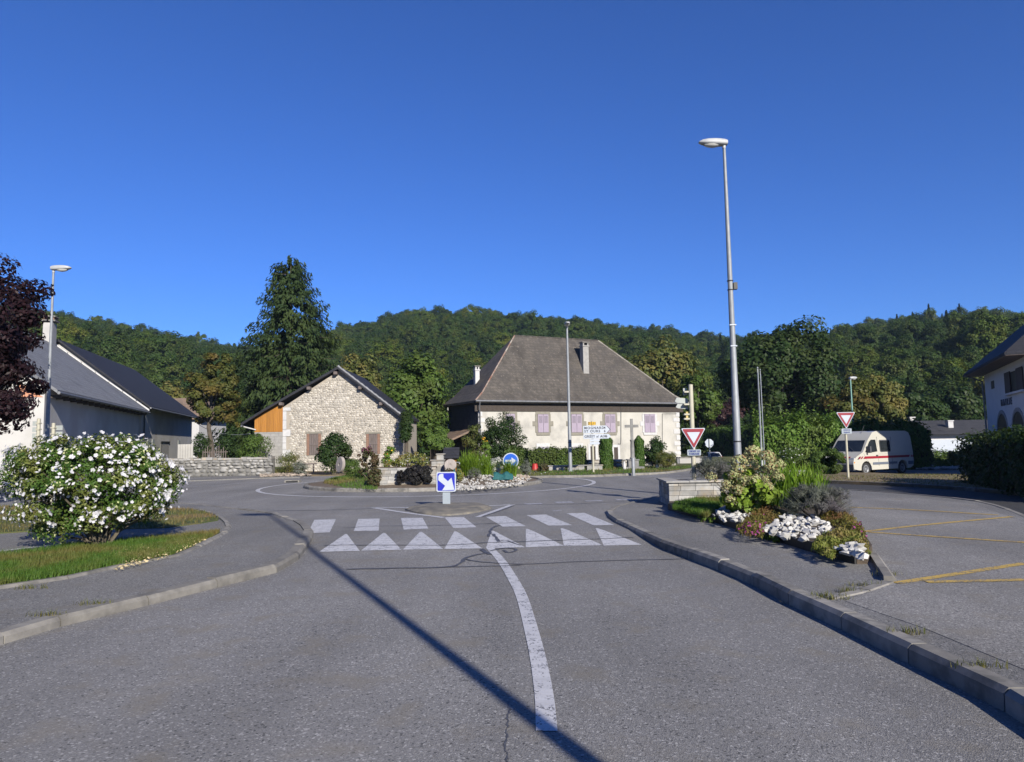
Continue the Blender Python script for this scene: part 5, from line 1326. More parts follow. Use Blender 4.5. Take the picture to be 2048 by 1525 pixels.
rock_field('tan_cobbles', [G(x, y, .15) for x, y in ((1015, 965), (1050, 962), (1060, 955), (1035, 955), (1010, 960))], 60, .10, isl_z, MT['stone_tan_i'], 'tan cobbles at the right end of the roundabout', 7)
rock_field('white_gravel', [GR(x, y) for x, y in ((520, 957), (600, 955), (622, 953), (600, 950), (520, 951))], 260, .11, lambda x, y: .05, MT['stone_tan_i'], 'pale stones along the foot of the low wall', 8)
rock_field('rock_garden', [(at(1845, 935, 42).x, 41.5), (at(1945, 935, 42).x, 41.5), (at(1945, 935, 42).x, 43.5), (at(1845, 935, 42).x, 43.5)], 240, .14, lambda x, y: -.42, MT['stone_white_i'], 'white rocks edging the garden before the bungalow', 9)
def stone_block_wall(th, x0, x1, z0, z1, y, thick, rs, m, row=.1, lmin=.2, lmax=.42, name='stone', proud=.02):
    z = z0; k = 0
    while z < z1 - .02:
        h = min(row * rs.uniform(.75, 1.35), z1 - z); x = x0
        while x < x1 - .01:
            l = min(rs.uniform(lmin, lmax), x1 - x)
            if x1 - (x + l) < .08: l = x1 - x
            pr = rs.uniform(0, proud)
            MB().box(x + .004, x + l - .004, y - pr, y + thick, z + .004, z + h - .004).build(name, m, th, bevel=.007); x += l
        z += h
rs = random.Random(15)
wy = 24.9
wa, wb = at(753, 970, wy), at(872, 970, wy)
rw_ = thing('planter_wall', (wa.x, wy, .1), 0, 'pale stone retaining wall at the front of the roundabout', 'wall')
wl_ = wb.x - wa.x; wh_ = at(800, 936, wy).z - .1
MB().box(.03, wl_ - .03, .05, .4, -.05, wh_ - .02).build('wall_core', MT['mortar_dark'], rw_)
stone_block_wall(rw_, 0, wl_, 0, wh_, 0, .12, rs, MT['slab_light'], .1)
MB().box(.02, wl_ - .02, .13, .55, wh_ - .05, wh_ + .02).build('soil', MT['soil'], rw_)
pa, pb = at(863, 950, 26.2), at(888, 950, 26.2)
pl_ = thing('stone_pillar', (pa.x, 26.2, .25), 0, 'stepped stone pillar left of the small slate-roofed hut', 'pillar')
pw = pb.x - pa.x; z1_ = at(875, 922, 26.2).z - .25; z2_ = at(875, 908, 26.2).z - .25
MB().box(.03, pw - .03, .03, .5, -.1, z1_ - .01).build('core', MT['mortar_dark'], pl_)
stone_block_wall(pl_, 0, pw, 0, z1_, 0, .5, rs, MT['slab_light'], .11, .15, .3)
MB().box(-.04, pw + .03, -.04, .56, z1_ + .002, z1_ + .04).build('cap_slab', MT['stone_grey'], pl_)
MB().box(pw * .42, pw - .02, .02, .45, z1_ + .042, z2_ - .03).build('upper_block', MT['slab_light'], pl_, bevel=.01)
MB().box(pw * .36, pw + .03, -.02, .5, z2_ - .028, z2_).build('cap_slab', MT['stone_grey'], pl_)
# hut with slate roof
ha_ = at(893, 944, 26.6); hb_ = at(912, 944, 26.6)
hut = thing('garden_hut', ((ha_.x + hb_.x) / 2, 26.6, .35), 0, 'miniature wooden hut with dark slate roof on the roundabout', 'hut')
hw = (hb_.x - ha_.x) / 2; h1 = at(900, 915, 26.6).z - .35; h2 = at(900, 895.5, 26.6).z - .35
n = 5
for i in range(n): MB().box(-hw + 2 * hw * i / n + .003, -hw + 2 * hw * (i + 1) / n - .003, 0, .02, -.1, h1).build('plank', MT['wood_orange'], hut)
MB().box(-hw + .004, hw - .004, .022, .5, -.1, h1).build('body', MT['wood_orange'], hut)
rwid = (at(919, 900, 26.6).x - at(887, 900, 26.6).x) / 2
MB().box(-rwid + .02, rwid - .02, .0, .55, h1 + .001, h1 + .02).build('ceiling', MT['wood_dark'], hut)
for i in range(4):
    z0 = h1 - .03 + (h2 - h1 + .03) * i / 4; z1q = h1 - .03 + (h2 - h1 + .03) * (i + 1.05) / 4; y0 = -.12 + .1 * i; 
    MB().quad((-rwid, y0 - .012, z0), (rwid, y0 - .012, z0), (rwid, y0 + .1, z1q), (-rwid, y0 + .1, z1q)).quad((-rwid, y0 - .012, z0), (-rwid, y0 + .02, z0 - .03), (rwid, y0 + .02, z0 - .03), (rwid, y0 - .012, z0)).build('slate_course', MT['roof_dark'], hut)
MB().quad((-rwid, .28, h2), (rwid, .28, h2), (rwid, .66, h1 - .02), (-rwid, .66, h1 - .02)).build('roof_back', MT['roof_dark'], hut)
for sx in (-1, 1): MB().quad((sx * (rwid - .05), -.08, h1), (sx * (rwid - .05), .6, h1), (sx * (rwid - .05), .28, h2 - .02)).build('gable', MT['wood_dark'], hut)
MB().tube([(hw, .1, h1 - .2), (hw + .13, .05, h1 - .2), (hw + .13, .05, h1 - .26)], .022, 8).build('spout', MT['sign_white'], hut)
# millstones
def disc_stone(px, py, r_px, Y, label, tilt, turn, m, thick=.12):
    p = at(px, py, Y); R = r_px / F * Y
    t = thing('millstone', (p.x, Y, p.z - R), 0, label, 'millstone')
    b = MB().lathe([(R * .92, 0), (R, .02), (R, thick - .02), (R * .92, thick), (R * .2, thick), (R * .2, thick - .03), (R * .05, thick - .03)], 26)
    b.build('stone_disc', m, t, smooth=35, loc=(0, 0, R), rot=(math.pi / 2 - tilt, 0, turn))
    return t
MT['millstone'] = mat('millstone', (.30, .27, .25), (.16, .145, .135), 3, .9, .6, 18, .02, stretch=(1, .4, 1))
disc_stone(901.5, 931.5, 12, 25.9, 'round millstone leaning against the small hut', .25, -.1, MT['millstone'])
disc_stone(684, 930, 16, 27.2, 'upright grey millstone beside the clipped round bush', .1, -.9, MT['millstone'])
# plants on the island
def ish(name, px, yt, yb, half, n, leaf, m, label, **k):
    p = I(px, yb); return sh(name, px, yt, yb, half, isl_z(p.x, p.y) - .02, n, leaf, m, label, Y=p.y, **k)
ish('clipped_bush', 702, 914, 956, 21, 5000, .055, LM_['green'], 'small clipped round bush at the left of the roundabout', shell=.75, lump=.04, clumps=40)
th_, P, N, r_ = sh('flower_shrub', 738, 890, 945, 24, .3, 2600, .085, LM_['redfl'], 'airy reddish purple flowering shrub on the roundabout', Y=26.6, clumps=70, cr=.2)
dots(th_, P, N, r_, 60, .06, LM_['mag'], top=True)
th_, P, N, r_ = sh('climber', 778, 880, 940, 13, .3, 2200, .075, LM_['bright'], 'green climbing nasturtium column above the stone wall', Y=26.2)
dots(th_, P, N, r_, 40, .06, LM_['yellow_fl'])
th_, P, N, r_ = sh('flower_shrub', 750, 925, 972, 16, .1, 1700, .07, LM_['redfl'], 'red and orange flowers at the left end of stone wall', Y=24.75)
th_, P, N, r_ = sh('flower_bed', 815, 905, 945, 52, .5, 4200, .06, LM_['sedum_g'], 'mass of pale flowers on top of the stone wall', Y=25.7, clumps=50, cr=.3, depth=.5)
dots(th_, P, N, r_, 300, .05, LM_['white_fl'])
sh('trailing_plant', 836, 926, 976, 42, .1, 10000, .06, LM_['blackish'], 'black-leaved trailing plant spilling over the stone wall', Y=24.72, depth=.3, clumps=60, cr=.45, aspect=.8, lump=.1)
sh('trailing_plant', 800, 934, 978, 9, .12, 1200, .06, LM_['blackish'], 'dark trailing stems hanging down the stone wall', Y=24.7, depth=.12, aspect=.8)
def grass_clump(name, px, yb, yt, half, n, m, label, z0, Y, wd=.02, lean=.75, group=None):
    rng = np.random.default_rng(px + yb); p = at(px, yb, Y); hgt = at(px, yt, Y).z - z0
    t = thing(name, (p.x, Y, z0), 0, label, 'grass clump', group); rw = half / F * Y * .45
    a = rng.uniform(0, 6.28, n); r = rw * rng.uniform(0, 1, n) ** .6
    blades('blades', np.stack([np.cos(a) * r, np.sin(a) * r, a * 0], 1), hgt * .92, wd, lean, m, rng, t, seg=4)
    return t
p = I(950, 948)
grass_clump('ornamental_grass', 940, 944, 898, 34, 620, LM_['grassy'], 'tall ornamental grass clump right beside the small hut', isl_z(p.x, p.y), 27.0)
grass_clump('ornamental_grass', 972, 945, 905, 24, 380, LM_['grassy'], 'second ornamental grass clump behind the low heather', isl_z(p.x, p.y), 27.4)
grass_clump('ornamental_grass', 1020, 958, 916, 26, 420, LM_['grassy'], 'bright grass clump in front of the blue round sign', .2, 27.6)
ish('heather', 968, 932, 958, 22, 2600, .05, LM_['sedum_g'], 'low green heather mound behind the white stones', aspect=.25)
ish('heather', 948, 932, 952, 16, 1500, .05, LM_['lavender'], 'low greyish heather beside the green mound', aspect=.25)
sh('shrub', 1052, 918, 952, 13, .12, 1600, .07, LM_['grey'], 'small grey shrub between bright grass and red pot', Y=30.2, aspect=.2)
sh('shrub', 992, 912, 945, 16, .25, 1500, .08, LM_['white_fl'], 'silver-leaved shrub left of the blue round sign', Y=30.0)
sh('flower_plant', 895, 935, 952, 12, .35, 700, .06, LM_['redfl'], 'yellow and red flowering plant above the blue arrow sign', Y=25.2)
sh('shrub', 920, 936, 962, 8, .25, 700, .06, LM_['sedum_g'], 'small yellowish shrub right of the blue arrow sign', Y=25.0)
sh('shrub', 1085, 925, 944, 14, .05, 900, .09, LM_['redfl'], 'reddish leaved shrub behind the red pot', Y=35.5)
b = MB(); rs = random.Random(3)
def cloth(px0, px1, py0, py1, label, Y):
    a = at(px0, py1, Y); c_ = at(px1, py1, Y); z0 = isl_z((a.x + c_.x) / 2, Y) + .01; nx, ny = 14, 5; V = []
    t = thing('garden_fleece', (a.x, Y, z0), 0, label, 'cloth')
    zz = max(.08, at(px0, py0, Y).z - z0)
    rs_ = random.Random(px0)
    for j in range(ny):
        for i in range(nx):
            V.append(((c_.x - a.x) * i / (nx - 1) + rs_.uniform(-.03, .03), j * .09 + rs_.uniform(-.02, .02), zz * math.sin(math.pi * j / (ny - 1) * .8 + .15) * (.85 + .15 * math.sin(i * .9)) + rs_.uniform(0, .015)))
    Fq = [(j * nx + i, j * nx + i + 1, (j + 1) * nx + i + 1, (j + 1) * nx + i) for j in range(ny - 1) for i in range(nx - 1)]
    link('sheet', mesh_np('sheet', V, Fq, MT['teal'], True), t)
cloth(986, 1026, 944, 955, 'crumpled teal fleece at the foot of the bright grass', 26.2)
cloth(905, 922, 938, 946, 'small teal fleece beside the leaning millstone', 25.6)

# ================================================================ RIGHT FLOWER BED
BZ = .17
bed = [G(x, y, KZ) for x, y in ((1338, 1020), (1375, 1031), (1410, 1039), (1452, 1052), (1500, 1067), (1530, 1078), (1587, 1092), (1628, 1106), (1672, 1118), (1714, 1129), (1735, 1128), (1745, 1108), (1712, 1060), (1688, 1031), (1682, 1004), (1672, 985), (1560, 978), (1470, 985), (1340, 1000))]
slab('flower_bed_soil', bed, 0, BZ, MT['soil'])
ed = thing('bed_edging', bed[0], 0, 'black edging strip along the front of the flower bed', 'edging')
epts = catmull(bed[:10], .6)
for a, c_ in zip(epts, epts[1:]):
    d = (c_ - a).normalized(); s = Vector((d.y, -d.x, 0)) * .025; b = MB()
    q = [a - bed[0], c_ - bed[0] - d * .006, c_ - bed[0] + s - d * .006, a - bed[0] + s]
    b.prism([(v.x, v.y) for v in q], -.03, BZ - KZ + .02).build('edging_board', MT['black_plate'], ed)
def rocks_in(polypx, n, size, label, group, seed, z=BZ, mind=.105):
    rng = np.random.default_rng(seed); poly = [G(x, y, z) for x, y in polypx]
    for layer in range(2):
        for p in sample_poly(poly, n if layer == 0 else n // 3, rng, mind if layer == 0 else mind * 1.5):
            s = size * float(rng.uniform(.6, 1.3)) * (1 if layer == 0 else .8)
            o = link('white_rock', rocks[int(rng.integers(0, 8))], None, (p[0], p[1], z + s * .4 + layer * size * .8), (float(rng.normal(0, .3)), float(rng.normal(0, .3)), float(rng.uniform(0, 6.28))))
            o.scale = (s * float(rng.uniform(.9, 1.5)), s, s * float(rng.uniform(.7, 1))); tag(o, label, 'rock', group)
rocks_in([(1424, 1037), (1450, 1044), (1482, 1046), (1512, 1025), (1500, 1014), (1470, 1013), (1435, 1023)], 70, .062, 'white rock in the left stone patch below the hydrangea', 'white rocks below the hydrangea', 41)
rocks_in([(1528, 1064), (1560, 1078), (1600, 1086), (1625, 1082), (1668, 1064), (1655, 1052), (1625, 1036), (1575, 1034)], 90, .068, 'white rock in the middle stone patch below the lavender', 'white rocks below the lavender', 42)
rocks_in([(1672, 1102), (1700, 1115), (1728, 1122), (1722, 1108), (1700, 1096)], 16, .085, 'white rock at the pointed tip of the flower bed', 'white rocks at the bed tip', 43, mind=.1)

# stone planter
PA = G(1339, 1013, KZ); py_ = PA.y
pt = thing('stone_planter', (PA.x, py_, KZ), R_(-3), 'square planter of pale schist blocks behind the sidewalk', 'planter')
PH = at(1340, 966, py_).z - KZ; PW = 2.1; rs = random.Random(31)
MB().box(.03, PW, .03, 1.5, -.04, PH - .01).build('core', MT['mortar_dark'], pt)
stone_block_wall(pt, 0, PW, 0, PH, 0, .2, rs, MT['slab_light'], .115, .2, .42, proud=.015)
z = 0
while z < PH - .02:      # left face
    h = min(.115 * rs.uniform(.8, 1.3), PH - z); y = .205
    while y < 1.48:
        l = min(rs.uniform(.2, .42), 1.5 - y); MB().box(-rs.uniform(0, .015), .1, y + .004, y + l - .004, z + .004, z + h - .004).build('stone', MT['slab_light'], pt, bevel=.007); y += l
    z += h
x = -.06
while x < PW:
    l = rs.uniform(.4, .7); MB().box(x, min(x + l - .008, PW + .05), -.06, .32, PH + .002, PH + .035 + rs.uniform(0, .012)).build('cap_slab', MT['stone_grey'], pt, bevel=.006); x += l
MB().box(-.06, .28, .325, 1.52, PH + .002, PH + .04).build('cap_slab', MT['stone_grey'], pt, bevel=.006)
MB().box(.285, PW - .02, .325, 1.48, PH - .06, PH - .008).build('soil', MT['soil'], pt)
# raised rear planter
p2 = thing('stone_planter', (at(1425, 960, 19.0).x, 19.0, KZ), 0, 'higher grey planter with thin cap slabs behind the hydrangea', 'planter')
h2_ = at(1450, 947, 19.0).z - KZ; w2_ = at(1612, 950, 19.0).x - at(1425, 950, 19.0).x
MB().box(.03, w2_ - .03, .03, .8, -.04, h2_ - .01).build('core', MT['mortar_dark'], p2)
stone_block_wall(p2, 0, w2_, 0, h2_, 0, .2, rs, MT['stone_grey'], .14, .25, .5)
x = -.05
while x < w2_: l = rs.uniform(.5, .8); MB().box(x, min(x + l - .008, w2_ + .05), -.06, .3, h2_ + .002, h2_ + .04).build('cap_slab', MT['slab_light'], p2, bevel=.006); x += l
MB().box(.02, w2_ - .02, .305, .78, h2_ - .06, h2_ - .008).build('soil', MT['soil'], p2)
sh('lavender', 1425, 912, 965, 48, KZ + PH - .03, 5200, .085, LM_['lavender'], 'grey lavender growing in the stone planter', Y=py_ + .8, aspect=.12, clumps=45, depth=.55)

# hydrangea
hp = G(1500, 1030, BZ); hY = hp.y
hyd = thing('hydrangea', (hp.x, hY, BZ), 0, 'hydrangea with fading cream flower heads on the right bed', 'shrub')
rng = np.random.default_rng(90); rs = random.Random(90)
hx = lambda px: at(px, 980, hY).x - hp.x
hz = lambda py: at(1500, py, hY).z - BZ
P, N, cc = blob_points(rng, (0, .1, hz(985)), ((hx(1570) - hx(1440)) / 2, .55, (hz(925) - hz(1030)) / 2), 2000, 70, .28, .3, -.95)
P[:, 2] = np.maximum(P[:, 2], .03)
leaves('foliage', P, N, .13, .085, LM_['hyd'], hyd, rng, fold=.2)
MT['hyd_head'] = leafmat('hydrangea_floret', (.27, .31, .14), (.36, .38, .19), (.22, .13, .07), 3.0, .2, .7, tint=(1, 1, .8))
heads = [(1423, 955, 14), (1452, 968, 12), (1478, 924, 20), (1505, 905, 20), (1478, 940, 18), (1500, 928, 19), (1535, 914, 20), (1555, 930, 18), (1468, 950, 15), (1488, 962, 17), (1463, 968, 16), (1475, 980, 16), (1508, 960, 16), (1530, 962, 16), (1545, 945, 16), (1533, 975, 16), (1515, 985, 16), (1500, 1000, 14), (1521, 992, 14), (1533, 1000, 12), (1450, 978, 12), (1490, 985, 14), (1558, 955, 13), (1540, 935, 14), (1518, 940, 16), (1515, 1003, 10), (1460, 1000, 12)]
b = MB()
for k in range(5):
    rg = np.random.default_rng(200 + k); n = 190; d = unit(rg.normal(size=(n, 3))); d = d[d[:, 2] > -.6]
    V, Fq = leaf_arrays(d * np.array([1, 1, .78]) * rg.uniform(.85, 1.05, (len(d), 1)), d + rg.normal(size=d.shape) * .3, .34, .3, rg); 
    if k == 0: hm = []
    hm.append(mesh_np('flower_head', V, Fq, MT['hyd_head']))
for i, (px, py, r) in enumerate(heads):
    yy = hY + rs.uniform(-.45, .1) + (.25 if py < 930 else 0); q = at(px, py, yy); R = r / F * yy * .84
    o = link('flower_head', hm[i % 5], hyd, (q.x - hp.x, yy - hY, q.z - BZ), (rs.uniform(-.5, .2), rs.uniform(-.3, .3), rs.uniform(0, 6))); o.scale = (R, R, R)
    b.tube([(rs.uniform(-.1, .1), 0, 0), ((q.x - hp.x) * .6, (yy - hY) * .6, (q.z - BZ) * .55), (q.x - hp.x, yy - hY, q.z - BZ)], [.012, .009, .006], 5)
b.build('stems', MT['twig'], hyd)
# iris leaves, lavender, groundcover
p = G(1590, 1010, BZ)
grass_clump('iris_clump', 1588, 1012, 924, 130, 560, LM_['grassy'], 'tall upright iris leaves between hydrangea and lavender', BZ, p.y, wd=.036, lean=.5)
th_, P, N, rg = sh('lavender', 1632, 968, 1040, 64, BZ - .03, 15000, .07, LM_['lavender'], 'large spent lavender bush at the right edge of bed', aspect=.13, clumps=70, cr=.26, depth=.75, low=-.6)
a = rg.uniform(0, 6.28, 900); e = rg.uniform(.25, 1.4, 900)
d = np.stack([np.cos(a) * np.cos(e), np.sin(a) * np.cos(e), np.sin(e)], 1); base = d * np.array([.35, .45, .3]); tip = d * np.array([.68, .7, .64]) * rg.uniform(.8, 1.1, (900, 1))
s = unit(np.cross(d, rg.normal(size=(900, 3)))) * .0016
V = np.stack([base - s, base + s, tip + s * 1.6, tip - s * 1.6], 1).reshape(-1, 3); V[:, 2] = np.maximum(V[:, 2], .02)
link('flower_spikes', mesh_np('flower_spikes', V, np.arange(3600).reshape(-1, 4), LM_['lavender']), th_)['kind'] = 'stuff'
def mat_plant(polypx, n, hgt, leaf, m, label, seed, fl=0, name='groundcover'):
    rng = np.random.default_rng(seed); poly = [G(x, y, BZ) for x, y in polypx]
    o = sum(poly, Vector()) / len(poly); o.z = BZ - .04
    t = thing(name, o, 0, label, 'ground cover'); pts = np.array(sample_poly(poly, n, rng))
    dmin = np.array([min((Vector((q[0], q[1])) - Vector((a.x, a.y)).lerp(Vector((b_.x, b_.y)), k / 4)).length for a, b_ in zip(poly, poly[1:] + poly[:1]) for k in range(4)) for q in pts])
    zt = hgt * np.minimum(1, (dmin / .3)) ** .6 * (1 + .3 * np.sin(pts[:, 0] * 9) * np.sin(pts[:, 1] * 7))
    z = zt * rng.uniform(.2, 1.05, n) ** .6
    P = np.stack([pts[:, 0] - o.x, pts[:, 1] - o.y, z], 1); N = rng.normal(size=(n, 3)) * .6 + np.array([0, 0, .6]); T = rng.normal(size=(n, 3)) * .5 + np.array([0, 0, 1])
    leaves('foliage', P, N, leaf, leaf * .35, m, t, rng, T)
    if fl:
        k = rng.permutation(n)[:fl * 5]; k = k[np.argsort(P[k, 1])[:fl]]
        leaves('flowers', P[k] + np.array([0, 0, .02]), rng.normal(size=(fl, 3)) * .5 + np.array([0, -.5, .8]), .035, .03, LM_['mag'], t, rng)['kind'] = 'stuff'
mat_plant([(1470, 1060), (1490, 1072), (1525, 1074), (1532, 1060), (1575, 1034), (1560, 1020), (1515, 1024), (1490, 1045)], 4600, .2, .05, LM_['sedum'], 'bronze sedum mat with magenta flowers between stone patches', 81, 70)
mat_plant([(1628, 1036), (1668, 1054), (1705, 1068), (1735, 1085), (1728, 1062), (1695, 1034), (1660, 1030)], 3800, .2, .05, LM_['sedum'], 'rusty sedum mat along the right edge of bed', 82, 30)
mat_plant([(1622, 1098), (1640, 1080), (1675, 1066), (1710, 1072), (1742, 1104), (1722, 1108), (1690, 1094), (1672, 1104), (1665, 1116)], 5200, .2, .055, LM_['sedum_g'], 'yellow-green sedum mat near the tip of bed', 83, 0)
rng = np.random.default_rng(84)
tag(blades('grass', [(p[0], p[1], BZ) for p in sample_poly([G(x, y, BZ) for x, y in ((1345, 1020), (1415, 1036), (1432, 1022), (1455, 1005), (1440, 992), (1350, 1010))], 9000, rng)], .11, .011, .7, MT['blade'], rng), 'green grass between the stone planter and white rocks', 'grass', kind='stuff')
for i, (px, py) in enumerate(((1540, 1078), (1425, 1043), (1552, 1082), (1405, 1040))):
    shrub('weed', px, py - 12, py + 4, 11, KZ, 130, .045, LM_['bright'], 'bright green weed sprouting at the black bed edging', 140 + i, group='weeds at the bed edging', clumps=6, stems=2, cat='weed')
# weeds along the kerbs
def tuft(px, py, z, n=60, h=.06):
    p = G(px, py, z); rng = np.random.default_rng(int(px * 3 + py))
    t = thing('weed_tuft', p, 0, 'dry grass tuft growing from a kerb joint', 'weed', 'dry tufts along the kerbs')
    a = rng.uniform(0, 6.28, n); r = rng.uniform(0, .12, n)
    blades('blades', np.stack([np.cos(a) * r * 1.8, np.sin(a) * r * .5, a * 0], 1), h, .006, 1.3, MT['blade_dry'], rng, t)
for px, py, z in ((1335, 1093, -.07), (1385, 1112, -.07), (1605, 1210, -.08), (1640, 1218, -.08), (1650, 1195, KZ), (1695, 1185, KZ), (1725, 1172, KZ), (1665, 1200, KZ), (1775, 1152, KZ), (1812, 1268, KZ), (1965, 1336, KZ), (375, 1185, -.07), (480, 1158, -.07), (560, 1132, -.07), (188, 1210, KZ), (95, 1232, KZ), (60, 1178, KZ)): tuft(px, py, z)
tk = [G(x, y, KZ) for x, y in ((1738, 1112), (1757, 1144), (1768, 1163))]; kerb(tk, .12, KZ + .05, 1, .6, MT['concrete_light'], drop=.1)
tk = [G(x, y, KZ) for x, y in ((1768, 1164), (1730, 1178), (1690, 1187), (1648, 1196))]; kerb(tk, .13, KZ + .018, 1, .7, MT['concrete_light'], drop=.1)

# ================================================================ STREET LAMPS
def lamp(base, height, r0, r1, head_dir, label, pole_m, head_m, hl=.68, group='street lamps', tilt=.05):
    t = thing('street_lamp', base, 0, label, 'street lamp', group)
    b = MB(); b.lathe([(r0 * 1.02, -.05), (r0 * .92, height * .28), (r0 * .88, height * .28 + .01), (r0 * .74, height * .5), (r1, height)], 16)
    b.build('pole', pole_m, t, smooth=40)
    MB().lathe([(r0 * 1.9, 0), (r0 * 1.9, .02), (r0 * 1.1, .03), (r0 * 1.03, .09)], 16).build('base_flange', pole_m, t, smooth=35)
    MB().lathe([(r0 * 1.0, 0), (r0 * 1.03, .005), (r0 * 1.03, .03), (r0, .035)], 16, (0, 0, 1.45)).build('collar', MT['dark_metal'], t)
    # streamlined head pointing along local +x
    prof = [(-.1, .10, .10), (0, .125, .125), (.15, .135, .14), (.35, .135, .145), (.55, .12, .135), (.72, .085, .11), (.82, .04, .06), (.84, .02, .03)]
    b = MB(); rings = []
    for x, hz_, wy_ in prof:
        x *= hl / .84; rings.append([b.bm.verts.new((x, wy_ * math.copysign(abs(math.cos(a)) ** .6, math.cos(a)) * .95, (hz_ * .8 if math.sin(a) > 0 else hz_ * .5) * math.copysign(abs(math.sin(a)) ** .6, math.sin(a)) + .02)) for a in np.linspace(0, 2 * math.pi, 15)[:-1]])
    for p, q in zip(rings, rings[1:]):
        for k in range(14): b.bm.faces.new((p[k], p[(k + 1) % 14], q[(k + 1) % 14], q[k]))
    b.bm.faces.new(rings[0][::-1]); b.bm.faces.new(rings[-1])
    hd = b.build('lamp_head', head_m, t, smooth=45, loc=(0, 0, height + .02), rot=(0, -tilt, head_dir))
    b = MB(); rings = []
    for x, wy_, z in ((.2, .09, -.06), (.35, .115, -.09), (.52, .1, -.085), (.66, .06, -.05)):
        x *= hl / .84; rings.append([b.bm.verts.new((x, wy_ * math.cos(a), z * abs(math.sin(a)) - .018)) for a in np.linspace(0, math.pi, 9)])
    for p, q in zip(rings, rings[1:]):
        for k in range(8): b.bm.faces.new((p[k], p[k + 1], q[k + 1], q[k]))
    b.build('lamp_glass', MT['lampglass'], hd, smooth=60)
    MB().tube([(0, 0, -.12), (0, 0, .03)], r1 * 1.25, 10).build('socket', head_m, hd)
    return t
Y = 18.4; p = at(1479, 985, Y); hgt = at(1449, 290, Y).z - KZ
big = lamp((p.x, Y, KZ), hgt, .096, .038, math.pi, 'tall galvanised street lamp rising behind the hydrangea', MT['galv'], MT['lampgrey'], hl=.68)
zz = at(1466, 572, Y).z - KZ
MB().box(.075, .175, -.06, .06, zz - .1, zz + .08).build('control_box', MT['dark_metal'], big, bevel=.01)
for zb in (zz - .12, zz + .12): MB().lathe([(.084, 0), (.084, .02)], 12, (0, 0, zb)).build('strap', MT['dark_metal'], big)
for py in (651, 693):
    z_ = at(1463, py, Y).z - KZ; MB().box(-.085, .085, -.085, -.045, z_ - .015, z_ + .015).build('band_clip', MT['sign_white'], big)
lamp((3.1, -1.9, KZ), hgt, .08, .036, math.pi, 'galvanised street lamp beside the near right kerb casting the long road shadow', MT['galv'], MT['lampgrey'], hl=.68)
Y = 24.8; p = at(93, 900, Y); lamp((p.x, Y, KZ), at(100, 540, Y).z - KZ, .078, .036, 0.1, 'galvanised street lamp rising behind the white-flowered shrub', MT['galv'], MT['lampgrey'], hl=.6)
Y = 35.9; p = at(1141, 946, Y); lamp((p.x, Y, .08), at(1136, 652, Y).z - .08, .095, .05, -math.pi / 2, 'galvanised street lamp in front of the farmhouse', MT['galv'], MT['lampgrey'], hl=.6)
Y = 47; p = at(1709, 900, Y); lamp((p.x, Y, -.5), at(1703, 758, Y).z + .5, .075, .04, .2, 'green street lamp behind the white van', MT['lampgreen'], MT['lampgrey'], hl=.5)
for px, lab, yt, rr in ((1519, 'dark flagpole in front of the tall hedge', 738, .05), (1524, 'pale flagpole beside the dark one', 742, .035)):
    Y = 38.5; p = at(px + 4, 905, Y); zt = at(px, yt, Y).z
    fp = thing('flagpole', (p.x, Y, -.1), 0, lab, 'flagpole', 'flagpoles'); MB().lathe([(rr * 1.3, 0), (rr, 1.0), (rr * .7, zt + .1)], 10).build('pole', MT['galv'] if px > 1520 else MT['sign_grey'], fp, smooth=50)
    MB().lathe([(.0, 0), (rr, .03), (rr * .8, .09), (.0, .12)], 10, (0, 0, zt + .1)).build('finial', MT['galv'], fp, smooth=50)
    MB().tube([(0, -.06, 1.2), (0, -.06, zt - .1)], .008, 5).build('halyard', MT['sign_white'], fp)

# ================================================================ SIGNS
def rrect(x0, x1, z0, z1, r, n=5):
    out = []
    for cx, cz, a0 in ((x1 - r, z0 + r, -90), (x1 - r, z1 - r, 0), (x0 + r, z1 - r, 90), (x0 + r, z0 + r, 180)):
        for k in range(n + 1): a = R_(a0 + 90 * k / n); out.append((cx + r * math.cos(a), cz + r * math.sin(a)))
    return out
def rtri(c, w_, r, n=4, down=True):
    """rounded triangle with point down, top edge centre at c"""
    h = w_ * .866; P = [Vector((-w_ / 2, 0)), Vector((0, -h)), Vector((w_ / 2, 0))]; out = []
    cen = (P[0] + P[1] + P[2]) / 3
    for i in range(3):
        d = (cen - P[i]).normalized(); q = P[i] + d * (2 * r); a0 = math.atan2(-d.y, -d.x)
        for k in range(n + 1): a = a0 - R_(60) + R_(120) * k / n; out.append((c[0] + q.x + r * math.cos(a), c[1] + q.y + r * math.sin(a)))
    return out
def text(parent, s, x, z, size, m, y, bold=.0, align='CENTER', spacing=1.0, name='lettering'):
    return link(name, text_mesh(s, size, m, .0015, align, bold=bold, spacing=spacing), parent, (x, y, z), (math.pi / 2, 0, 0))
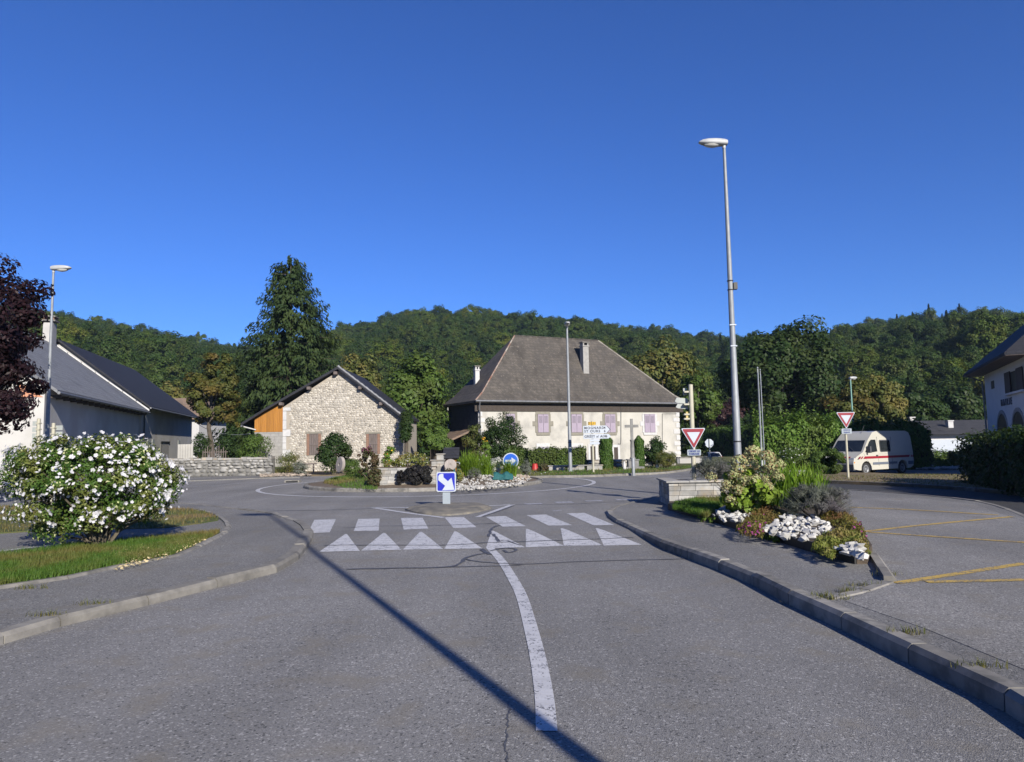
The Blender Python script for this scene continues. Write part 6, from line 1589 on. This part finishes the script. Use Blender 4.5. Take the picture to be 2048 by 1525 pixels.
# blue arrow sign on the splitter island
p = GR(893, 1015); isz = .08
ks = thing('arrow_sign', (p.x, p.y, isz), 0, 'blue square keep-right sign on the splitter island', 'road sign')
sc = p.y / F
MB().plate(rrect(-.095, .095, -.03, .42, .02), .0, .07).build('post', MT['sign_panel'], ks, bevel=.012)
z0 = (1015 - 988.5) * sc - .03; z1_ = (1015 - 949.5) * sc - .03; hw = 19.3 * sc
pl = MB().plate(rrect(-hw, hw, z0, z1_, .045), -.035, -.004).build('plate', MT['sign_white'], ks, bevel=.004)
MB().plate(rrect(-hw + .028, hw - .028, z0 + .028, z1_ - .028, .035), -.04, -.0365).build('blue_face', MT['sign_blue'], pl)
ar = [(232, 1000), (242, 978), (268, 967), (296, 967), (298, 1012), (354, 1062), (400, 1018), (436, 1172), (280, 1175), (318, 1118), (232, 1048)]
MB().plate([((x - 331) / 250 * 2 * hw, z0 + (1195 - y) / 250 * (z1_ - z0)) for x, y in ar][::-1], -.045, -.0415).build('arrow', MT['sign_white'], pl)
# blue round sign
Y = 29.2; c = at(1021.5, 922, Y); R = 15.8 / F * Y
rsn = thing('round_sign', (c.x, Y, isl_z(c.x, Y) - .02), 0, 'blue round arrow sign on the far right of roundabout', 'road sign')
zc = c.z - isl_z(c.x, Y) + .02
MB().tube([(0, .05, 0), (0, .05, zc)], .035, 10).build('post', MT['galv'], rsn)
circ = lambda r: [(r * math.cos(a), zc + r * math.sin(a)) for a in np.linspace(0, 2 * math.pi, 33)[:-1]]
d_ = MB().plate(circ(R), -.02, .01).build('disc', MT['sign_white'], rsn); MB().plate(circ(R * .88), -.026, -.0215).build('blue_face', MT['sign_blue2'], d_)
MB().plate([(-R * .7, zc - R * .13), (R * .1, zc - R * .13), (R * .1, zc - R * .42), (R * .7, zc), (R * .1, zc + R * .42), (R * .1, zc + R * .13), (-R * .7, zc + R * .13)], -.031, -.0275).build('arrow', MT['sign_white'], d_)
def yield_sign(base, w_, zt, zp0, zp1, pw, lean, label, post_top, post_r, tsize, face):
    t = thing('yield_sign', base, face, label, 'road sign', 'yield signs')
    MB().lathe([(post_r, -.03), (post_r, post_top), (post_r * .6, post_top + .01)], 12).build('post', MT['cream_metal'], t, smooth=40)
    y = -post_r - .02
    pl = MB().plate(rtri((0, zt), w_, w_ * .035), y - .02, y).build('plate', MT['sign_white'], t)
    MB().plate(rtri((0, zt - w_ * .03), w_ * .90, w_ * .03), y - .0245, y - .0215).build('red_border', MT['sign_red'], pl)
    MB().plate(rtri((0, zt - w_ * .16), w_ * .53, w_ * .004), y - .029, y - .026).build('white_field', MT['sign_white'], pl)
    pn = MB().plate(rrect(-pw / 2, pw / 2, zp0, zp1, .025), y - .02, y).build('text_panel', MT['sign_panel'], t)
    hh = zp1 - zp0
    text(pn, 'CEDEZ LE', 0, zp0 + hh * .70, tsize, MT['ink_blue'], y - .024, .004, spacing=1.1); text(pn, 'PASSAGE', 0, zp0 + hh * .27, tsize, MT['ink_blue'], y - .024, .004, spacing=1.1)
    for zq in (zt - w_ * .15, (zp0 + zp1) / 2): MB().box(-post_r - .02, post_r + .02, y, post_r * .5, zq - .02, zq + .02).build('clamp', MT['galv'], t)
    return t
Y = 17.75; sc = Y / F; p = at(1390, 1000, Y); pz = KZ + PH - .02
hz_ = lambda px, py: at(px, py, Y).z - pz
ys = yield_sign((p.x, Y, pz), 49 * sc, hz_(1383, 857), hz_(1383, 911.5), hz_(1383, 899.5), 27 * sc, 0, 'yield sign on a tall cream post above the stone planter', hz_(1381, 770), .058, .058, 0)
def back_panel(parent, px0, px1, py0, py1, m, arrow=True, yy=.12):
    a = at(px0, py1, Y); c_ = at(px1, py0, Y); x0, x1, z0, z1_ = a.x - p.x, c_.x - p.x, a.z - pz, c_.z - pz
    pts = [(x1, z0), (x1, z1_), (x0 + .05, z1_ + .03), (x0, (z0 + z1_) / 2), (x0 + .05, z0 + .03)] if arrow else [(x1, z0), (x1, z1_), (x0, z1_), (x0, z0)]
    MB().plate(pts, yy, yy + .03).build('direction_panel', m, parent)
back_panel(ys, 1352, 1378, 797, 808, MT['sign_grey']); back_panel(ys, 1354, 1379, 809.5, 819, MT['sign_grey']); back_panel(ys, 1369, 1376, 776, 790, MT['sign_grey'], False)
back_panel(ys, 1385, 1387.5, 804, 822, MT['cream_metal'], False, .06)
for py in (784, 809, 829, 838): q = at(1378, py, Y); MB().box(q.x - p.x - .12, q.x - p.x + .07, -.02, .13, q.z - pz - .02, q.z - pz + .02).build('bracket', MT['cream_metal'], ys)
MT['bracket_yellow'] = mat('ochre_plate', (.42, .32, .12), (.34, .26, .10), 6, .6)
back_panel(ys, 1372.5, 1376, 824, 841, MT['bracket_yellow'], False, .0)
Y = 25.9; sc = Y / F; p = GR(1697, 962, .1); p = Vector((at(1697, 962, Y).x, Y, .1)); pz = .1
hz_ = lambda px, py: at(px, py, Y).z - pz
yield_sign(p, 38 * sc, hz_(1693, 825), hz_(1693, 868), hz_(1693, 857.5), 20 * sc, 0, 'yield sign on a cream post in front of the white van', hz_(1693, 860), .042, .05, 0)
# direction sign
Y = 34.6; p = at(1187, 947, Y); pz = .08; sc = Y / F
ds = thing('direction_sign', (p.x, Y, pz), 0, 'white direction signs with yellow road number before the farmhouse', 'road sign')
lx = lambda px: (px - 1185.5) * sc
lz = lambda py: at(1186, py, Y).z - pz
MB().lathe([(.05, -.02), (.05, lz(843)), (.03, lz(843) + .01)], 12).build('post', MT['cream_metal'], ds, smooth=40)
def board(px0, px1, py0, py1, m, arrow, y=-.075, chev=False):
    x0, x1, z0, z1_ = lx(px0), lx(px1), lz(py1), lz(py0); zm = (z0 + z1_) / 2; k = (z1_ - z0) * .55
    pts = [(x0, z0), (x1 - k, z0), (x1, zm), (x1 - k, z1_), (x0, z1_)] if arrow else [(x0, z0), (x1, z0), (x1, z1_), (x0, z1_)]
    b = MB().plate(pts, y, y + .025).build('board', m, ds, bevel=.004)
    if chev: MB().plate([(x1 - k - .01, z0 + .012), (x1 - k + .012, z0 + .012), (x1 - .012, zm), (x1 - k + .012, z1_ - .012), (x1 - k - .01, z1_ - .012), (x1 - .05, zm)], y - .004, y - .001).build('chevron', MT['ink'], b)
    return b, x0, x1, z0, z1_
b_, x0, x1, z0, z1_ = board(1177, 1192.5, 844.3, 850.5, MT['sign_yellow'], False); text(b_, 'D211', (x0 + x1) / 2, (z0 + z1_) / 2, .155, MT['ink'], -.079, .004, spacing=1.15)
b_, x0, x1, z0, z1_ = board(1167, 1222, 852, 867.3, MT['sign_white'], True, chev=True)
h = z1_ - z0
text(b_, 'MOGNARD', x0 + .05, z0 + h * .70, .165, MT['ink'], -.08, .004, 'LEFT', 1.25); text(b_, 'ST OURS', x0 + .05, z0 + h * .27, .165, MT['ink'], -.08, .004, 'LEFT', 1.25)
text(b_, '4', x1 - .3, z0 + h * .70, .165, MT['ink'], -.08, .004); text(b_, '6', x1 - .3, z0 + h * .27, .165, MT['ink'], -.08, .004)
b_, x0, x1, z0, z1_ = board(1167, 1222, 869, 878, MT['sign_white'], True)
text(b_, 'GR\u00c9SY s/ AIX', x0 + .05, (z0 + z1_) / 2, .165, MT['ink'], -.08, .004, 'LEFT', 1.12); text(b_, '6', x1 - .22, (z0 + z1_) / 2, .165, MT['ink'], -.08, .004)
for y0_, y1_, xe in ((879, 883.6, 1200), (884.6, 889.5, 1200)):
    board(1179.5, xe, y0_, y1_, MT['sign_white'], True)
# stop sign seen from behind, and the two post groups at the left
Y = 46; p = at(1420, 925, Y); c = at(1419, 887, Y); R = 9 / F * Y
so_ = thing('stop_sign', (p.x, Y, -.46), 0, 'octagonal sign seen from behind near the white car', 'road sign')
zc = c.z + .46
MB().plate([(R * math.cos(a), zc + R * math.sin(a)) for a in [R_(22.5 + 45 * k) for k in range(8)]], .0, .02).build('plate', MT['sign_white'], so_)
MB().tube([(0, -.04, 0), (0, -.04, zc + R * .95)], .035, 8).build('post', MT['sign_grey'], so_)
for i, (px, lab) in enumerate(((73, 'left cream signpost with grey panels behind the flowering shrub'), (103, 'right cream signpost with grey panels behind the flowering shrub'))):
    Y = 18.5; p = at(px, 960, Y); z0 = KZ
    sp = thing('signpost', (p.x, Y, z0), 0, lab, 'signpost', 'signposts behind the shrub'); zt = at(px, 838 if i == 0 else 847, Y).z - z0
    MB().lathe([(.045, -.03), (.045, zt), (.02, zt + .01)], 10).build('post', MT['cream_metal'], sp, smooth=40)
    for k in range(4):
        z = zt - .12 - .16 * k; MB().box(-.2 if i == 0 else .0, .0 if i == 0 else .2, .055, .08, z - .06, z + .06).build('panel', MT['sign_grey'], sp); MB().box(-.05, .05, -.05, .055, z - .015, z + .015).build('clamp', MT['cream_metal'], sp)

# ================================================================ CROSS, BOLLARDS, BENCH, WALLS
MT['cross'] = mat('cross_stone', (.19, .19, .187), (.13, .13, .128), 4, .9, .4, 25, .01)
Y = 37.8; p = at(1266, 940, Y); sc = Y / F; z0 = .08; cz = lambda py: at(1265, py, Y).z - z0
cr = thing('stone_cross', (p.x, Y, z0), 0, 'grey stone cross on a column and square pedestal', 'cross')
MB().box(-.45, .55, -.35, .45, -.05, .12).build('step', MT['cross'], cr, bevel=.02)
MB().box(-.27, .27, -.27, .27, .122, cz(921)).build('pedestal', MT['cross'], cr, bevel=.03)
MB().box(-.31, .31, -.31, .31, cz(921) + .002, cz(919)).build('pedestal_cap', MT['cross'], cr, bevel=.02)
MB().lathe([(.16, 0), (.15, .08), (.11, .14), (.105, (cz(880) - cz(919)) * .6), (.09, cz(880) - cz(919) - .1), (.12, cz(880) - cz(919) - .06), (.12, cz(880) - cz(919))], 14, (0, 0, cz(919))).build('column', MT['cross'], cr, smooth=40)
MB().box(-.065, .065, -.06, .06, cz(880), cz(838)).build('cross_shaft', MT['cross'], cr, bevel=.025)
for sx in (-1, 1): MB().box(min(sx * .066, sx * .36), max(sx * .066, sx * .36), -.055, .055, cz(855.5), cz(850)).build('cross_arm', MT['cross'], cr, bevel=.02)
for px, Y, lab in ((1249, 37.2, 'conical stone bollard left of the stone cross'), (1315, 38.2, 'conical stone bollard right of the stone cross')):
    p = at(px, 942, Y); t = thing('stone_bollard', (p.x, Y, .08), 0, lab, 'bollard', 'stone bollards by the cross')
    MB().lathe([(.09, -.03), (.085, .15), (.065, .34), (.04, .40), (.01, .42)], 12).build('body', MT['whitewash'], t, smooth=50)
p = GR(1267, 952); t = thing('steel_bollard', (p.x, p.y, .0), 0, 'plain steel post at the kerb in front of the cross', 'bollard')
MB().lathe([(.075, -.02), (.075, .78), (.06, .80)], 14).build('post', MT['galv'], t, smooth=40); MB().lathe([(.11, 0), (.11, .012), (.08, .015)], 14).build('base_plate', MT['galv'], t)
Y = 37.4; a = at(1098, 943, Y); c_ = at(1205, 941, Y)
bn_ = thing('stone_bench', (a.x, Y, .08), math.atan2(.0, 1), 'long low stone bench below the ivy hedge', 'bench'); L = c_.x - a.x
rs = random.Random(8); x = 0
for seg_ in ((0, .85), (.98, 1.86), (2.0, L)):
    xx = seg_[0]
    while xx < seg_[1] - .02:
        l = min(rs.uniform(.2, .4), seg_[1] - xx)
        MB().box(xx + .004, xx + l - .004, 0, .38, 0, .125).build('stone', MT['slab_light'], bn_, bevel=.006); MB().box(xx + .004, xx + l - .004, .0, .38, .128, .22).build('stone', MT['slab_light'], bn_, bevel=.006); xx += l
xx = -.05
while xx < L: l = rs.uniform(.7, 1.0); MB().box(xx, min(xx + l - .01, L + .04), -.05, .44, .223, .262).build('seat_slab', MT['stone_grey'], bn_, bevel=.006); xx += l
Y = 40.6; a = at(1000, 935, Y); c_ = at(1345, 935, Y)
rwl = thing('retaining_wall', (a.x, Y, .05), 0, 'grey retaining wall under the ivy hedge', 'wall'); L = c_.x - a.x; wt = .42
MB().box(0, L, .06, .5, -.1, wt).build('wall_core', MT['mortar_grey'], rwl)
V, Fc = rubble(random.Random(19), lambda x, z: 0 < x < L and z < wt - .03, 0, L, .0, wt, .3, .06, .07); tag(link('rubble_stones', mesh_np('rubble_stones', V, Fc, MT['rubble']), rwl), kind='stuff')
xx = 0
while xx < L: l = rs.uniform(.5, .9); MB().box(xx, min(xx + l - .01, L), .0, .54, wt + .002, wt + .05).build('coping_stone', MT['stone_grey'], rwl, bevel=.01); xx += l
Y = 45; a = at(1355, 930, Y); c_ = at(1424, 930, Y)
ww_ = thing('white_wall', (a.x, Y, -.46), 0, 'low whitewashed garden wall left of the white car', 'wall'); wt = at(1390, 914, Y).z + .46
MB().box(0, c_.x - a.x, 0, .3, -.1, wt - .06).build('wall_body', MT['render_white'], ww_); MB().box(-.03, c_.x - a.x + .03, -.04, .34, wt - .058, wt).build('coping', MT['concrete_light'], ww_)
p = G(1070, 943.5, .02); t = thing('red_pot', (p.x, p.y, .02), 0, 'upturned red garden pot on the white stones', 'pot')
MB().lathe([(.23, 0), (.23, .05), (.20, .055), (.135, .40), (.12, .42), (.02, .42)], 18).build('pot', MT['red_pot'], t, smooth=40)
p = GR(586, 965); t = thing('drain_cover', (p.x, p.y, .05), R_(3), 'flat concrete drain cover at the far kerb', 'drain cover'); MB().box(-.32, .32, -.2, .2, -.05, .05).build('slab', MT['concrete_light'], t, bevel=.02)
MB().box(-.26, .26, -.215, -.2, -.04, .02).build('opening', MT['dark_metal'], t)
# gate, pickets, rail
Y = 51; a = at(355, 908, Y); c_ = at(386, 908, Y)
t = thing('white_gate', (a.x, Y, .35), 0, 'white boarded garden gate by the farm building', 'gate'); W2 = c_.x - a.x; hh = at(370, 889, Y).z - .35
for k in range(6): MB().box(W2 * k / 6 + .01, W2 * (k + 1) / 6 - .01, 0, .03, .05, hh).build('board', MT['render_white'], t)
for z in (.12, hh - .15): MB().box(0, W2, .032, .07, z, z + .08).build('rail', MT['render_white'], t)
Y = 46; a = at(405, 908, Y); c_ = at(455, 908, Y); W2 = c_.x - a.x; hh = at(430, 893, Y).z - .35
t = thing('picket_fence', (a.x, Y, .35), 0, 'weathered picket fence under the yellowing tree', 'fence')
for k in range(11): MB().box(W2 * k / 11, W2 * k / 11 + .05, 0, .025, -.02, hh * (.8 + .25 * ((k * 7) % 5) / 5)).build('picket', MT['wood_old'], t)
for z in (.15, hh * .7): MB().box(0, W2, .027, .06, z, z + .05).build('rail', MT['wood_old'], t)
Y = 42.0; a = at(592, 938, Y); c_ = at(627, 938, Y); W2 = c_.x - a.x
t = thing('timber_rail', (a.x, Y, .02), 0, 'rustic timber rail before the left barn door', 'fence')
for x in (0, W2 * .5, W2): MB().tube([(x, 0, -.05), (x, 0, .55)], .045, 7).build('post', MT['wood_old'], t)
MB().tube([(-.2, -.06, .5), (W2 + .2, -.06, .52)], .045, 7).build('rail', MT['wood_old'], t)
q0 = at(392, 846, 64); q1 = at(500, 868, 44)
t = thing('overhead_cable', q0, 0, 'thin cable slung between farm building and barn', 'cable')
MB().tube([(q1 - q0) * f + Vector((0, 0, -1.2 * 4 * f * (1 - f) * .35)) for f in np.linspace(0, 1, 14)], .022, 5).build('wire', MT['sign_grey'], t)
p = at(380, 905, 47); t = thing('garden_hose', (p.x, 47, .36), 0, 'yellow garden hose hanging by the white gate', 'hose')
MB().tube([(-.3, 0, .02), (-.1, 0, .04), (.05, 0, .18), (.15, 0, .5)], .022, 6).build('hose', MT['sign_yellow'], t, smooth=60)

# ================================================================ VAN
fw = Vector((-.88, -.475)).normalized(); lf = Vector((-fw.y, fw.x)); lf = lf if lf.y < 0 else -lf   # side towards the camera
VW = 1.95
corner = at(1711, 930, 36.6)
loc = Vector((corner.x, 36.6)) - fw * 4.9 - lf * (VW / 2)
van = thing('van', (loc.x, loc.y, H(loc.x + fw.x * 2.5, loc.y + fw.y * 2.5) + .005), math.atan2(fw.y, fw.x), 'cream high-roof van with a red stripe parked by the hedge', 'van')
def arch(cx, r=.43, n=9): return [(cx + r * math.cos(a), .33 + r * math.sin(a)) for a in np.linspace(-.08, math.pi + .08, n)]
prof = [(.06, .42), (.0, .62), (.03, 1.2), (.10, 1.95), (.22, 2.22), (.5, 2.31), (2.9, 2.32), (3.3, 2.25), (3.74, 1.86), (4.24, 1.23), (4.70, 1.0), (4.85, .84), (4.9, .6), (4.87, .36), (4.6, .3)] + arch(4.02) + [(1.6, .3)] + arch(.98) + [(.3, .32)]
def vy(z): return VW / 2 * (1 - .085 * max(0, (z - 1.05) / 1.25) ** 1.3)
b = MB(); n = len(prof)
L_ = [b.bm.verts.new((x, vy(z) - (.12 if x > 4.8 else .05 if x > 4.6 else 0), z)) for x, z in prof]; Rr = [b.bm.verts.new((x, -vy(z) + (.12 if x > 4.8 else .05 if x > 4.6 else 0), z)) for x, z in prof]
for i in range(n): b.bm.faces.new((L_[i], L_[(i + 1) % n], Rr[(i + 1) % n], Rr[i]))
fs = [b.bm.faces.new(L_[::-1]), b.bm.faces.new(Rr)]
body = b.build('body', MT['van_paint'], van, bevel=.045, seg=2, smooth=38)
def sidep(name, pts, m, off=.012, parent=None, sgn=1, back=.01):
    b = MB(); a = [b.bm.verts.new((x, sgn * (vy(z) + off), z)) for x, z in pts]; c = [b.bm.verts.new((x, sgn * (vy(z) - back), z)) for x, z in pts]; k = len(pts)
    for i in range(k): b.bm.faces.new((a[i], a[(i + 1) % k], c[(i + 1) % k], c[i]))
    f = b.bm.faces.new(a); bmesh.ops.triangulate(b.bm, faces=[f]); return b.build(name, m, parent or van)
for sg in (1, -1):
    dr = sidep('door', [(3.02, .62), (3.72, .62), (3.98, .84), (4.2, 1.16), (3.70, 1.80), (3.50, 1.92), (3.02, 1.92)], MT['van_paint'], .008, sgn=sg)
    sidep('window', [(3.08, 1.24), (3.55, 1.2), (4.08, 1.22), (3.66, 1.76), (3.5, 1.86), (3.14, 1.86)], MT['glass'], .014, dr, sg)
    sidep('handle', [(3.06, .98), (3.2, .98), (3.2, 1.06), (3.06, 1.06)], MT['plastic_grey'], .03, dr, sg)
    wdw = sidep('side_window', rrect(1.95, 2.85, 1.2, 1.84, .09, 3), MT['plastic_grey'], .010, sgn=sg); sidep('pane', rrect(2.0, 2.8, 1.25, 1.79, .07, 3), MT['glass'], .014, wdw, sg)
    sidep('stripe', [(.42, .88), (4.25, .88), (4.12, 1.0), (.34, 1.0)], MT['van_stripe'], .0125, sgn=sg)
    for x in (4.36, 4.54): sidep('stripe', [(x, .88), (x + .09, .88), (x - .03, 1.0), (x - .12, 1.0)], MT['van_stripe'], .0125, sgn=sg)
    for x in (.18, .04): sidep('stripe', [(x, .88), (x + .08, .88), (x + .02, 1.0), (x - .03, 1.0)], MT['van_stripe'], .0125, sgn=sg)
    sidep('side_moulding', [(1.48, .56), (3.5, .56), (3.5, .68), (1.48, .68)], MT['plastic_blue'], .025, sgn=sg)
    sidep('side_moulding', [(.08, .5), (.5, .5), (.5, .68), (.04, .68)], MT['plastic_blue'], .025, sgn=sg)
    for x in (3.0, 1.85): sidep('panel_gap', [(x, .5), (x + .014, .5), (x + .014, 2.0), (x, 2.0)], MT['plastic_grey'], .0135, sgn=sg)
    sidep('panel_gap', [(.15, 1.1), (2.98, 1.1), (2.98, 1.112), (.15, 1.112)], MT['sign_grey'], .0095, sgn=sg)
    hl = MB().box(4.62, 4.84, sg * .6 if sg > 0 else -.86, .86 if sg > 0 else -.6, .74, .92).build('headlight', MT['headlamp'], van, bevel=.03)
    MB().box(4.60, 4.845, sg * .62 if sg > 0 else -.875, .875 if sg > 0 else -.62, .66, .735).build('indicator', MT['amber'], van, bevel=.015)
    MB().box(3.86, 3.98, sg * 1.0 if sg > 0 else -1.2, 1.2 if sg > 0 else -1.0, 1.18, 1.52).build('mirror', MT['plastic_grey'], van, bevel=.03); MB().box(3.88, 3.96, sg * .9 if sg > 0 else -1.0, 1.0 if sg > 0 else -.9, 1.22, 1.28).build('mirror_arm', MT['plastic_grey'], van)
    for cx in (4.02, .98):
        wh_ = MB().lathe([(.24, -.1), (.32, -.09), (.335, -.05), (.335, .05), (.32, .09), (.24, .1), (.23, .06)], 24).build('wheel', MT['rubber'], van, smooth=35, loc=(cx, sg * .86, .335), rot=(-math.pi / 2 * sg, 0, 0))
        MB().lathe([(.235, .03), (.23, .075), (.17, .085), (.12, .05), (.07, .07), (.02, .075)], 20).build('rim', MT['rim'], wh_, smooth=35)
b = MB(); t_ = .012
wsn = Vector((.63, 0, .5)).normalized()
ws = [(4.22, .86, 1.26), (4.22, -.86, 1.26), (3.77, -.80, 1.83), (3.77, .80, 1.83)]
b.quad(*[tuple(Vector(q) + wsn * .012) for q in ws]); 
for i in range(4): b.quad(ws[i], ws[(i + 1) % 4], tuple(Vector(ws[(i + 1) % 4]) + wsn * .012), tuple(Vector(ws[i]) + wsn * .012))
b.build('windscreen', MT['glass'], van)
for yy in (-.35, .45): MB().tube([tuple(Vector((4.22, yy, 1.27)) + wsn * .03), tuple(Vector((4.02, yy - .45, 1.5)) + wsn * .03)], .01, 5).build('wiper', MT['plastic_grey'], van)
MB().box(4.62, 4.93, -.86, .86, .3, .6).build('front_bumper', MT['plastic_grey'], van, bevel=.05)
MB().box(4.80, 4.89, -.5, .5, .64, .84).build('grille', MT['plastic_grey'], van, bevel=.02)
MB().box(-.04, .14, -.88, .88, .38, .6).build('rear_bumper', MT['plastic_grey'], van, bevel=.03)
MB().quad((4.72, .6, .995), (4.72, -.6, .995), (4.80, -.6, .925), (4.80, .6, .925)).build('front_stripe', MT['van_stripe'], van)
MB().box(2.86, 2.9, -.84, .84, 2.3, 2.335).build('roof_seam', MT['plastic_grey'], van)
MB().tube([(3.35, .3, 2.22), (3.1, .32, 2.62)], .008, 5).build('aerial', MT['plastic_grey'], van)
for sg in (1, -1): MB().box(-.01, .05, sg * .78 if sg > 0 else -.9, .9 if sg > 0 else -.78, .7, 1.05).build('tail_light', MT['red_lens'], van)

# ================================================================ WHITE CAR
Y = 88; p = at(1433, 932, Y); cz0 = -1.55
car = thing('car', (p.x, Y, cz0), R_(100), 'small white hatchback beyond the low whitewashed wall', 'car')
prof = [(0, .35), (-.02, .6), (.05, .95), (.45, 1.42), (.9, 1.5), (2.0, 1.47), (2.75, .98), (3.6, .82), (3.85, .6), (3.85, .35), (3.5, .22), (.4, .22)]
def cy(z): return .84 * (1 - .17 * max(0, (z - .85) / .65))
b = MB(); n = len(prof); A_ = [b.bm.verts.new((x, cy(z), z)) for x, z in prof]; B_ = [b.bm.verts.new((x, -cy(z), z)) for x, z in prof]
for i in range(n): b.bm.faces.new((A_[i], A_[(i + 1) % n], B_[(i + 1) % n], B_[i]))
b.bm.faces.new(A_[::-1]); b.bm.faces.new(B_); b.build('body', MT['car_white'], car, bevel=.04, smooth=40)
b = MB(); b.quad((.04, .68, .98), (.04, -.68, .98), (.38, -.6, 1.37), (.38, .6, 1.37)).build('rear_window', MT['glass'], car)
for sg in (1, -1):
    MB().quad((.55, sg * (cy(1.0) + .008), 1.0), (2.5, sg * (cy(1.0) + .008), 1.0), (1.95, sg * (cy(1.4) + .008), 1.4), (.75, sg * (cy(1.4) + .008), 1.4)).build('side_window', MT['glass'], car)
    MB().box(-.03, .06, sg * .6 if sg > 0 else -.84, .84 if sg > 0 else -.6, .7, .95).build('tail_light', MT['red_lens'], car)
    for cx in (.7, 3.1): w_ = MB().lathe([(.18, -.08), (.28, -.08), (.29, 0), (.28, .08), (.18, .08)], 18).build('wheel', MT['rubber'], car, loc=(cx, sg * .76, .29), rot=(math.pi / 2, 0, 0)); MB().lathe([(.17, -.075), (.16, .075)], 14).build('rim', MT['rim'], w_)
MB().box(-.04, .0, -.25, .25, .5, .62).build('number_plate', MT['sign_white'], car)

# ================================================================ thin summer haze over the valley
MH = bpy.data.materials.new('thin_haze'); MH.use_nodes = True
nt = MH.node_tree; nt.nodes.remove(nt.nodes['Principled BSDF'])
pv = nt.nodes.new('ShaderNodeVolumePrincipled'); pv.inputs['Color'].default_value = (.5, .7, 1, 1); pv.inputs['Density'].default_value = .00014; pv.inputs['Anisotropy'].default_value = .0
nt.links.new(pv.outputs[0], nt.nodes['Material Output'].inputs['Volume'])
tag(MB().box(-3600, 3600, -3600, 3600, -5, 125).build('haze', MH), 'thin bluish haze over the whole valley', 'haze', kind='stuff')
